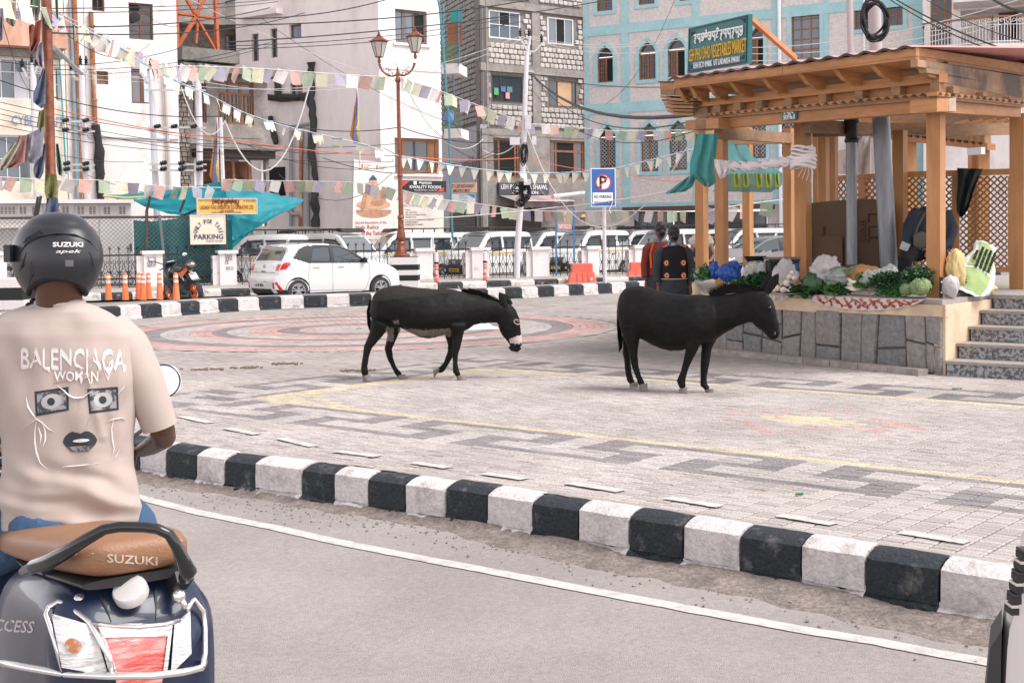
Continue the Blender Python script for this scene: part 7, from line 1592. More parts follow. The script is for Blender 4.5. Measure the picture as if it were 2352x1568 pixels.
def cabbage(px,py,r,mi,lab,n=16):
 c=pl_(px,py,r*.85); t=thing('cabbage',lab,'cabbage',c-Vector((0,0,r*.85)),0)
 g=MB(); g.ball(c,r*.8,8); g.build('heart',LG[mi],t,smooth=True,auto=0)
 for k in range(n):
  a=k*2.4; tl=rv.uniform(.1,.8) if k > 4 else rv.uniform(-.1,.2); g=MB(); rr_=r*rv.uniform(.95,1.08)
  def fn(s,q):
   A=a+(s-.5)*1.7*(1-.3*q); E=-.7+tl+q*1.35; w=1+.10*q**2*math.sin(s*9)+.06*math.sin(s*17+q*5); return c+Vector((math.cos(A)*math.cos(E),math.sin(A)*math.cos(E),math.sin(E)*.92))*rr_*w
  g.grid(8,7,fn); g.build('leaf',LG[mi],t,smooth=True)
 return t
cabbage(2085,680,.088,2,'smaller pale green cabbage left of the corner post'); cabbage(2115,681,.115,2,'larger round green cabbage touching the corner post')
cg=cabbage(1874,678,.15,3,'big open dark leafed cabbage at the foot of the middle post',22)
for ch in cg.children: ch.scale=(1,1,1)
b=MB(); leaves(b,pl_(1862,680),(.22,.15,.17),60,.16,flat=.5,up=.1); b.build('outer_leaf',LG[3],cg,fix=False)
RAD=mat('white_radish',(.78,.72,.62),.45,col2=(.70,.66,.45),scale=5,thr=(.55,.75),spec=.5)
for k,(x0,y0,x1,y1,r) in enumerate(((1939,655,1990,661,.034),(1946,663,2003,652,.030),(1938,668,1985,666,.024),(1950,674,1998,666,.022),(1960,677,1978,672,.026),(1975,670,2012,654,.020),(1990,676,2021,658,.026),(1994,672,2024,663,.021),(1944,660,1975,668,.028))):
 p,q=pl_(x0,y0+4,.03+.012*k),pl_(x1,y1+4,.05+.008*k); g=MB(); n=9; g.tube([p.lerp(q,i/n)+Vector((0,0,.012*math.sin(i*.6+k))) for i in range(n+1)],[r*f for f in (.15,.45,.75,.92,1,1,1,.95,.8,.4)],10); tag(g.build('white_radish',RAD,smooth=True,auto=0),('longest radish along the back left of the heap','long radish crossing the top of the heap','short radish low on the left of the heap','radish lying lowest at the front left','stubby radish at the very front of the heap','slim radish reaching to the beans','thick radish at the right of the heap','short radish at the right front of the heap','small radish under the topmost leaf end')[k],'radish','white radishes in a heap')
BEAN=mat('green_bean',(.045,.17,.05),.45); g=MB()
for k in range(420):
 p=pl_(2050+rv.gauss(0,15),676+rv.gauss(0,4),abs(rv.gauss(.03,.03))); a=rv.random()*6.28; d=Vector((math.cos(a),math.sin(a),rv.uniform(-.3,.3)))*rv.uniform(.04,.07); g.tube([p,p+d*.5+Vector((0,0,.008)),p+d],.0055,4,cap=False)
stuff(tag(g.build('green_beans',BEAN,fix=False),'pile of green beans beside the cabbages','beans'))
g=MB(); 
for k in range(160): p=pl_(2075+rv.gauss(0,9),655+rv.gauss(0,3),abs(rv.gauss(.03,.03))); a=rv.random()*6.28; d=Vector((math.cos(a),math.sin(a),rv.uniform(-.6,.6)))*.05; g.tube([p,p+d],.004,3,cap=False)
stuff(tag(g.build('blue_netting',mat('blue_net',(.02,.07,.35),.6),fix=False),'tangle of blue netting behind the beans','net'))
TUR=[mat('turnip_white',(.74,.66,.55),.45,col2=(.62,.28,.26),scale=14,thr=(.55,.7)),mat('onion_pale',(.72,.62,.42),.45,col2=(.50,.40,.16),scale=10,thr=(.55,.75))]
TL_=((1787,662,.0,.048),(1800,667,.0,.046),(1817,668,.0,.046),(1779,671,.0,.040),(1826,664,.0,.035),(1808,660,.05,.05),(1795,658,.06,.036),(1812,652,.09,.042),(1801,650,.09,.034),(1792,647,.09,.032),(1818,645,.11,.034),(1806,640,.12,.032),(1825,652,.08,.036),(1771,672,.0,.034))
for k,(x,y,dz,r) in enumerate(TL_):
 rw='bottom row' if dz == 0 else 'second row' if dz < .07 else 'third row' if dz < .1 else 'top row'; sd=[q[0] for q in TL_ if ('bottom row' if q[2] == 0 else 'second row' if q[2] < .07 else 'third row' if q[2] < .1 else 'top row') == rw]; od=('next to the middle post','second from the middle post','third from the middle post','fourth from the middle post','fifth from the middle post','outermost')[sorted(sd)[::-1].index(x)]
 c=pl_(x,y+6,dz+r*.8); g=MB(); g.lathe(c,[(.002,-r*.95),(r*.5,-r*.8),(r*.92,-r*.35),(r,0),(r*.9,r*.4),(r*.45,r*.78),(.004,r*.95)],14,M=Matrix.Rotation(rv.uniform(-.6,.6),3,'X')); tag(g.build('turnip',TUR[k % 4 == 3],smooth=True,auto=0),'round pale turnip in the %s of the heap, %s' % (rw,od),'turnip','turnips in a heap')
for k in range(6): g=MB(); p=pl_(1780+k*8,640,.1); leaves(g,p,(.05,.05,.05),10,.09); 
for k,(x,y,s_,lab) in enumerate(((1679.7,656,1.05,'tallest milk bottle with a blue cap, nearest the corner post'),(1694,647,.92,'waisted milk bottle with a blue cap, the middle one'),(1708,645,.92,'milk bottle with a blue cap, next to the greens'))):
 c=pl_(x,y); t=thing('milk_bottle',lab,'bottle',c,0,'milk bottles on the counter'); g=MB()
 wa=.030 if k else .037
 g.lathe(c,[(.034*s_,0),(.040*s_,.01),(.040*s_,.06*s_),(wa*s_,.085*s_),(.040*s_,.11*s_),(.040*s_,.15*s_),(.030*s_,.18*s_),(.016*s_,.205*s_),(.015*s_,.21*s_)],16); g.build('body',mat('milk',(.76,.70,.60),.35),t,smooth=True)
 g=MB(); g.lathe(c,[(.019*s_,.206*s_),(.019*s_,.232*s_),(.016*s_,.236*s_)],12); g.build('cap',mat('blue_cap',(.03,.30,.55),.4),t,smooth=True)
def blob(name,lab,cat,px,py,r,m,seed,lift=0,amp=.22,tip=None,parent=None,n=34,alpha=None,z0=None):
 c=pl_(px,py,r[2]*.85+lift) if z0 is None else Vector(z0); g=MB(); off=Vector((seed*7.1,seed*3.3,seed))
 def fn(s,t):
  a=s*2*PI; e=-PI/2+PI*t; d=Vector((math.cos(a)*math.cos(e),math.sin(a)*math.cos(e),math.sin(e))); k=.92+amp*noise.noise(d*1.6+off)+amp*.75*(.3-abs(noise.noise(Vector((d.x*3,d.y*3,d.z*1.6))+off)))+amp*.32*(.25-abs(noise.noise(Vector((d.x*8,d.y*8,d.z*4))+off)))
  p=Vector((d.x*r[0],d.y*r[1],d.z*r[2]))*k
  if tip and d.z > 0: p += Vector(tip)*d.z**3
  p=c+p; p.z=max(p.z,PZ+.004) if z0 is None else p.z; return p
 g.grid(n*2,n,fn); o=g.build(name,m,parent,smooth=True,auto=0)
 return tag(o,lab,cat) if parent is None else o
PLB=mat('translucent_bag',(.52,.56,.52),.3,alpha=.55,spec=.6,var=.15,scale=10); WSK=mat('white_sacking',(.44,.41,.41),.7,var=.1,scale=8,bump=.5,bscale=16); BLB=mat('blue_plastic_bag',(.012,.065,.28),.4,var=.3,scale=6); YSK=mat('yellow_sack',(.55,.42,.20),.7,var=.12,scale=7)
blob('blue_bag','crumpled blue plastic bag behind the corner posts','bag',1683,648,(.20,.15,.15),BLB,1,amp=.35); blob('blue_bag','second blue bag low between the two corner posts','bag',1641,640,(.08,.1,.13),BLB,2)
blob('clear_bag','clear plastic bag of greens behind the milk bottles','bag',1742,648,(.20,.15,.15),PLB,3,amp=.3); blob('white_sack','white cloth sacking behind the turnips','sack',1803,652,(.15,.12,.17),WSK,4,amp=.45)
blob('white_sack','large pale sheet sacking just right of the middle post','sack',1900,655,(.20,.15,.19),WSK,5,amp=.5); blob('wrapped_bale','shrink wrapped bale of greens behind the radishes','bale',1930,662,(.20,.15,.15),mat('wrapped_green',(.09,.14,.10),.2,col2=(.30,.34,.30),scale=7,thr=(.4,.6),stretch=(1,1,5)),6,amp=.12)
blob('clear_bag','open pale plastic bag round the coriander','bag',2012,662,(.17,.12,.12),mat('pale_bag',(.50,.50,.47),.35,alpha=.6),7,amp=.4); blob('patterned_bag','patterned shopping bag in front of the cardboard','bag',1985,632,(.22,.15,.12),mat('patterned',(.35,.16,.05),.7,col2=(.06,.12,.08),scale=5,thr=(.4,.6)),8)
blob('clear_bag','small clear bag at the foot of the thick pipe','bag',2045,632,(.1,.1,.12),PLB,9); blob('white_sack','full white sack right behind the corner post','sack',2184,682,(.10,.10,.14),WSK,10,amp=.15)
blob('yellow_sack','yellow sack leaning behind the corner post','sack',2194,660,(.12,.11,.24),YSK,11,amp=.3); blob('yellow_sack','small yellow sack lying behind the printed one','sack',2262,676,(.15,.12,.09),YSK,12)
blob('cloth_roll','pale cloth bundle on the counter left of the bottles','cloth',1610,645,(.10,.1,.10),WSK,13)
ps=thing('printed_sack','tall white woven sack with green panels and black printing, leaning','sack',pl_(2225,680)); ax=At(2266,562,15.9)-pl_(2222,682); cb_=pl_(2222,682); SKM=mat('woven_sack',(.56,.56,.55),.6,var=.08,scale=12,bump=.4,bscale=20); GPN=mat('green_panel_print',(.27,.36,.14),.7,var=.12,scale=9)
sx_=Vector((1,.3,0)).normalized(); axn=ax.normalized(); side_=(sx_-axn*sx_.dot(axn)).normalized(); fro=side_.cross(axn).normalized()
if fro.y > 0: fro=-fro
def sack(s,t,k=1.0):
 a=s*2*PI; w=(.13+.10*math.sin(PI*min(1,t*1.2+.12))**.7)*k; d=.11*math.sin(PI*min(1,max(.04,t*.93+.05)))**.6*k+.012; p=cb_+ax*t+side_*(math.cos(a)*w*1.02)+fro*(math.sin(a)*d); 
 p += side_*.02*noise.noise(Vector((t*6,math.cos(a)*2,1)))+fro*.035*noise.noise(Vector((t*7,math.cos(a)*3,7))); p.z=max(p.z,PZ+.003); return p
g=MB(); g.grid(40,26,lambda s,t: sack(s,t)); g.build('sack_body',SKM,ps,smooth=True,auto=0)
for t0,t1 in ((.05,.36),(.40,.93)): g=MB(); g.grid(12,14,lambda s,t: sack(.14+.22*s,t0+(t1-t0)*t,1.02)+fro*.004); g.build('green_panel',GPN,ps,smooth=True)
for i,tx in enumerate(('GROSS WEIGHT 26.280','NETT WEIGHT 26.200','TARE WEIGHT','MONTH / YEAR 05 2025','USE BY')):
 c=sack(.25,.55)+fro*.022+side_*(.10-.05*i); M=Matrix(((axn.x*-1,-fro.x*-1,side_.x,c.x),(axn.y*-1,-fro.y*-1,side_.y,c.y),(axn.z*-1,-fro.z*-1,side_.z,c.z),(0,0,0,1)))
 fit_text(tx,BLACKP,ps,M,.42 if i < 4 else .2,.030,bold=.03,ext=.06)
sc_=thing('weighing_scale','black weighing scale with a wide pan behind the bottles','scale',pl_(1735,630)); c=pl_(1735,630); g=MB(); g.lathe(c+Vector((0,0,.20)),[(.04,0),(.10,.02),(.155,.10),(.16,.10),(.155,.095)],20); g.build('pan',mat('dark_steel',(.03,.03,.03),.35,metal=.6),sc_,smooth=True)
g=MB(); g.box(c+Vector((0,0,.05)),(.22,.12,.10),taper=.7); g.box(c+Vector((0,0,.15)),(.05,.05,.12)); g.build('base',CBK,sc_,fix=False)
cr_=thing('plastic_crate','black plastic crate under a folded sack behind the turnips','crate',pl_(1796,625)); c=pl_(1796,622); g=MB()
for k in range(9): g.box(c+Vector((-.18+.045*k,-.14,.13)),(.018,.02,.22))
for z in (.02,.13,.25): g.box(c+Vector((0,-.14,z)),(.40,.025,.03))
g.box(c+Vector((0,.0,.13)),(.38,.24,.24)); g.build('crate_body',BLACKR,cr_,fix=False); g=MB(); g.box(c+Vector((0,0,.275)),(.42,.3,.03)); g.build('folded_sack',mat('drab_sack',(.15,.12,.09),.9),cr_)
bb=MB(); c=pl_(1821,622); bb.lathe(c,[(.07,0),(.085,.2),(.09,.2),(.09,.215)],14); tag(bb.build('blue_bin',mat('navy_plastic',(.02,.06,.20),.5),smooth=True),'small blue tub wedged between the crate and the post','tub')
for k,(x,y,z) in enumerate(((1836,676,0),(1833,672,.045))): g=MB(); g.box(pl_(x,y,z+.021),(.20-.04*k,.09,.042),Matrix.Rotation(.25-.3*k,3,'Z')); tag(g.build('brick',mat('red_brick',(.30,.10,.07),.9,var=.2,scale=20)),('lower red brick at the foot of the middle post','upper red brick at the foot of the middle post')[k],'brick')
FLO=mat('floral_cloth',(.60,.50,.46),.9,var=.05,scale=8); FLR=mat('floral_print_red',(.30,.07,.05),.9); FLRB=mat('floral_print_rose',(.45,.15,.11),.9)
fc=thing('floral_cloth','pale cloth with dark red leaves hanging over the counter edge','cloth',FP.hit(2000,700))
def flo(s,t):
 x=1866+(2123-1866)*s; yt=676+(688-676)*s; dep=4+30*math.sin(PI*min(1,s*.92+.08))**.55 - 6*s; y=yt+dep*t; return FP.hit(x,y,.045+.02*math.sin(s*40+t*3)*t+.012*noise.noise(Vector((s*12,t*3,0)))) if t > 0 else FP.hit(x,yt,.0)
g=MB(); g.grid(90,12,flo); g.build('cloth_sheet',FLO,fc,smooth=True)
for k in range(34):
 s_=.05+.88*k/34+rv.uniform(-.01,.01); t_=.25+.5*(k%3)/2; g=MB(); a=rv.random()*6; L_f=.16
 pts=[]
 for j in range(9): q=j/8*2*PI; r_=L_f*(.5+.5*math.cos(q)); pts.append((s_+.022*math.cos(q)*math.cos(a)-.010*math.sin(q)*math.sin(a),t_+.30*math.cos(q)*math.sin(a)*.6+.16*math.sin(q)*math.cos(a)))
 g.add([flo(min(.99,max(.01,p[0])),min(.99,max(.05,p[1])))+NF*.006 for p in pts[:-1]],[tuple(range(8))]); g.build('printed_leaf',FLR if k % 3 else FLRB,fc,fix=False)
g=MB(); P=[flo(.05+.9*i/60,.5+.25*math.sin(i*.5))+NF*.006 for i in range(61)]; g.tube(P,.007,4); g.build('printed_stem',FLR,fc)
for k,(x0,x1,y,lab) in enumerate(((1643,1752,660,'white rag spread under the bottles on the counter edge'),(1768,1812,669,'white rag hanging below the turnips'))):
 g=MB(); dd=(6,13)[k]
 g.grid(30,8,lambda s,t: (G(x0+(x1-x0)*s,y+(4+3*k),PZ+.012+.006*noise.noise(Vector((s*9,t*5,k))))+VD*(.22*(1-t*2)) if t < .5 else FP.hit(x0+(x1-x0)*s,y+(x0+(x1-x0)*s-x0)*.05+4+(t-.5)*2*dd*(1+.3*math.sin(s*11)),.03+.01*math.sin(s*30)))); tag(g.build('white_rag',WCL,smooth=True),lab,'cloth')
# ------------------------------------------------------------------ donkeys and people
FUR=mat('black_fur',(.0035,.0035,.0036),.6,col2=(.008,.0072,.007),scale=5,thr=(.35,.7),var=.35,bump=.3,bscale=120,spec=.17,stretch=(.35,1,1)); FURB=mat('brown_tinged_fur',(.009,.006,.0045),.8,var=.4,scale=30,bump=.4,bscale=160)
BELLY=mat('grey_belly_fur',(.15,.13,.115),.85,var=.3,scale=25,bump=.4,bscale=150); MUZ=mat('pale_muzzle',(.48,.40,.35),.7,var=.15,scale=20); HOOF=mat('dusty_hoof',(.19,.165,.145),.7,var=.25,scale=14,stretch=(1,1,4)); EYE=mat('dark_eye',(.006,.005,.005),.08,spec=.8)
def donkey(lab,ox,oy,k,YC,body,neck,head,legs,hoofs,tail,ears,mane,sx,belly=None,muzzle=None,eye=None,brown=False):
 def P(x,y,d=0): return At(ox+k*x,oy+k*y,YC(x)+d)
 mpz=k*YC(900)/3000
 t=thing('donkey',lab,'donkey',(P(900,900).x,YC(900),0),0,'black donkeys crossing the plaza'); b=MB(); n=20
 def ring(x,yt,yb,hw,tw=0):
  c=(yt+yb)/2; r=(yb-yt)/2; R=[]
  for j in range(n):
   a=2*PI*j/n; sq=math.sin(a); R.append(P(x,c-r*sq,hw*math.cos(a)*(1-.12*max(0,sq))))
  return R
 b.loft([ring(*q) for q in body])
 def oring(x0,y0,x1,y1,hw): return [P((x0+x1)/2+(x0-x1)/2*math.sin(2*PI*j/n),(y0+y1)/2+(y0-y1)/2*math.sin(2*PI*j/n),hw*math.cos(2*PI*j/n)) for j in range(n)]
 b.loft([oring(*q) for q in neck]); b.loft([oring(*q) for q in head])
 for dy,L_ in legs: b.tube([P(x,y,dy) for x,y,r in L_],[r*mpz*(1.10 if r < 60 else 1) for x,y,r in L_],12)
 me=remesh(b,.011,9,name='body')
 NN=[v.normal.copy() for v in me.vertices]
 for v,nv_ in zip(me.vertices,NN): v.co += nv_*(.011*noise.noise(v.co*5)+.003*noise.noise(v.co*15))
 me.update()
 me.materials.append(FUR); me.materials.append(BELLY); me.materials.append(MUZ); me.materials.append(FURB)
 o=bpy.data.objects.new('body',me); place(o,None,t,auto=0)
 inv=CAM_ROT.transposed(); cs=[None]*len(me.vertices)
 for i,v in enumerate(me.vertices): q=inv @ (v.co-CAM_POS); cs[i]=((CX+FL*q.x/-q.z-ox)/k,(PY-FL*q.y/-q.z-oy)/k)
 for p in me.polygons:
  c=[cs[v] for v in p.vertices]; x=sum(a[0] for a in c)/len(c); y=sum(a[1] for a in c)/len(c)
  nz=18*noise.noise(Vector((x*.05,y*.05,0)))
  if belly and belly(x+nz,y+nz): p.material_index=1
  elif muzzle and muzzle(x+nz*.6,y+nz*.6): p.material_index=2
  elif brown and y+nz < brown(x): p.material_index=3
 for dy,L_ in hoofs:                      # (top x, top y, toe x, toe y, heel x, heel y)
  tx,ty,ax,ay,hx,hy=L_; g=MB()
  rt=[P(tx+43*math.cos(a),ty-14-8*math.cos(a),dy+.042*math.sin(a)) for a in [2*PI*j/14 for j in range(14)]]; cxx,cyy=(ax+hx)/2,(ay+hy)/2; vx,vy=(ax-hx)/2,(ay-hy)/2
  rb=[P(cxx+vx*math.cos(a),cyy+vy*math.cos(a),dy+.046*math.sin(a)) for a in [2*PI*j/14 for j in range(14)]]
  g.loft([rt,rb]); g.build('hoof',HOOF,t,smooth=True,auto=50)
 g=MB(); rt_=random.Random(2)
 for j in range(130):
  dx,dd=rt_.uniform(-1,1),rt_.uniform(-.03,.03); L_=[P(x+dx*r*(.8 if i else .3),y+rt_.uniform(-6,10)*(i > 0),dd*r/25) for i,(x,y,r) in enumerate(tail)]
  g.tube(L_,[.006,.007,.006,.002][:len(L_)] if len(L_) <= 4 else [.006]*(len(L_)-1)+[.0015],3,cap=False)
 g.build('tail',FUR,t,smooth=True,fix=False)
 for dy,E in ears:                        # base x,y, tip x,y, width
  bx,by,tx,ty,w=E; ux,uy=tx-bx,ty-by; L=math.hypot(ux,uy); ux /= L; uy /= L; px_,py_=-uy,ux; rows=[]
  for i in range(9):
   q=i/8; ww=w*(.55+.9*q)*(1-q**3)*1.05+.5; row=[]
   for j in range(7): a=(j/6-.5)*2; row.append(P(bx+ux*L*q+px_*ww*a,by+uy*L*q+py_*ww*a,dy-.022*(1-a*a)*(1-q)+.03*q*0))
   rows.append(row)
  g=MB(); g.loft(rows,close=False,cap=False); g.loft([[v+Vector((0,.006,0)) for v in r_] for r_ in rows],close=False,cap=False); g.build('ear',FUR,t,smooth=True)
 g=MB(); rm=random.Random(5)
 for i in range(mane[4]):
  q=rm.random(); x=mane[0]+(mane[2]-mane[0])*q; y=mane[1]+(mane[3]-mane[1])*q+14*math.sin(q*PI)*mane[6]; l=mane[5]*rm.uniform(.4,1.1)*(math.sin(PI*min(1,q*.9+.1))**.4); a=rm.gauss(0,.35); dd=rm.uniform(-.015,.015)
  p0=P(x,y+14,dd); p1=P(x+l*.3*a-l*.2,y-l*.6,dd*1.5); p2=P(x+l*a-l*.55,y-l,dd*2); g.tube([p0,p1,p2],[.0045,.003,.0008],3,cap=False)
 g.build('mane',FUR,t,fix=False)
 g=MB(); vs=me.vertices; rh=random.Random(9)          # loose coat hair
 for i in range(9000):
  v=vs[rh.randrange(len(vs))]; nn=v.normal; d=(Vector((-.7*sx,0,-.55))+nn*.22+Vector((rh.gauss(0,.25),rh.gauss(0,.25),rh.gauss(0,.25)))).normalized(); w=nn.cross(d).normalized()*.0016; l=rh.uniform(.008,.016); p=v.co-nn*.001
  g.add([p-w,p+w,p+d*l],[(0,1,2)])
 hs_=g.build('coat_hair',FURB if brown else FUR,t,fix=False); hs_['kind']='stuff'
 if eye:
  x,y,pale=eye; c=P(x,y,-.085); g=MB(); g.ball(c,(.020,.012,.013),8); g.build('eye',EYE,t,smooth=True,auto=0)
  if pale: g=MB(); g.tube([P(x+34*math.cos(a),y+26*math.sin(a)+8*math.cos(a),-.086) for a in [.2+2*PI*.8*j/12 for j in range(13)]],.0055,5); g.build('eye_ring',MUZ,t,smooth=True)
 x,y=head[-1][0]*.25+head[-1][2]*.75,head[-1][1]; 
 return t,P
t1,P1d=donkey('black donkey with pale muzzle and grey belly walking with lowered head',775.2,602.9,.20139,lambda x: 14.78,
 [(372,470,590,.05),(400,380,680,.13),(450,320,740,.19),(530,278,770,.22),(620,262,745,.235),(720,263,745,.245),(820,278,800,.26),(930,292,850,.27),(1040,297,862,.27),(1150,300,845,.255),(1250,302,815,.23),(1340,310,800,.20),(1420,340,790,.165),(1470,400,740,.11)],
 [(1330,312,1400,800,.17),(1430,330,1490,760,.13),(1530,368,1560,712,.105),(1640,392,1650,690,.085),(1750,415,1745,690,.08),(1850,440,1830,690,.085),(1900,460,1870,700,.085)],
 [(1850,455,1830,660,.07),(1960,462,1830,705,.095),(2040,540,1850,770,.095),(2085,640,1880,830,.088),(2095,740,1920,880,.070),(2108,830,1950,920,.058),(2114,890,1968,940,.055),(2105,940,1975,960,.05),(2070,978,2000,980,.03)],
 [(-.11,[(500,680,120),(455,790,85),(392,890,56),(345,965,42),(326,1060,33),(306,1180,31),(312,1245,38),(322,1300,30)]),(.11,[(640,740,90),(620,850,62),(578,980,45),(600,1085,32),(650,1200,31),(690,1262,36),(722,1300,28)]),
     (-.10,[(1370,700,105),(1372,830,64),(1356,960,46),(1342,1050,37),(1340,1150,31),(1350,1240,38),(1385,1295,30)]),(.10,[(1310,760,80),(1288,850,48),(1300,940,36),(1293,1035,38),(1245,1140,30),(1190,1212,35),(1150,1235,26)])],
 [(-.11,(322,1298,398,1350,290,1352)),(.11,(724,1292,812,1338,700,1338)),(-.10,(1400,1302,1488,1356,1368,1362)),(.10,(1140,1225,1098,1318,1090,1222))],
 [(372,420,8),(348,560,16),(362,700,24),(385,812,8)],[(-.05,(1930,525,1845,335,46)),(.06,(1985,480,1880,352,36))],(1420,330,1860,448,520,62,-1),1,
 belly=lambda x,y: (690 < x < 1290 and y > 745-.00*(x-690)+20*math.sin((x-690)/190) and y < 842) or (560 < x < 640 and 740 < y < 900) or (640 < x < 700 and 660 < y < 700),muzzle=lambda x,y: x > 1960 and y > 815+.35*(2110-x) and y < 930-.1*(2110-x),eye=(2048,678,True),brown=lambda x: 345+.12*abs(x-1250) if x < 1480 else 0)
for sx_ in (0,1):
 g=MB(); g.ball(P1d(2090-70*sx_,930+8*sx_,-.052),(.012,.006,.016),6); g.build('nostril',EYE,t1,smooth=True)
g=MB(); g.loft([[P1d(1985+.0+30*math.cos(a)*k_,950+22*math.sin(a)*k_,-.05+.03*(1-k_)*0+.03*j*0) for a in [2*PI*i/12 for i in range(12)]] for j,k_ in enumerate((.1,.7,1))]); 
g=MB(); g.tube([P1d(1972,945,0),P1d(2000,972,0),P1d(2050,982,0),P1d(2085,962,0)],[.035,.042,.040,.025],10); g.build('dark_lips',FUR,t1,smooth=True)
yc2=lambda x: 13.62-.00052*(x-250)
t2,P2d=donkey('all black donkey with upright ears standing before the market pavilion',1378.1,602.9,.2197,yc2,
 [(178,440,560,.06),(205,340,650,.14),(260,272,740,.19),(340,240,770,.22),(440,240,800,.235),(540,262,860,.25),(640,298,900,.265),(740,323,925,.27),(840,332,925,.265),(940,330,890,.25),(1030,330,865,.23),(1110,335,850,.20),(1190,345,820,.16),(1240,400,770,.10)],
 [(1080,335,1130,840,.17),(1180,338,1230,790,.13),(1290,332,1330,725,.105),(1400,320,1420,680,.09),(1500,308,1520,640,.085),(1600,292,1590,620,.085),(1680,290,1620,640,.085)],
 [(1640,290,1590,560,.07),(1740,310,1590,620,.092),(1800,370,1625,670,.095),(1832,470,1670,700,.086),(1852,560,1715,735,.070),(1878,640,1745,765,.058),(1888,700,1765,790,.055),(1885,745,1785,800,.05),(1862,785,1810,808,.03)],
 [(-.11,[(320,640,125),(330,780,88),(345,890,52),(350,970,42),(366,1080,31),(398,1180,30),(428,1252,37),(450,1290,28)]),(.10,[(290,760,70),(290,870,50),(278,935,44),(286,1030,33),(298,1150,31),(312,1212,36),(348,1265,28)]),
     (-.11,[(990,720,110),(975,850,74),(942,960,50),(908,1050,41),(878,1150,34),(846,1235,40),(866,1310,29)]),(.09,[(1130,760,100),(1118,870,60),(1105,960,48),(1096,1050,43),(1086,1180,31),(1084,1272,39),(1132,1325,29)])],
 [(-.11,(452,1280,498,1334,408,1326)),(.10,(352,1266,404,1308,310,1300)),(-.11,(868,1325,918,1379,820,1368)),(.09,(1140,1335,1199,1387,1096,1374))],
 [(182,490,8),(192,640,18),(208,780,28),(215,880,18),(200,925,4)],[(-.04,(1740,325,1868,112,50)),(.07,(1690,290,1788,108,44))],(1150,345,1690,288,700,88,-1),1,eye=(1775,470,False))
g=MB(); g.ball(P2d(1830,745,-.055),(.012,.006,.018),6); g.build('nostril',EYE,t2,smooth=True)
SKIN=mat('brown_skin',(.13,.06,.035),.5,var=.12,scale=8); SKINL=mat('lighter_skin',(.30,.16,.10),.5); HAIR=mat('black_hair',(.008,.007,.007),.45,var=.4,scale=60,bump=.6,bscale=60,stretch=(1,1,.2))
VEST=mat('black_wool_vest',(.008,.008,.010),.9); GREYC=mat('dark_slate_cloth',(.028,.036,.042),.85,var=.2,scale=6,bump=.4,bscale=9); SCARF=mat('blue_patterned_scarf',(.05,.07,.14),.8,col2=(.30,.32,.36),scale=26,thr=(.48,.56)); ORG=mat('orange_felt',(.62,.11,.02),.8); CRM=mat('cream_felt',(.60,.48,.30),.8)
def chainbody(chains,vox,name,m,par,sm=4):
 b=MB()
 for pts,rs,fl in chains: b.tube(pts,rs,14,flat=fl)
 me=remesh(b,vox,sm,name=name); me.materials.append(m); o=bpy.data.objects.new(name,me); return place(o,None,par,auto=0)
def hand(b,w,d,side,s=1.0):              # palm and five fingers hanging from wrist w along direction d
 d=Vector(d).normalized(); x=d.cross(Vector((0,1,0))).normalized(); b.append(([w,w+d*.05*s,w+d*.09*s],[.024*s,.032*s,.030*s],.55))
 for k,L in enumerate((.062,.072,.068,.052)): o=x*((k-1.5)*.017*s); p=w+d*.085*s+o; b.append(([p,p+d*L*.5*s+Vector((0,-.008,0)),p+d*L*s+Vector((0,-.022,0))],[.0085*s,.008*s,.006*s],1))
 p=w+d*.03*s+x*side*.028*s; b.append(([p,p+(d*.6+x*side*.7)*.04*s,p+(d+x*side*.5)*.06*s],[.011*s,.010*s,.007*s],1))
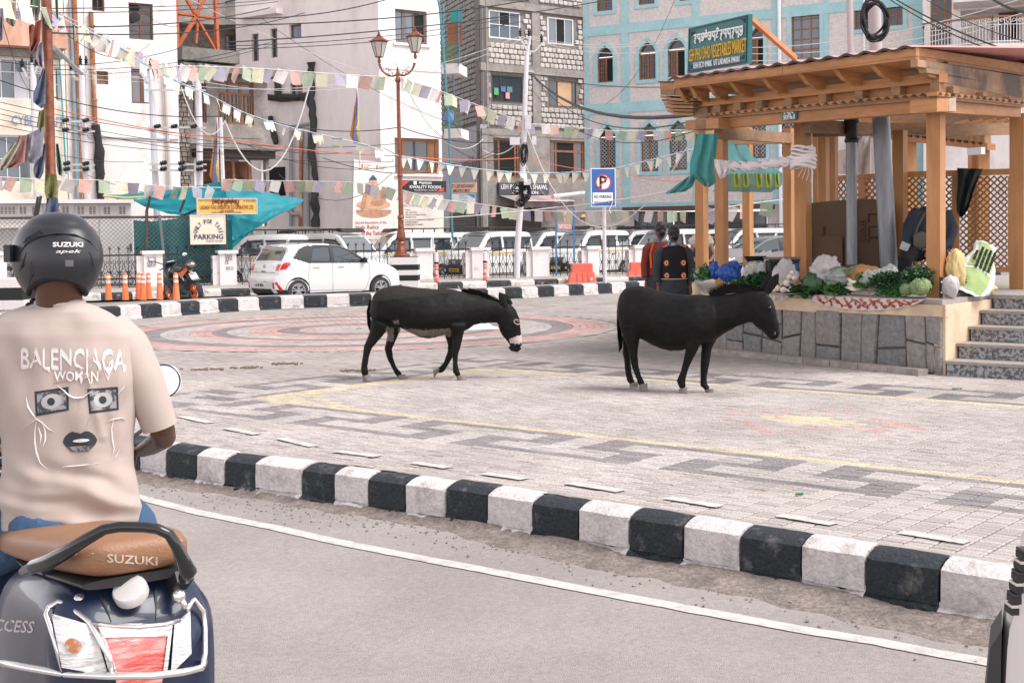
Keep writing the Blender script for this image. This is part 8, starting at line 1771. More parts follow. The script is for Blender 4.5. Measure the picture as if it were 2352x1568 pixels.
def woman(lab,cx,yt,Y,zs,vestm,motifs,tw=0):
 c=At(cx,yt,Y); X=c.x; top=c.z; V=lambda x,y,z: Vector((X+x,Y+y,z*top/1.66)); t=thing('person',lab,'person',(X,Y,0))
 ch=[([V(0,0,1.60),V(0,-.01,1.54),V(0,0,1.47),V(0,0,1.43)],[.06,.088,.075,.05],1.1),([V(0,0,1.46),V(0,0,1.36)],[.048,.055],1),([V(0,0,1.38),V(0,0,1.30),V(0,0,1.05),V(0,0,.9)],[.07,.15,.14,.16],.6)]
 for s in (-1,1): ch.append(([V(s*.10,0,1.33),V(s*.19,0,1.28),V(s*.235,.02,1.05),V(s*.235,-.03,.83)],[.05,.055,.042,.032],1)); hand(ch,V(s*.235,-.03,.82),(0,-.1,-1),-s); ch.append(([V(s*.09,0,.9),V(s*.09,0,.5),V(s*.09,.02,.10),V(s*.09,-.10,.04)],[.085,.065,.045,.035],1))
 ch.append(([V(0,-.02+.10,1.545),V(0,.115,1.53)],[.018,.012],1))
 chainbody(ch,.011,'body',SKIN,t,2)
 g=MB(); g.ball(V(0,-.015,1.565),(.092,.10,.11),12); g.ball(V(.01,-.09,1.50),(.06,.05,.055),9); g.build('hair',HAIR,t,smooth=True,auto=0,fix=False)
 def ringv(z,w,d,y=0): return [V(w*math.cos(2*PI*j/28)*(1+.03*math.sin(j*3+z*40)),y+d*math.sin(2*PI*j/28),z) for j in range(28)]
 g=MB(); g.loft([ringv(1.42,.075,.07),ringv(1.40,.105,.085),ringv(1.36,.125,.09),ringv(1.345,.07,.06)]); g.build('scarf',SCARF,t,smooth=True)
 g=MB(); g.loft([ringv(1.385,.09,.08),ringv(1.35,.175,.105),ringv(1.28,.205,.125),ringv(1.1,.19,.13),ringv(.95,.20,.14),ringv(.90,.205,.145)],cap=False); g.build('vest',vestm,t,smooth=True,auto=70)
 sl=[]
 for s in (-1,1): sl.append(([V(s*.15,0,1.34),V(s*.215,0,1.27),V(s*.255,.0,1.05),V(s*.25,-.03,.86)],[.06,.072,.062,.055],1))
 chainbody(sl,.014,'sleeves',GREYC if motifs else vestm,t,2)
 g=MB(); g.loft([[V(w*math.cos(a)*(1+.05*math.sin(a*9+z*9)),w*.7*math.sin(a),z) for a in [2*PI*j/48 for j in range(48)]] for z,w in ((.96,.185),(.8,.215),(.5,.25),(.15,.27))],cap=False); g.build('skirt',GREYC,t,smooth=True)
 g=MB(); 
 if motifs:
  for x in (-.125,.125):
   for z in (1.13,.955):
    for r,m,o in ((.036,ORG,.0),(.024,CRM,.006),(.012,VEST,.012)): g=MB(); g.add([V(x+r*math.cos(q)*(1+.15*(j%2)),-.133-o-.02*(z<1.0)+.25*abs(x)*.3,z+r*1.2*math.sin(q)) for j,q in enumerate([2*PI*i/10 for i in range(10)])],[tuple(range(10))]); g.build('felt_motif',m,t,fix=False)
  for s in (-1,1): g=MB(); g.tube([V(s*.10,-.09,1.375),V(s*.17,-.085,1.35)],.012,5); g.build('orange_trim',ORG,t)
  g=MB(); g.tube([V(.206*math.cos(a),.147*math.sin(a),.905) for a in [PI+PI*i/16 for i in range(17)]],.006,4); g.build('hem_braid',CRM,t)
 else: g.tube([V(-.12,-.10,1.36),V(-.17,-.08,1.2),V(-.16,-.10,1.0)],.016,6); g.build('orange_trim',ORG,t)
 return t
woman('woman seen from behind in a black vest with four orange felt motifs',1547,517,19.3,1,VEST,True)
woman('woman in a maroon and orange vest half hidden left of the motif vest woman',1517,509,20.3,1,mat('maroon_vest',(.16,.03,.02),.85),False)
t=thing('person','person in a cream shawl standing behind the left corner posts','person',(At(1612,541,24.2).x,24.2,0)); c=At(1611,512,24.2); X=c.x; V=lambda x,y,z: Vector((X+x,24.2+y,z))
ch=[([V(0,0,c.z-.06),V(0,-.02,c.z-.13),V(0,-.01,c.z-.21)],[.07,.085,.05],1),([V(0,0,c.z-.2),V(0,0,c.z-.3),V(0,0,1.0),V(0,0,.1)],[.05,.12,.17,.14],.8),([V(0,-.10,c.z-.14),V(0,-.115,c.z-.15)],[.016,.012],1)]
for s in (-1,1): ch.append(([V(s*.12,0,c.z-.32),V(s*.22,-.05,1.2),V(s*.12,-.2,1.1)],[.05,.045,.03],1)); hand(ch,V(s*.12,-.2,1.1),(-s*.5,-1,0),s)
chainbody(ch,.013,'body',SKINL,t,2); g=MB(); g.ball(V(0,.03,c.z-.10),(.09,.09,.11),10); g.build('hair',HAIR,t,smooth=True,auto=0)
blob('shawl','','',0,0,(.25,.17,.15),mat('cream_shawl',(.50,.42,.36),.9),31,parent=t,z0=V(.0,-.01,c.z-.34),amp=.15); blob('dark_coat','','',0,0,(.24,.18,.38),GREYC,32,parent=t,z0=V(0,.0,c.z-.72),amp=.1)
YV=17.0; W_=lambda x,y,d=0: At(x,y,YV+d); t=thing('person','seated vendor in dark clothes holding banknotes behind the corner post','person',(W_(2140,620).x,YV,PZ)); s_=YV/3000
ch=[([W_(2148,425),W_(2148,440,-.03),W_(2148,455)],[.075,.088,.06],1.05),([W_(2146,455),W_(2143,472)],[.055,.06],1),([W_(2146,425+18,-.10),W_(2146,445,-.115)],[.018,.014],1)]
for x,y in ((2085,579),(2128,577)): hand(ch,W_(x+4,y-9,-.33),(-.3,-.4,-.8),1 if x < 2100 else -1,1.05)
ch.append(([W_(2143,468),W_(2143,500),W_(2140,560)],[.06,.14,.15],.8)); chainbody(ch,.011,'body',SKIN,t,2)
g=MB(); g.ball(W_(2148,434,.02),(.092,.095,.10),10); g.build('hair',HAIR,t,smooth=True,auto=0)
chainbody([([W_(2140,474),W_(2139,490),W_(2136,530),W_(2134,575)],[.11,.22,.23,.24],.72),([W_(2108,486),W_(2088,520,-.08),W_(2084,552,-.2),W_(2086,566,-.3)],[.09,.085,.07,.05],1),([W_(2170,486),W_(2186,525,-.03),W_(2178,560,-.18),W_(2142,570,-.3)],[.09,.09,.075,.05],1)],.016,'jacket',mat('slate_jacket',(.022,.028,.040),.8,var=.15,scale=5,bump=.3,bscale=12),t)
chainbody([([W_(2115,578,0),W_(2090,583,-.28),W_(2080,595,-.42),W_(2072,650,-.36)],[.12,.11,.095,.07],1),([W_(2150,580,0),W_(2160,588,-.28),W_(2158,600,-.42),W_(2152,650,-.36)],[.12,.11,.095,.07],1)],.016,'trousers',mat('black_trousers',(.007,.007,.008),.9),t)
g=MB(); g.loft([[W_(2098+.0+(36)*q,545+22*math.sin(a)*(.6+.4*math.sin(PI*q))+ (14*q if 0 else 8),-.30-.04*math.cos(a)) for a in [2*PI*j/12 for j in range(12)]] for q in (0,.25,.5,.75,1)]); g.build('waist_bag',mat('olive_bag',(.07,.065,.05),.8),t,smooth=True)
g=MB(); g.tube([W_(2124,490,-.17),W_(2108,520,-.22),W_(2100,545,-.28)],.016,5); g.build('bag_strap',mat('olive_bag',(.07,.065,.05),.8),t)
bn_=tag(MB().box(W_(2078,566,-.38),(.11,.02,.10),Matrix.Rotation(.4,3,'Y')).build('banknotes',mat('banknote',(.30,.33,.34),.7,var=.3,scale=30)),'folded grey banknotes held by the seated vendor','money')
cu_=MB(); cu_.box(W_(2120,636,.0),(.42,.36,.24)); tag(cu_.build('low_stool',mat('striped_stool',(.05,.05,.05),.8,col2=(.4,.4,.4),scale=9,thr=(.5,.52),stretch=(.1,.1,6))),'low striped stool under the seated vendor','stool')
c=G(1110,757); g=MB(); g.grid(16,10,lambda s,t: c+Vector((-.32+.75*s,(t-.5)*.5*(1-s*.7),.012+.09*math.sin(PI*t)*math.sin(PI*min(1,s*1.2))*(1+noise.noise(Vector((s*6,t*5,0))))))); tag(g.build('plastic_bag',mat('clear_plastic',(.75,.75,.76),.25,alpha=.6,spec=.7),smooth=True),'crumpled clear plastic bag lying on the painted circles','litter bag')
for k,(x,y) in enumerate(((473,849),(660,836),(565,845),(818,852))):
 c=G(x,y); g=MB()
 for j in range(26): g.ball(c+Vector((rv.gauss(0,.10),rv.gauss(0,.05),.008)),(.025,.02,.011),5)
 stuff(tag(g.build('dung_patch',mat('dry_dung',(.16,.11,.07),1),fix=False),('scattered dry dung nearest the rider shoulder','dry dung left of the walking donkey','small dry dung crumbs between the two patches','dry crumbs by the walking donkey hind hoof')[k],'dung'))
for k,(x,y,a) in enumerate(((2198,892,0),(1836,1134,.3))): tag(MB().box(G(x,y,.012),(.10-.05*k,.012,.012),Matrix.Rotation(a,3,'Z')).build('fallen_bean',BEAN),('green bean pod dropped before the stone stairs','green sprig dropped near the striped kerb')[k],'bean')
# ------------------------------------------------------------------ prayer flags, pennants, cables
def fmat(n,c): return mat('flag_'+n,c,.85,col2=tuple(x*.62 for x in c),scale=26,thr=(.56,.64),var=.06,alpha=.9)
FM=[fmat('mauve',(.32,.29,.37)),fmat('white',(.58,.55,.54)),fmat('salmon',(.56,.34,.29)),fmat('green',(.33,.40,.29)),fmat('yellow',(.55,.53,.38))]; PEN=mat('pennant_cream',(.64,.62,.50),.8,var=.06,scale=6); PENB=mat('pennant_blue',(.22,.36,.50),.8)
rf_=random.Random(8)
def flagmesh(k,s,tri=False,torn=False):
 r=random.Random(k*7+3); g=MB(); n,m=6,6; ph=r.random()*6
 def f(a,c):
  w=(1-c*.85) if tri else (1-.06*c); x=(a-.5)*s*w+(.05*s*c*r.choice((0,1)) if False else .16*s*c*math.sin(ph)); z=-c*s*(1.25 if tri else 1.12)
  if torn and c > .9: z += s*r.uniform(0,.38)
  return Vector((x,.07*s*math.sin(a*5+ph+c*3)*c+.05*s*c,z))
 g.grid(n if not torn else 9,m,f)
 me=g.mesh('flag',True)
 return me
FMESH={}
def pathpts(pts,step=.12):
 P=[At(*p) for p in pts]; Q=[]
 for i in range(len(P)-1):
  p0=P[max(i-1,0)]; p1,p2=P[i],P[i+1]; p3=P[min(i+2,len(P)-1)]; n=max(2,int((p2-p1).length/step))
  for k in range(n): t=k/n; Q.append(.5*((2*p1)+(p2-p0)*t+(2*p0-5*p1+4*p2-p3)*t*t+(3*p1-p0-3*p2+p3)*t**3))
 return Q+[P[-1]]
def string(lab,pts,kind,size,gap,seed,r=.010):
 Q=pathpts(pts); t=thing('flag_string',lab,'flags',Q[0],0,'flag strings over the square'); b=MB(); b.tube(Q[::2]+[Q[-1]],r,4); b.build('cord',WPAINT,t)
 d=0; nxt=gap*.5; k=seed; L=0
 for i in range(len(Q)-1):
  L += (Q[i+1]-Q[i]).length
  if L >= nxt:
   nxt += gap*rf_.uniform(.95,1.1); di=(Q[i+1]-Q[i]); a=math.atan2(di.y,di.x); v=rf_.randrange(4); m=FM[k % 5] if kind == 'p' else PEN; key=(kind,v,size,m.name)
   if key not in FMESH: FMESH[key]=flagmesh(v+(10 if kind == 't' else 0),size,kind == 't',kind == 'r'); FMESH[key].materials.append(m)
   o=inst(FMESH[key],'flag',None,t,loc=Q[i],rot=(rf_.uniform(-.45,.45),rf_.uniform(-.15,.4),a+rf_.uniform(-.5,.5)),local=False)
   if kind != 'p':
    if ('b',size) not in FMESH: g=MB(); g.box((0,-.004,-size*.06),(size*.96,.012,size*.13)); FMESH[('b',size)]=g.mesh('hem'); FMESH[('b',size)].materials.append(PENB)
    c=bpy.data.objects.new('hem',FMESH[('b',size)]); C.objects.link(c); c.parent=o
   k += 1
string('prayer flags running from the copper post to the top of the street lamp',[(112,20,27),(200,62,29),(300,112,31),(385,148,33),(480,153,35),(600,158,37),(700,165,38),(800,172,38.5),(905,178,39)],'p',.36,.42,0)
string('prayer flags sloping from the street lamp to the utility pole',[(915,178,39),(1000,205,40.5),(1100,243,42.5),(1205,282,44)],'p',.34,.40,2)
string('prayer flags stretched level from the utility pole to the pavilion',[(1208,284,44),(1300,290,44),(1400,300,43),(1500,300,42),(1598,298,41)],'p',.30,.42,0)
string('torn cream pennants with blue hems dropping from the copper post to the lamp',[(112,25,27),(180,62,28),(260,98,30),(340,150,31),(420,192,33),(480,218,34),(560,258,36),(640,285,37),(720,305,38),(830,330,38.5),(917,358,39)],'r',.30,.62,0)
string('triangular cream pennants dipping from the lamp to the pavilion',[(917,358,39),(1000,372,40),(1100,388,40.5),(1200,396,41),(1300,396,41),(1400,388,40),(1500,366,39),(1592,342,38)],'t',.28,.36,0)
string('prayer flags hung level along the fence from the far left to the taxi stand',[(-20,405,38),(60,410,38),(120,412,38.5),(250,415,39),(380,428,40),(508,431,41.5)],'p',.36,.43,1)
string('prayer flags from the taxi stand pole past the banner to the lamp',[(512,412,42),(600,415,42),(700,416,42),(820,420,41),(917,436,39.6)],'p',.33,.39,2)
string('prayer flags dipping from the lamp past the shawl shop sign',[(922,436,39.6),(1000,456,41),(1100,468,42.5),(1200,482,43.5),(1300,486,43)],'p',.32,.38,1)
string('prayer flags along the shop windows behind the no parking sign',[(1300,486,43),(1390,485,42),(1500,485,41),(1600,486,40)],'p',.32,.42,4)
string('prayer flags seen between the inner pavilion posts',[(1632,482,27),(1700,471,27),(1800,458,27)],'p',.28,.34,0)
string('prayer flags at the top left corner above the terracotta balcony',[(-30,-25,24),(30,5,25),(110,20,27)],'p',.36,.5,3)
wd=thing('wound_flags','long faded prayer flags knotted and wound round the copper post','flags',At(120,440,26.7))
def drape(P,m,Y,name='hanging_flag'): sheet_px(P,10,Y,Y-.15,m,name,wd,fold=.10,ff=11)
DFM=[mat('drape_'+n,c,.85,var=.2,scale=7,bump=.4,bscale=14) for n,c in (('green',(.10,.19,.13)),('blue',(.13,.16,.25)),('rust',(.30,.09,.06)),('olive',(.24,.24,.09)),('grey',(.34,.33,.38)),('pink',(.45,.24,.21)),('cream',(.42,.40,.31)))]
for P,m in (([(70,-5,93,-5),(68,30,92,25),(72,48,84,50)],0),([(66,60,95,45),(68,100,92,95),(66,118,80,116)],2),([(78,110,98,95),(82,135,100,130),(90,152,102,158)],4),([(98,160,106,160),(76,215,104,240),(76,235,96,250)],1),([(90,255,104,250),(84,290,104,310),(90,300,102,318)],3),
 ([(60,310,102,290),(54,350,98,360),(58,372,84,378)],4),([(44,312,62,310),(20,370,56,375),(2,388,40,384)],5),([(30,330,50,322),(0,372,26,372),(-5,392,14,390)],6),([(92,330,106,330),(76,390,100,396),(80,408,92,412)],1),([(104,400,130,400),(102,440,134,440),(106,455,132,455)],3),([(108,455,132,455),(104,480,138,482),(98,500,142,505)],1),
 ([(128,330,134,330),(130,380,144,392),(134,400,142,405)],0),([(-6,20,10,18),(-4,60,8,62),(0,98,6,90)],4),([(16,-5,38,0),(14,50,36,50),(28,62,34,60)],6),([(126,-4,133,-4),(128,30,134,34),(130,44,134,44)],3)): drape(P,DFM[m],26.6)
b=MB(); b.tube([At(122+14*math.cos(a),476+3*math.sin(a)+k,27-.2*math.sin(a)) for k in (0,4,7) for a in [2*PI*i/12 for i in range(13)]],.016,4); b.build('tie_cord',WPAINT,wd)
for k,(pts,lab) in enumerate((([(820,206,815,330),(828,232,838,310)],'furled multicoloured festival flag on a thin pole beside the pink wall'),([(498,275,492,425),(503,290,512,405)],'furled orange festival flag beside the taxi stand pole'),([(546-5,452,530,470),(546,460,536,470)],''))):
 if not lab: continue
 Yk=45-2*k; t=thing('festival_flag',lab,'flag',At(pts[0][0],pts[0][3],Yk)); x0,y0,x1,y1=pts[0]
 for j,(c,dx,w) in enumerate((((.10,.14,.28),1,5),((.55,.42,.12),4,6),((.42,.12,.06),-1,5),((.55,.24,.08),-4,5))): g=MB(); g.loft([[At(x0+(x1-x0)*q+dx*q*1.6-w*q,y0+(y1-y0)*q*(1-.05*j),Yk+.05*j),At(x0+(x1-x0)*q+dx*q*1.6+w*q+.5,y0+(y1-y0)*q,Yk+.05*j-.08*math.sin(q*7+j))] for q in [i/10 for i in range(11)]],close=False,cap=False); g.build('flag_fold',mat('festival_%d' % j,c,.8),t,smooth=True)
 b=MB(); b.tube([At(x0,y0-4,Yk+.2),At(x1+12,y1+60,Yk+.2)],.03,5); b.build('pole',PALEP,t)
CBM=mat('black_cable',(.02,.02,.024),.6); CBW=mat('pale_cable',(.55,.52,.50),.6); CBO=mat('orange_cable',(.60,.14,.06),.6)
ca=[(116,20,27,700,-8,48,.1,.014,0),(116,30,27,640,4,48,.1,.014,0),(116,62,27,620,18,48,.2,.02,0),(120,76,27,700,30,50,.3,.02,0),(0,142,40,410,112,46,.3,.016,0),(120,160,44,620,98,50,.3,.016,0),(120,172,44,620,106,50,.3,.014,0),(517,6,36,1110,-6,40,-.5,.03,0),(517,42,36,900,-4,40,.2,.02,0),(517,58,36,1230,-2,42,.2,.022,0),(517,98,36,1420,-4,48,.2,.022,0),(517,106,36,1200,36,44,.2,.014,0),(517,113,36,1200,50,44,.2,.014,0),
 (0,185,34,560,262,40,.4,.018,0),(560,262,40,920,292,42,.3,.018,0),(920,292,42,1208,318,44,.3,.018,0),(0,235,36,600,320,42,.2,.013,0),(0,250,36,700,345,42,.3,.012,0),(0,262,36,900,372,44,.4,.012,0),(100,244,30,517,318,38,.1,.016,2),(517,318,38,917,358,39,.1,.018,2),(917,358,39,1205,362,44,.1,.02,2),(1205,362,44,1420,396,44,.1,.014,2),(1420,396,44,1600,416,30,.1,.012,2),
 (0,275,36,520,330,41,.2,.012,0),(0,288,36,520,350,41,.2,.012,0),(340,300,44,917,330,40,.3,.012,0),(455,300,44,812,350,44,.3,.012,0),(200,402,44,640,444,46,.5,.012,0),(60,160,44,460,185,45,.2,.011,1),(60,152,44,460,172,45,.2,.011,1),(200,154,44,1195,84,44,1.2,.012,1),(350,160,44,1215,84,44,1.2,.012,1),(1195,84,44,1560,92,40,.3,.012,1),(1215,84,44,1590,80,38,.3,.012,1),(1244,98,44,1600,104,38,.3,.012,1),
 (1720,110,40,2352,-4,34,.3,.014,1),(1720,124,40,2352,30,34,.3,.014,1),(1720,140,40,2352,42,34,.3,.014,1),(2050,-5,30,2352,128,24,.1,.022,0),(2030,-10,30,2290,120,24,.1,.018,0),(2120,-5,30,2352,95,26,.1,.012,0),(2270,-8,24,2360,30,22,.05,.03,0),(1410,-20,52,1545,-5,48,.1,.012,0),(1390,240,48,1550,0,50,.6,.012,0),
 (1226,176,44,1600,262,20,.5,.045,0),(1228,180,44,1600,276,22,.7,.016,0),(1208,165,44,1580,198,30,.2,.014,0),(1210,190,44,1600,300,24,.9,.012,0),(740,362,42,1205,320,44,.8,.016,0),(880,340,42,1205,300,44,.8,.013,0),(1000,300,50,1205,345,44,.7,.013,0),(1018,240,52,1205,380,44,.9,.012,0),(1205,250,44,1050,190,60,.4,.012,0),(905,186,39,420,-10,46,.2,.010,1),(600,42,45,1200,330,44,.6,.010,0),(713,190,40,517,280,38,2.0,.03,1),(416,200,37,517,277,38,.8,.022,1),(906,140,39,1110,320,46,1.2,.016,1),
 (1205,375,44,1380,378,37,1.2,.010,1),(920,505,39,1280,476,38,.05,.022,1),(1280,476,38,1560,436,22,.03,.018,1),(1208,290,44,1600,300,26,2.6,.02,1),(1110,345,44,1208,300,44,.4,.02,1),(300,-8,40,410,60,44,.3,.012,0),(120,50,27,345,100,44,.6,.014,0),(0,30,30,70,210,40,.3,.012,0),(0,320,36,330,372,43,.2,.011,0),(560,330,42,920,380,42,.4,.012,0),(640,400,44,900,398,44,.9,.012,0)]
LC={}
for k,(x0,y0,Y0,x1,y1,Y1,sg_,r,ci) in enumerate(ca):
 a,c=At(x0,y0,Y0),At(x1,y1,Y1); b=MB(); b.tube([a.lerp(c,i/14)-Vector((0,0,4*sg_*(i/14)*(1-i/14))) for i in range(15)],r*.78,4,cap=False)
 wx=lambda x: 'the copper flag post' if x < 130 else 'the left insulator poles' if x < 400 else 'the grey house' if x < 620 else 'the pink walled building' if x < 860 else 'the street lamp' if x < 960 else 'the alley balconies' if x < 1110 else 'the utility pole' if x < 1260 else 'the arched window building' if x < 1480 else 'the pavilion roof corner' if x < 1750 else 'the balcony building'
 wy=lambda y: 'topmost' if y < 40 else 'high' if y < 150 else 'midway' if y < 270 else 'lower' if y < 340 else 'lowest'
 lb=('thick ' if r > .017 else 'thin ')+('black','pale','orange')[ci]+' cable from %s, %s, to %s, %s' % (wx(x0),wy(y0),wx(x1),wy(y1)); LC[lb]=LC.get(lb,-1)+1; tag(b.build('overhead_cable',(CBM,CBW,CBO)[ci]),lb+('',', next',', third',', fourth')[min(3,LC[lb])],'cable',('black','pale','orange')[ci]+' overhead cables')
for x0,x1,w,Y,lab in ((1950,1956,.15,30,'slim pink grey pole rising behind the pavilion roof'),(2006,2014,.30,31,'stout pink grey pole carrying the black cable coil')):
 b=MB(); b.tube([At(x0,-60,Y),At(x1,200,Y),At(x1+4,560,Y)],w/2,14); tag(b.build('pole',mat('pink_grey_pole',(.44,.37,.37),.7,var=.06,scale=3),smooth=True),lab,'pole')
cc=thing('cable_coil','large hanging coil of thick black cable over the pavilion roof','cable coil',At(2010,45,30))
for k in range(9): b=MB(); rx,ry,ph=29+R_.uniform(-4,5),44+R_.uniform(-9,4),R_.uniform(-.3,.3); b.tube([At(2010+R_.uniform(-.6,.6)+rx*math.cos(a+ph),44+R_.uniform(-2,2)*0+ry*math.sin(a)+k*.7,30+.1*math.sin(a*2+k)) for a in [2*PI*i/28 for i in range(29)]],.028,6); b.build('cable_loop',BLACKR,cc,smooth=True)
# ------------------------------------------------------------------ rider and scooter in front
from mathutils.bvhtree import BVHTree
def bvh(o):
 m=wmat(o); return BVHTree.FromPolygons([m @ v.co for v in o.data.vertices],[tuple(p.vertices) for p in o.data.polygons])
def onto(B,x,y,off):
 d=ray(x,y); h=B.ray_cast(CAM_POS,d)
 return (h[0] - d*off) if h[0] else None
def decal_text(B,txt,x0,y0,x1,y1,m,par,off=.005,bold=0,rise=0,shear=0,name='lettering',drip=0):
 me=text_mesh(txt,1.0,bold*.45,0,'CENTER',shear=shear); X=[v.co.x for v in me.vertices]; Y=[v.co.y for v in me.vertices]; a0,a1,b0,b1=min(X),max(X),min(Y),max(Y); V=[]
 for v in me.vertices:
  s_=(v.co.x-a0)/(a1-a0); t_=(v.co.y-b0)/(b1-b0); p=onto(B,x0+(x1-x0)*s_,y1+(y0-y1)*t_-rise*s_+drip*(1-t_)*noise.noise(Vector((s_*14,0,2))),off); V.append(p or Vector((0,0,0)))
 g=MB(); g.add(V,[tuple(p.vertices) for p in me.polygons if all(V[i].length > .1 for i in p.vertices)]); return g.build(name,m,par,fix=False)
def patch(B,q,nu,nv,m,par,name,off=.008,fn=None):     # q: tl, tr, br, bl picture corners laid onto a surface
 V=[]; ok=True
 for i in range(nu):
  for j in range(nv):
   s_,t_=i/(nu-1),j/(nv-1)
   if fn: s_,t_=fn(s_,t_)
   x=(q[0][0]*(1-s_)+q[1][0]*s_)*(1-t_)+(q[3][0]*(1-s_)+q[2][0]*s_)*t_; y=(q[0][1]*(1-s_)+q[1][1]*s_)*(1-t_)+(q[3][1]*(1-s_)+q[2][1]*s_)*t_
   V.append(onto(B,x,y,off) or Vector((0,0,0)))
 F_=[f for f in ((i*nv+j,(i+1)*nv+j,(i+1)*nv+j+1,i*nv+j+1) for i in range(nu-1) for j in range(nv-1)) if all(V[k].length > .1 for k in f)]
 g=MB(); g.add(V,F_); return g.build(name,m,par,smooth=True)
disk=lambda s_,t_: (.5+.5*t_*math.cos(s_*2*PI),.5+.5*t_*math.sin(s_*2*PI))
def strokeon(B,P,r,m,par,name): 
 Q=[onto(B,x,y,.003) for x,y in P]; Q=[q for q in Q if q]; g=MB(); g.tube(Q,[r*math.sin(PI*min(.97,max(.06,i/(len(Q)-1)))) for i in range(len(Q))],5,flat=.5); return g.build(name,m,par,smooth=True)
YR=4.2; Rr=lambda x,y,d=0: At(x,y,YR+d)
rd=thing('person','scooter rider from behind in a black helmet and pale beige printed T-shirt','person',(Rr(140,1200).x,YR,.6))
SHIRT=mat('beige_shirt',(.41,.335,.298),.88,var=.03,scale=6,bump=.05,bscale=220,sheen=.15)
ch=[([Rr(135,560),Rr(135,600,-.01),Rr(135,650,.0),Rr(136,705,.01)],[.085,.10,.078,.07],1),([Rr(138,700,.02),Rr(140,760,.03),Rr(150,1000,.03),Rr(155,1190,.02)],[.07,.10,.10,.11],1),
 ([Rr(290,775,.03),Rr(345,890,.05),Rr(372,985,.06),Rr(376,1003,.12),Rr(350,1022,.26),Rr(325,1034,.36)],[.04,.045,.043,.042,.034,.026],1),([Rr(-10,775,.03),Rr(-70,890,.05),Rr(-95,985,.06),Rr(-80,1020,.26),Rr(-40,1034,.36)],[.05,.05,.043,.036,.026],1)]
hand(ch,Rr(322,1036,.38),(-.7,.5,-.1),1,1.1); hand(ch,Rr(-38,1036,.38),(.7,.5,-.1),-1,1.1)
chainbody(ch,.012,'body',mat('dark_brown_skin',(.085,.038,.022),.42,var=.1,scale=9),rd,3)
ROWS=[(688,84,190,.075),(694,76,196,.085),(703,52,222,.10),(716,12,250,.115),(738,-22,285,.125),(770,-42,312,.135),(820,-44,322,.142),(880,-30,320,.145),(950,-12,312,.145),(1010,2,306,.142),(1070,4,309,.145),(1120,-2,318,.15),(1160,-10,325,.155),(1195,-8,318,.155),(1218,6,300,.15)]
def shirt(s_,t_):
 k=t_*(len(ROWS)-1); i=min(int(k),len(ROWS)-2); f=k-i; f2=f; r0,r1_=ROWS[i],ROWS[i+1]; y,xl,xr,d=[r0[q]*(1-f2)+r1_[q]*f2 for q in range(4)]
 a=s_*2*PI; c,sn=math.cos(a),-math.sin(a); cx,hw=(xl+xr)/2,(xr-xl)/2; px=cx+hw*(abs(c)**.8*(1 if c > 0 else -1)); dd=d*sn*-1
 w=0; yy=y-1070
 if yy > -40: q=min(1,(yy+40)/120); w += q*.013*math.sin((y-px*.38)*.085+3.2*noise.noise(Vector((px*.006,y*.008,1))))*(.5+noise.noise(Vector((px*.008,y*.02,6))))*1.6
 w += .009*noise.noise(Vector((px*.018,y*.011,4)))*1.6+.004*noise.noise(Vector((px*.03+y*.02,y*.006,9)))+.009*max(0,1-abs((px-205)-.25*(y-880))/14)*(1 if 860 < y < 1010 else 0)+.006*max(0,1-abs(px-268-.2*(900-y))/16)*(1 if 760 < y < 960 else .2)
 p=At(px,y,YR+.04-dd*1.0); out=Vector((c*.5,-1,0)).normalized(); return p+out*w*(1 if sn < .1 else 0)
g=MB(); g.grid(150,120,shirt); sh=g.build('shirt',SHIRT,rd,smooth=True,auto=0); BS=bvh(sh)
def sleeve(P,nm='sleeve'):
 g=MB(); Q=[]; 
 for i in range(len(P)-1):
  for t in range(7): a,b_=P[i],P[i+1]; f=t/7; Q.append((a[0].lerp(b_[0],f),a[1]*(1-f)+b_[1]*f))
 Q.append(P[-1]); g.tube([q[0] for q in Q],[q[1] for i,q in enumerate(Q)],28,cap=False); return g.build(nm,SHIRT,rd,smooth=True,auto=0)
sleeve([(Rr(250,772,.05),.085),(Rr(290,802,.04),.078),(Rr(326,868,.04),.068),(Rr(352,935,.05),.061),(Rr(367,980,.06),.057)]); sleeve([(Rr(25,768,.05),.095),(Rr(-20,800,.04),.098),(Rr(-60,868,.04),.084),(Rr(-82,935,.05),.068),(Rr(-91,983,.06),.056)])
WP=mat('white_shirt_print',(.72,.68,.66),.8); BP=mat('black_shirt_print',(.03,.035,.045),.8); TP=mat('taupe_shirt_print',(.36,.28,.24),.85)
decal_text(BS,'BALENCIAGA',48,802,290,846,WP,rd,rise=-4,drip=22,off=.0022,bold=.02); decal_text(BS,'BALENCIAGA',50,797,288,850,mat('faded_print',(.62,.56,.53),.85),rd,rise=-4,drip=44,off=.002)
patch(BS,((150,858),(190,846),(236,862),(120,880)),8,5,TP,rd,'print_band',.003); decal_text(BS,'WOMAN',124,852,226,876,WP,rd,bold=.04,drip=14,off=.005)
for q,cxy in ((((79,899),(157,888),(158,942),(82,956)),(117,922)),(((200,893),(271,888),(273,941),(205,950)),(236,918))):
 patch(BS,q,14,12,BP,rd,'print_note',.0015); c=[((x-cxy[0])*.86+cxy[0],(y-cxy[1])*.80+cxy[1]) for x,y in q]; patch(BS,c,12,10,mat('note_print_grey',(.30,.29,.29),.8,col2=(.06,.065,.07),scale=34,thr=(.46,.54)),rd,'print_note_field',.0022)
 patch(BS,[((x-cxy[0])*.62+cxy[0],(y-cxy[1])*.62+cxy[1]) for x,y in q],18,5,mat('note_print_pale',(.40,.39,.385),.8),rd,'print_oval',.0029,disk); patch(BS,[(cxy[0]-9,cxy[1]-9),(cxy[0]+9,cxy[1]-9),(cxy[0]+9,cxy[1]+9),(cxy[0]-9,cxy[1]+9)],16,4,BP,rd,'print_circle',.0036,disk)
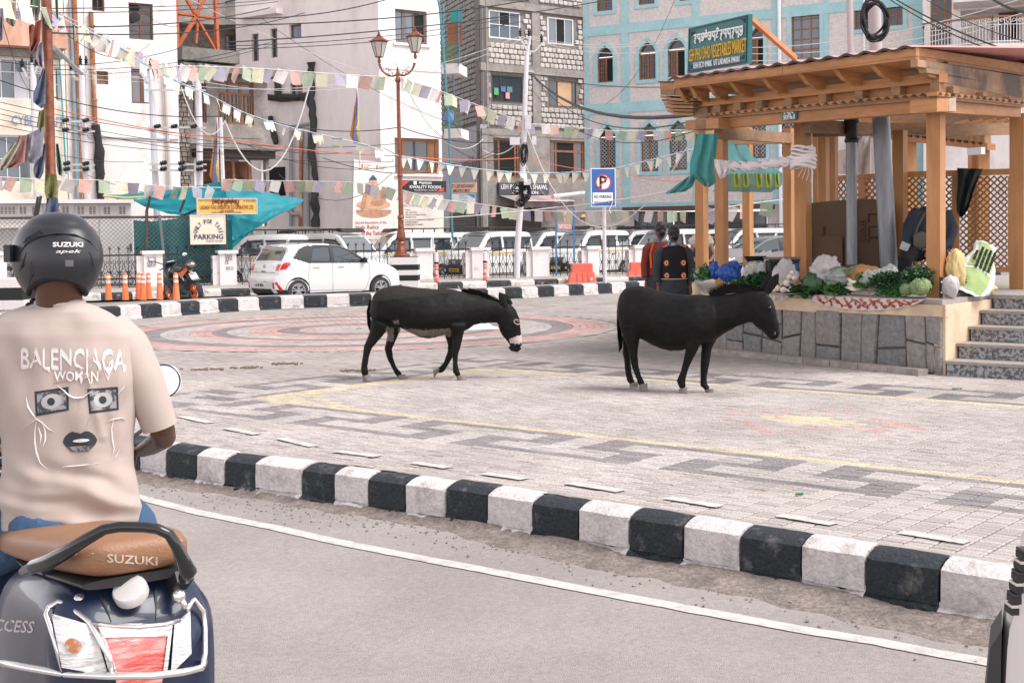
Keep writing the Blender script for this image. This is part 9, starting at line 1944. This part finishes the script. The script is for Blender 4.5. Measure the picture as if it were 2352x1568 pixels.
strokeon(BS,[(132,886),(146,896),(158,908),(172,914),(190,913),(202,904),(214,894)],.006,WP,rd,'print_bridge')
lip=lambda s_,t_: (.5+.5*t_*math.cos(s_*2*PI),.5+.5*t_*math.copysign(abs(math.sin(s_*2*PI))**1.25,math.sin(s_*2*PI))*(1-.38*math.exp(-((s_-.75)/.045)**2)))
patch(BS,((143,988),(222,984),(224,1036),(146,1040)),26,6,BP,rd,'print_lips',.0015,lip); patch(BS,((166,1009),(205,1006),(206,1014),(168,1017)),18,4,WP,rd,'print_teeth',.003,disk); patch(BS,((152,1026),(214,1022),(206,1036),(164,1038)),10,3,mat('note_print_grey',(.3,.3,.3)),rd,'print_lip_shine',.0025)
for P in ([(60,912),(64,934),(74,950),(84,962)],[(52,985),(66,975),(84,962),(96,970),(112,985),(126,992)],[(84,962),(80,990),(80,1015),(84,1040),(92,1062),(110,1078)],[(96,968),(104,990),(104,1010),(98,1026)],[(262,960),(256,985),(258,1010),(262,1030),(258,1046)],[(246,968),(262,962),(280,960),(290,965)],[(275,1030),(268,1045),(262,1055)],[(88,980),(94,1000),(92,1020)],[(270,905),(284,890),(288,878)]): strokeon(BS,P,.0032,WP,rd,'print_tear')
strokeon(BS,[(143,1072),(165,1070),(190,1068),(228,1063)],.004,WP,rd,'print_line')
for P in ([(181,905),(182,940)],[(206,960),(196,985)]): strokeon(BS,P,.005,TP,rd,'print_smudge')
b=MB(); b.tube([Rr(137+54*math.cos(a),694+7*math.sin(a),-.075*math.sin(a)+.02) for a in [2*PI*i/28 for i in range(29)]],.009,8); b.build('collar',SHIRT,rd,smooth=True)
JE=mat('blue_jeans',(.045,.10,.19),.85,var=.15,scale=30,bump=.3,bscale=150)
chainbody([([Rr(165,1165,.06),Rr(160,1225,.06)],[.19,.20],1),([Rr(250,1195,.08),Rr(290,1215,.30),Rr(270,1240,.60),Rr(260,1400,.75)],[.12,.11,.08,.06],1),([Rr(60,1200,.05),Rr(-10,1240,.25),Rr(-30,1290,.55),Rr(0,1450,.7)],[.13,.12,.085,.06],1)],.016,'jeans',JE,rd,3)
hl=thing('helmet','matt black open helmet worn by the scooter rider, printed in white','helmet',Rr(131,600)); HM=mat('matt_black_helmet',(.016,.018,.021),.38,spec=.5,var=.1,scale=3); HMI=mat('helmet_lining',(.012,.012,.013),.95)
def hel(s_,t_,k=1.0):
 a=s_*2*PI; ca,sa=math.cos(a),math.sin(a); sd_=abs(ca); end=2.02+.42*sd_**2.2-(.55*max(0,-sa)**2); psi=t_*end; sp,cp=math.sin(psi),math.cos(psi); sp_=sp**.86 if sp > 0 else 0
 x=131+107*k*ca*sp_*(1-.10*max(0,psi-1.6)); y=594-107*k*cp*(1 if cp > 0 else 1.02); dpt=-.145*k*sa*sp_
 return At(x,y,YR+.03+dpt)-Vector((0,0,.004*math.sin(min(PI,max(0,(psi-.62)*14)))*(1 if sa > -.2 else 0)))
g=MB(); g.grid(72,36,hel); sh_=g.build('shell',HM,hl,smooth=True,auto=0); BH=bvh(sh_)
g=MB(); g.grid(48,20,lambda s_,t_: hel(s_,t_,.93)); g.build('lining',HMI,hl,smooth=True,auto=0)
b=MB(); b.tube([hel(i/60,1,.965) for i in range(61)],.0095,8,cap=False); b.build('rim',HMI,hl,smooth=True,auto=0)
for P in ([(44,585),(60,560),(90,543),(130,536),(172,539),(205,553),(226,578)],[(40,640),(52,610),(60,580)],[(222,640),(214,608),(206,578)],[(70,600),(74,630),(66,655)]): strokeon(BH,P,.006,HM,hl,'ridge')
patch(BH,((52,560),(100,538),(92,528),(60,546)),8,4,HMI,hl,'vent',.001)
b=MB(); b.box(Rr(25,582,-.02),(.02,.07,.055)); b.build('visor_hinge',HM,hl); b=MB(); b.tube([Rr(75,690,.02),Rr(84,712,.0),Rr(76,725,-.02),Rr(66,700,.02)],.012,6); b.build('strap',HMI,hl,smooth=True)
decal_text(BH,'SUZUKI',121,556,191,567,WP,hl,bold=.07,off=.003); decal_text(BH,'apek',128,573,187,583,WP,hl,bold=.02,off=.003,shear=.3); patch(BH,((150,597),(169,597),(169,612),(150,612)),5,5,mat('faded_helmet_mark',(.12,.12,.125),.6),hl,'approval_mark',.002)
YS=3.6; OS=At(290,560,YS); OS.z=0; fS=Vector((-.574,.819,0)); rS=Vector((.819,.574,0)); Ls=lambda a,b_,z: OS+rS*a+fS*b_+Vector((0,0,z)); Kk=lambda x,y,d=0: At(x,y,YS+d)
sco=thing('scooter','dark blue scooter with tan seat and chrome rear guard in the near left corner','scooter',Ls(0,.4,-.2)); NAV=mat('navy_scooter_paint',(.010,.018,.045),.38,coat=.25,spec=.4,col2=(.016,.026,.055),scale=2); TAN=mat('tan_seat_vinyl',(.25,.125,.065),.42,var=.06,scale=5,bump=.2,bscale=180); CHR=mat('chrome',(.78,.76,.74),.2,metal=.85); GRY=mat('dark_plastic',(.02,.02,.022),.5)
def ringS(b_,w,z0,z1,n=36,e=.55,ax=0): return [Ls(ax+w*abs(math.cos(t))**e*(1 if math.cos(t) > 0 else -1),b_,(z0+z1)/2+(z1-z0)/2*abs(math.sin(t))**e*(1 if math.sin(t) > 0 else -1)) for t in [2*PI*i/n for i in range(n)]]
b=MB(); b.loft([ringS(*q) for q in ((-.075,.10,.32,.48),(-.06,.175,.28,.555),(-.03,.215,.24,.60),(.02,.235,.20,.655),(.08,.232,.16,.685),(.2,.235,.10,.685),(.45,.235,.05,.655),(.7,.21,.04,.60),(.9,.16,.0,.50),(.98,.10,.0,.40))]); bd=b.build('body',NAV,sco,smooth=True,auto=60); BB=bvh(bd)
b=MB(); b.loft([ringS(*q,e=.62) for q in ((-.045,.08,.735,.775),(-.035,.125,.715,.792),(-.01,.150,.702,.803),(.05,.163,.693,.808),(.2,.17,.67,.792),(.4,.172,.648,.762),(.62,.175,.625,.73),(.85,.165,.60,.70),(1.0,.12,.58,.66))]); st2=b.build('seat',TAN,sco,smooth=True,auto=70); BT=bvh(st2)
b=MB(); b.loft([ringS(*q,e=.7) for q in ((-.02,.15,.672,.70),(.1,.168,.668,.695),(.5,.17,.625,.645),(.8,.12,.585,.605))]); b.build('seat_base',GRY,sco,smooth=True)
b=MB(); b.tube([Ls(s_*(.166-.0*q),q,.772-.13*q+.0) for s_,q in ((-1,.72),(-1,.5),(-1,.3),(-1,.12),(-.93,.02),(-.75,-.028),(0,-.036),(.75,-.028),(.93,.02),(1,.15))],.0035,5); b.build('seat_piping',mat('pale_piping',(.38,.22,.13),.5),sco,smooth=True)
decal_text(BT,'SUZUKI',246,1271,362,1291,mat('seat_print',(.48,.38,.30),.6),st2,bold=.05,rise=-7,off=.003)
GR_=[(52,1312),(80,1299),(115,1288),(150,1268),(195,1240),(240,1215),(275,1209),(330,1210),(362,1214),(388,1226),(405,1252),(420,1285),(432,1312),(424,1328)]
b=MB(); n=len(GR_); b.tube([Kk(x,y,(.05-.05*i if i < 4 else -.13+.06*max(0,i-9)/4)) for i,(x,y) in enumerate(GR_)],[.012,.020,.022,.020,.017,.015,.0145,.0145,.0145,.015,.016,.019,.024,.018],12); b.build('grab_rail',mat('gloss_black_rail',(.012,.013,.016),.25,coat=.4),sco,smooth=True,auto=0)
for p_,q_ in (((112,1290,.12),(130,1330,.16)),((424,1320,.0),(405,1345,.05))): b=MB(); b.beam(Kk(*p_),Kk(*q_),.05,.03); b.build('rail_bracket',GRY,sco)
b=MB(); M=Vector((-.1,-.62,.75)).to_track_quat('Z','Y').to_matrix(); cpos=(onto(BB,305,1380,.004) or Kk(305,1376))+Vector((0,-.016,.030)); b.lathe(cpos,[(.048,-.01),(.048,.012),(.044,.020),(.03,.023),(.001,.024)],28,M=M); b.build('fuel_cap',mat('brushed_cap',(.72,.70,.68),.3,metal=.3),sco,smooth=True,auto=40)
LR=mat('red_lamp_lens',(.62,.07,.055),.1,coat=1,col2=(.72,.30,.27),scale=9,thr=(.45,.62),spec=.8,bump=.35,bscale=26,stretch=(1,1,5)); LW=mat('clear_lamp_lens',(.62,.62,.62),.06,coat=1,spec=1,col2=(.38,.36,.35),scale=16,thr=(.5,.62),bump=.35,bscale=26,stretch=(1,1,5)); OBU=mat('orange_bulb',(.35,.13,.05),.4,col2=(.5,.4,.35),scale=30,thr=(.45,.6))
la=patch(BB,((219,1432),(396,1430),(372,1568),(268,1568)),16,10,LR,sco,'tail_lamp',.016); patch(BB,((221,1434),(394,1432),(386,1460),(238,1463)),14,5,LW,la,'white_strip',.021); patch(BB,((225,1450),(240,1458),(274,1556),(254,1556)),5,9,LW,la,'lamp_edge',.022); patch(BB,((386,1456),(397,1432),(384,1548),(374,1548)),4,9,LW,la,'lamp_edge',.022)
i1=patch(BB,((118,1408),(214,1436),(250,1552),(142,1532)),12,12,LW,sco,'indicator',.014); patch(BB,((146,1464),(186,1464),(190,1500),(150,1500)),12,4,OBU,i1,'bulb',.020,disk); i2=patch(BB,((401,1430),(437,1402),(440,1500),(392,1548)),8,12,LW,sco,'indicator',.014)
for P in ([(216,1326),(222,1345),(240,1385),(256,1428)],[(360,1326),(357,1360),(358,1428)]): strokeon(BB,P,.006,GRY,sco,'panel_line')
decal_text(BB,'ACCESS',-40,1418,80,1446,mat('chrome_letters',(.6,.6,.6),.2,metal=.9),sco,bold=.03,rise=-8,off=.004,shear=.3)
for nm,P,r in (('lower_bar',[(-30,1516,-.02),(60,1532,-.08),(150,1547,-.14),(250,1552,-.17),(348,1551,-.16),(420,1543,-.10),(462,1533,-.02),(470,1518,.06),(462,1505,.12)],.010),('left_loop',[(146,1541,-.14),(126,1470,-.12),(106,1410,-.08),(112,1394,-.06),(134,1381,-.05),(150,1386,-.06),(208,1430,-.12),(232,1475,-.15),(251,1507,-.16),(258,1548,-.16)],.0075),
 ('right_loop',[(430,1400,-.0),(438,1384,.02),(445,1376,.04),(466,1402,.06),(471,1440,.06),(471,1500,.02),(466,1530,-.02)],.0075),('top_bar',[(210,1430,-.12),(262,1437,-.15),(320,1439,-.16),(380,1433,-.12),(412,1424,-.06)],.0065),('stay',[(169,1323,.05),(178,1352,.0),(184,1372,-.04),(178,1395,-.07)],.008),('stay',[(387,1322,.06),(402,1345,.03),(414,1372,.0),(428,1395,-.01)],.008)):
 b=MB(); b.tube([Kk(*p) for p in P],r,10); b.build(nm,CHR,sco,smooth=True,auto=0)
for p in ((184,1378,-.05),(410,1368,.0)): b=MB(); b.ball(Kk(*p),.020,8); b.build('stay_clamp',CHR,sco,smooth=True,auto=0)
b=MB(); M2=Matrix(((rS.x,fS.x,0),(rS.y,fS.y,0),(0,0,1))) @ Matrix.Rotation(PI/2,3,'Y')
for q,nm in ((.22,'rear_wheel'),(1.35,'front_wheel')): b=MB(); b.lathe(Ls(0,q,.03),[(.13,-.045),(.19,-.05),(.225,-.03),(.23,0),(.225,.03),(.19,.05),(.13,.045),(.13,-.045)],26,M=M2); w_=b.build(nm,TYRE,sco,smooth=True); b=MB(); b.lathe(Ls(0,q,.03),[(.02,-.035),(.132,-.03),(.132,.03),(.02,.035)],18,M=M2); b.build('hub',SILV,w_,smooth=True)
b=MB(); b.prism([Ls(-.16,.9,.02),Ls(.16,.9,.02),Ls(.16,1.2,.04),Ls(-.16,1.2,.04)],(0,0,.06)); b.build('floorboard',GRY,sco); b=MB(); b.loft([ringS(1.18,.20,.06,.30,e=.8),ringS(1.22,.21,.3,.6,e=.8),ringS(1.16,.16,.55,.82,e=.9),ringS(1.08,.10,.7,.86)]); b.build('front_shield',NAV,sco,smooth=True)
b=MB(); b.tube([Ls(0,1.35,.03),Ls(0,1.22,.5),Ls(0,1.1,.84)],.03,8); b.tube([Ls(-.34,.98,.86),Ls(-.1,1.08,.87),Ls(.1,1.08,.87),Ls(.34,.98,.86)],.016,8); b.build('handlebar',GRY,sco,smooth=True,fix=False)
YM=4.75; mc_=At(375,876,YM); km=YM/3000; Mq=Vector((.12,-1,.30)).to_track_quat('Z','Y').to_matrix(); b=MB(); b.lathe(mc_,[(.001,-.03),(.05,-.022),(40*km,-.006),(41*km,.004),(38*km,.006)],30,M=Mq); mr_=b.build('mirror',CHR,sco,smooth=True); b=MB(); b.lathe(mc_,[(.001,.006),(37*km,.0062),(37*km,.0075),(.001,.0078)],30,M=Mq); b.build('mirror_glass',mat('painted_sky_mirror',(.80,.80,.82),.12,spec=1),mr_,smooth=True); b=MB(); b.lathe(mc_,[(37*km,.004),(40*km,.004),(40*km,.009),(37*km,.009)],30,M=Mq); b.build('mirror_rim',GRY,mr_,smooth=True)  # mirror glass is diffuse near-white: the bright sky reflection is put into its colour
b=MB(); b.tube([mc_+Vector((0,.02,-.03)),mc_+Vector((-.03,.03,-.14)),Ls(.25,1.0,.87)],.008,6); b.build('mirror_stalk',GRY,sco,smooth=True)
Yv=3.5; vq=lambda x,y,d=0: At(x,y,Yv+d); pc=thing('passing_car','pale grey car nose with black grille entering at the right edge','car',(At(2480,1560,Yv).x,Yv+.5,-.2)); SG=mat('pale_grey_paint',(.46,.43,.42),.25,coat=.7)
prf=[(2352+40,1250),(2345,1290),(2333,1376),(2318,1410),(2306,1443),(2301,1490),(2297,1568),(2300,1800),(2312,1900)]
b=MB(); rings=[]
def vd(x,y,d): p,q=vq(x,y),At(x,541,Yv+d); return Vector((q.x,q.y,p.z))
for d,ins in ((0,14),(.03,4),(.08,0),(.2,0),(.32,3),(.4,14)): rings.append([vd(x+ins,y,d) for x,y in prf]+[vd(3000,1900,d),vd(3000,1300,d),vd(2480,1262,d)])
b.loft(rings); b.build('body',SG,pc,smooth=True,auto=50)
for k in range(6):
 x,y=2341-5.2*k,1262+25*k; b=MB(); b.box(vq(x+9,y,.0),(.020,.05,.008)); b.build('grille_bar',CHR if k % 2 else GRY,pc); b=MB(); b.box(vq(x+9,y+12,.0),(.022,.05,.018)); b.build('grille_gap',BLACKR,pc)
b=MB(); b.prism([vq(2274,1488,-.05),vq(2301,1446,-.05),vq(2297,1640,-.05),vq(2258,1640,-.05)],At(2300,541,Yv+.2)-At(2300,541,Yv)); b.build('bumper_guard',GRY,pc); b=MB(); b.ball(vq(2376,1292,.02),(.035,.05,.03),10); b.build('head_lamp',TCLR,pc,smooth=True,auto=0)
for q in (.5,): b=MB(); b.lathe(vq(2900,1600,.1),[(.18,-.09),(.28,-.1),(.31,0),(.28,.1),(.18,.09),(.18,-.09)],24,M=Matrix.Rotation(PI/2,3,'X')); b.build('wheel',TYRE,pc,smooth=True)
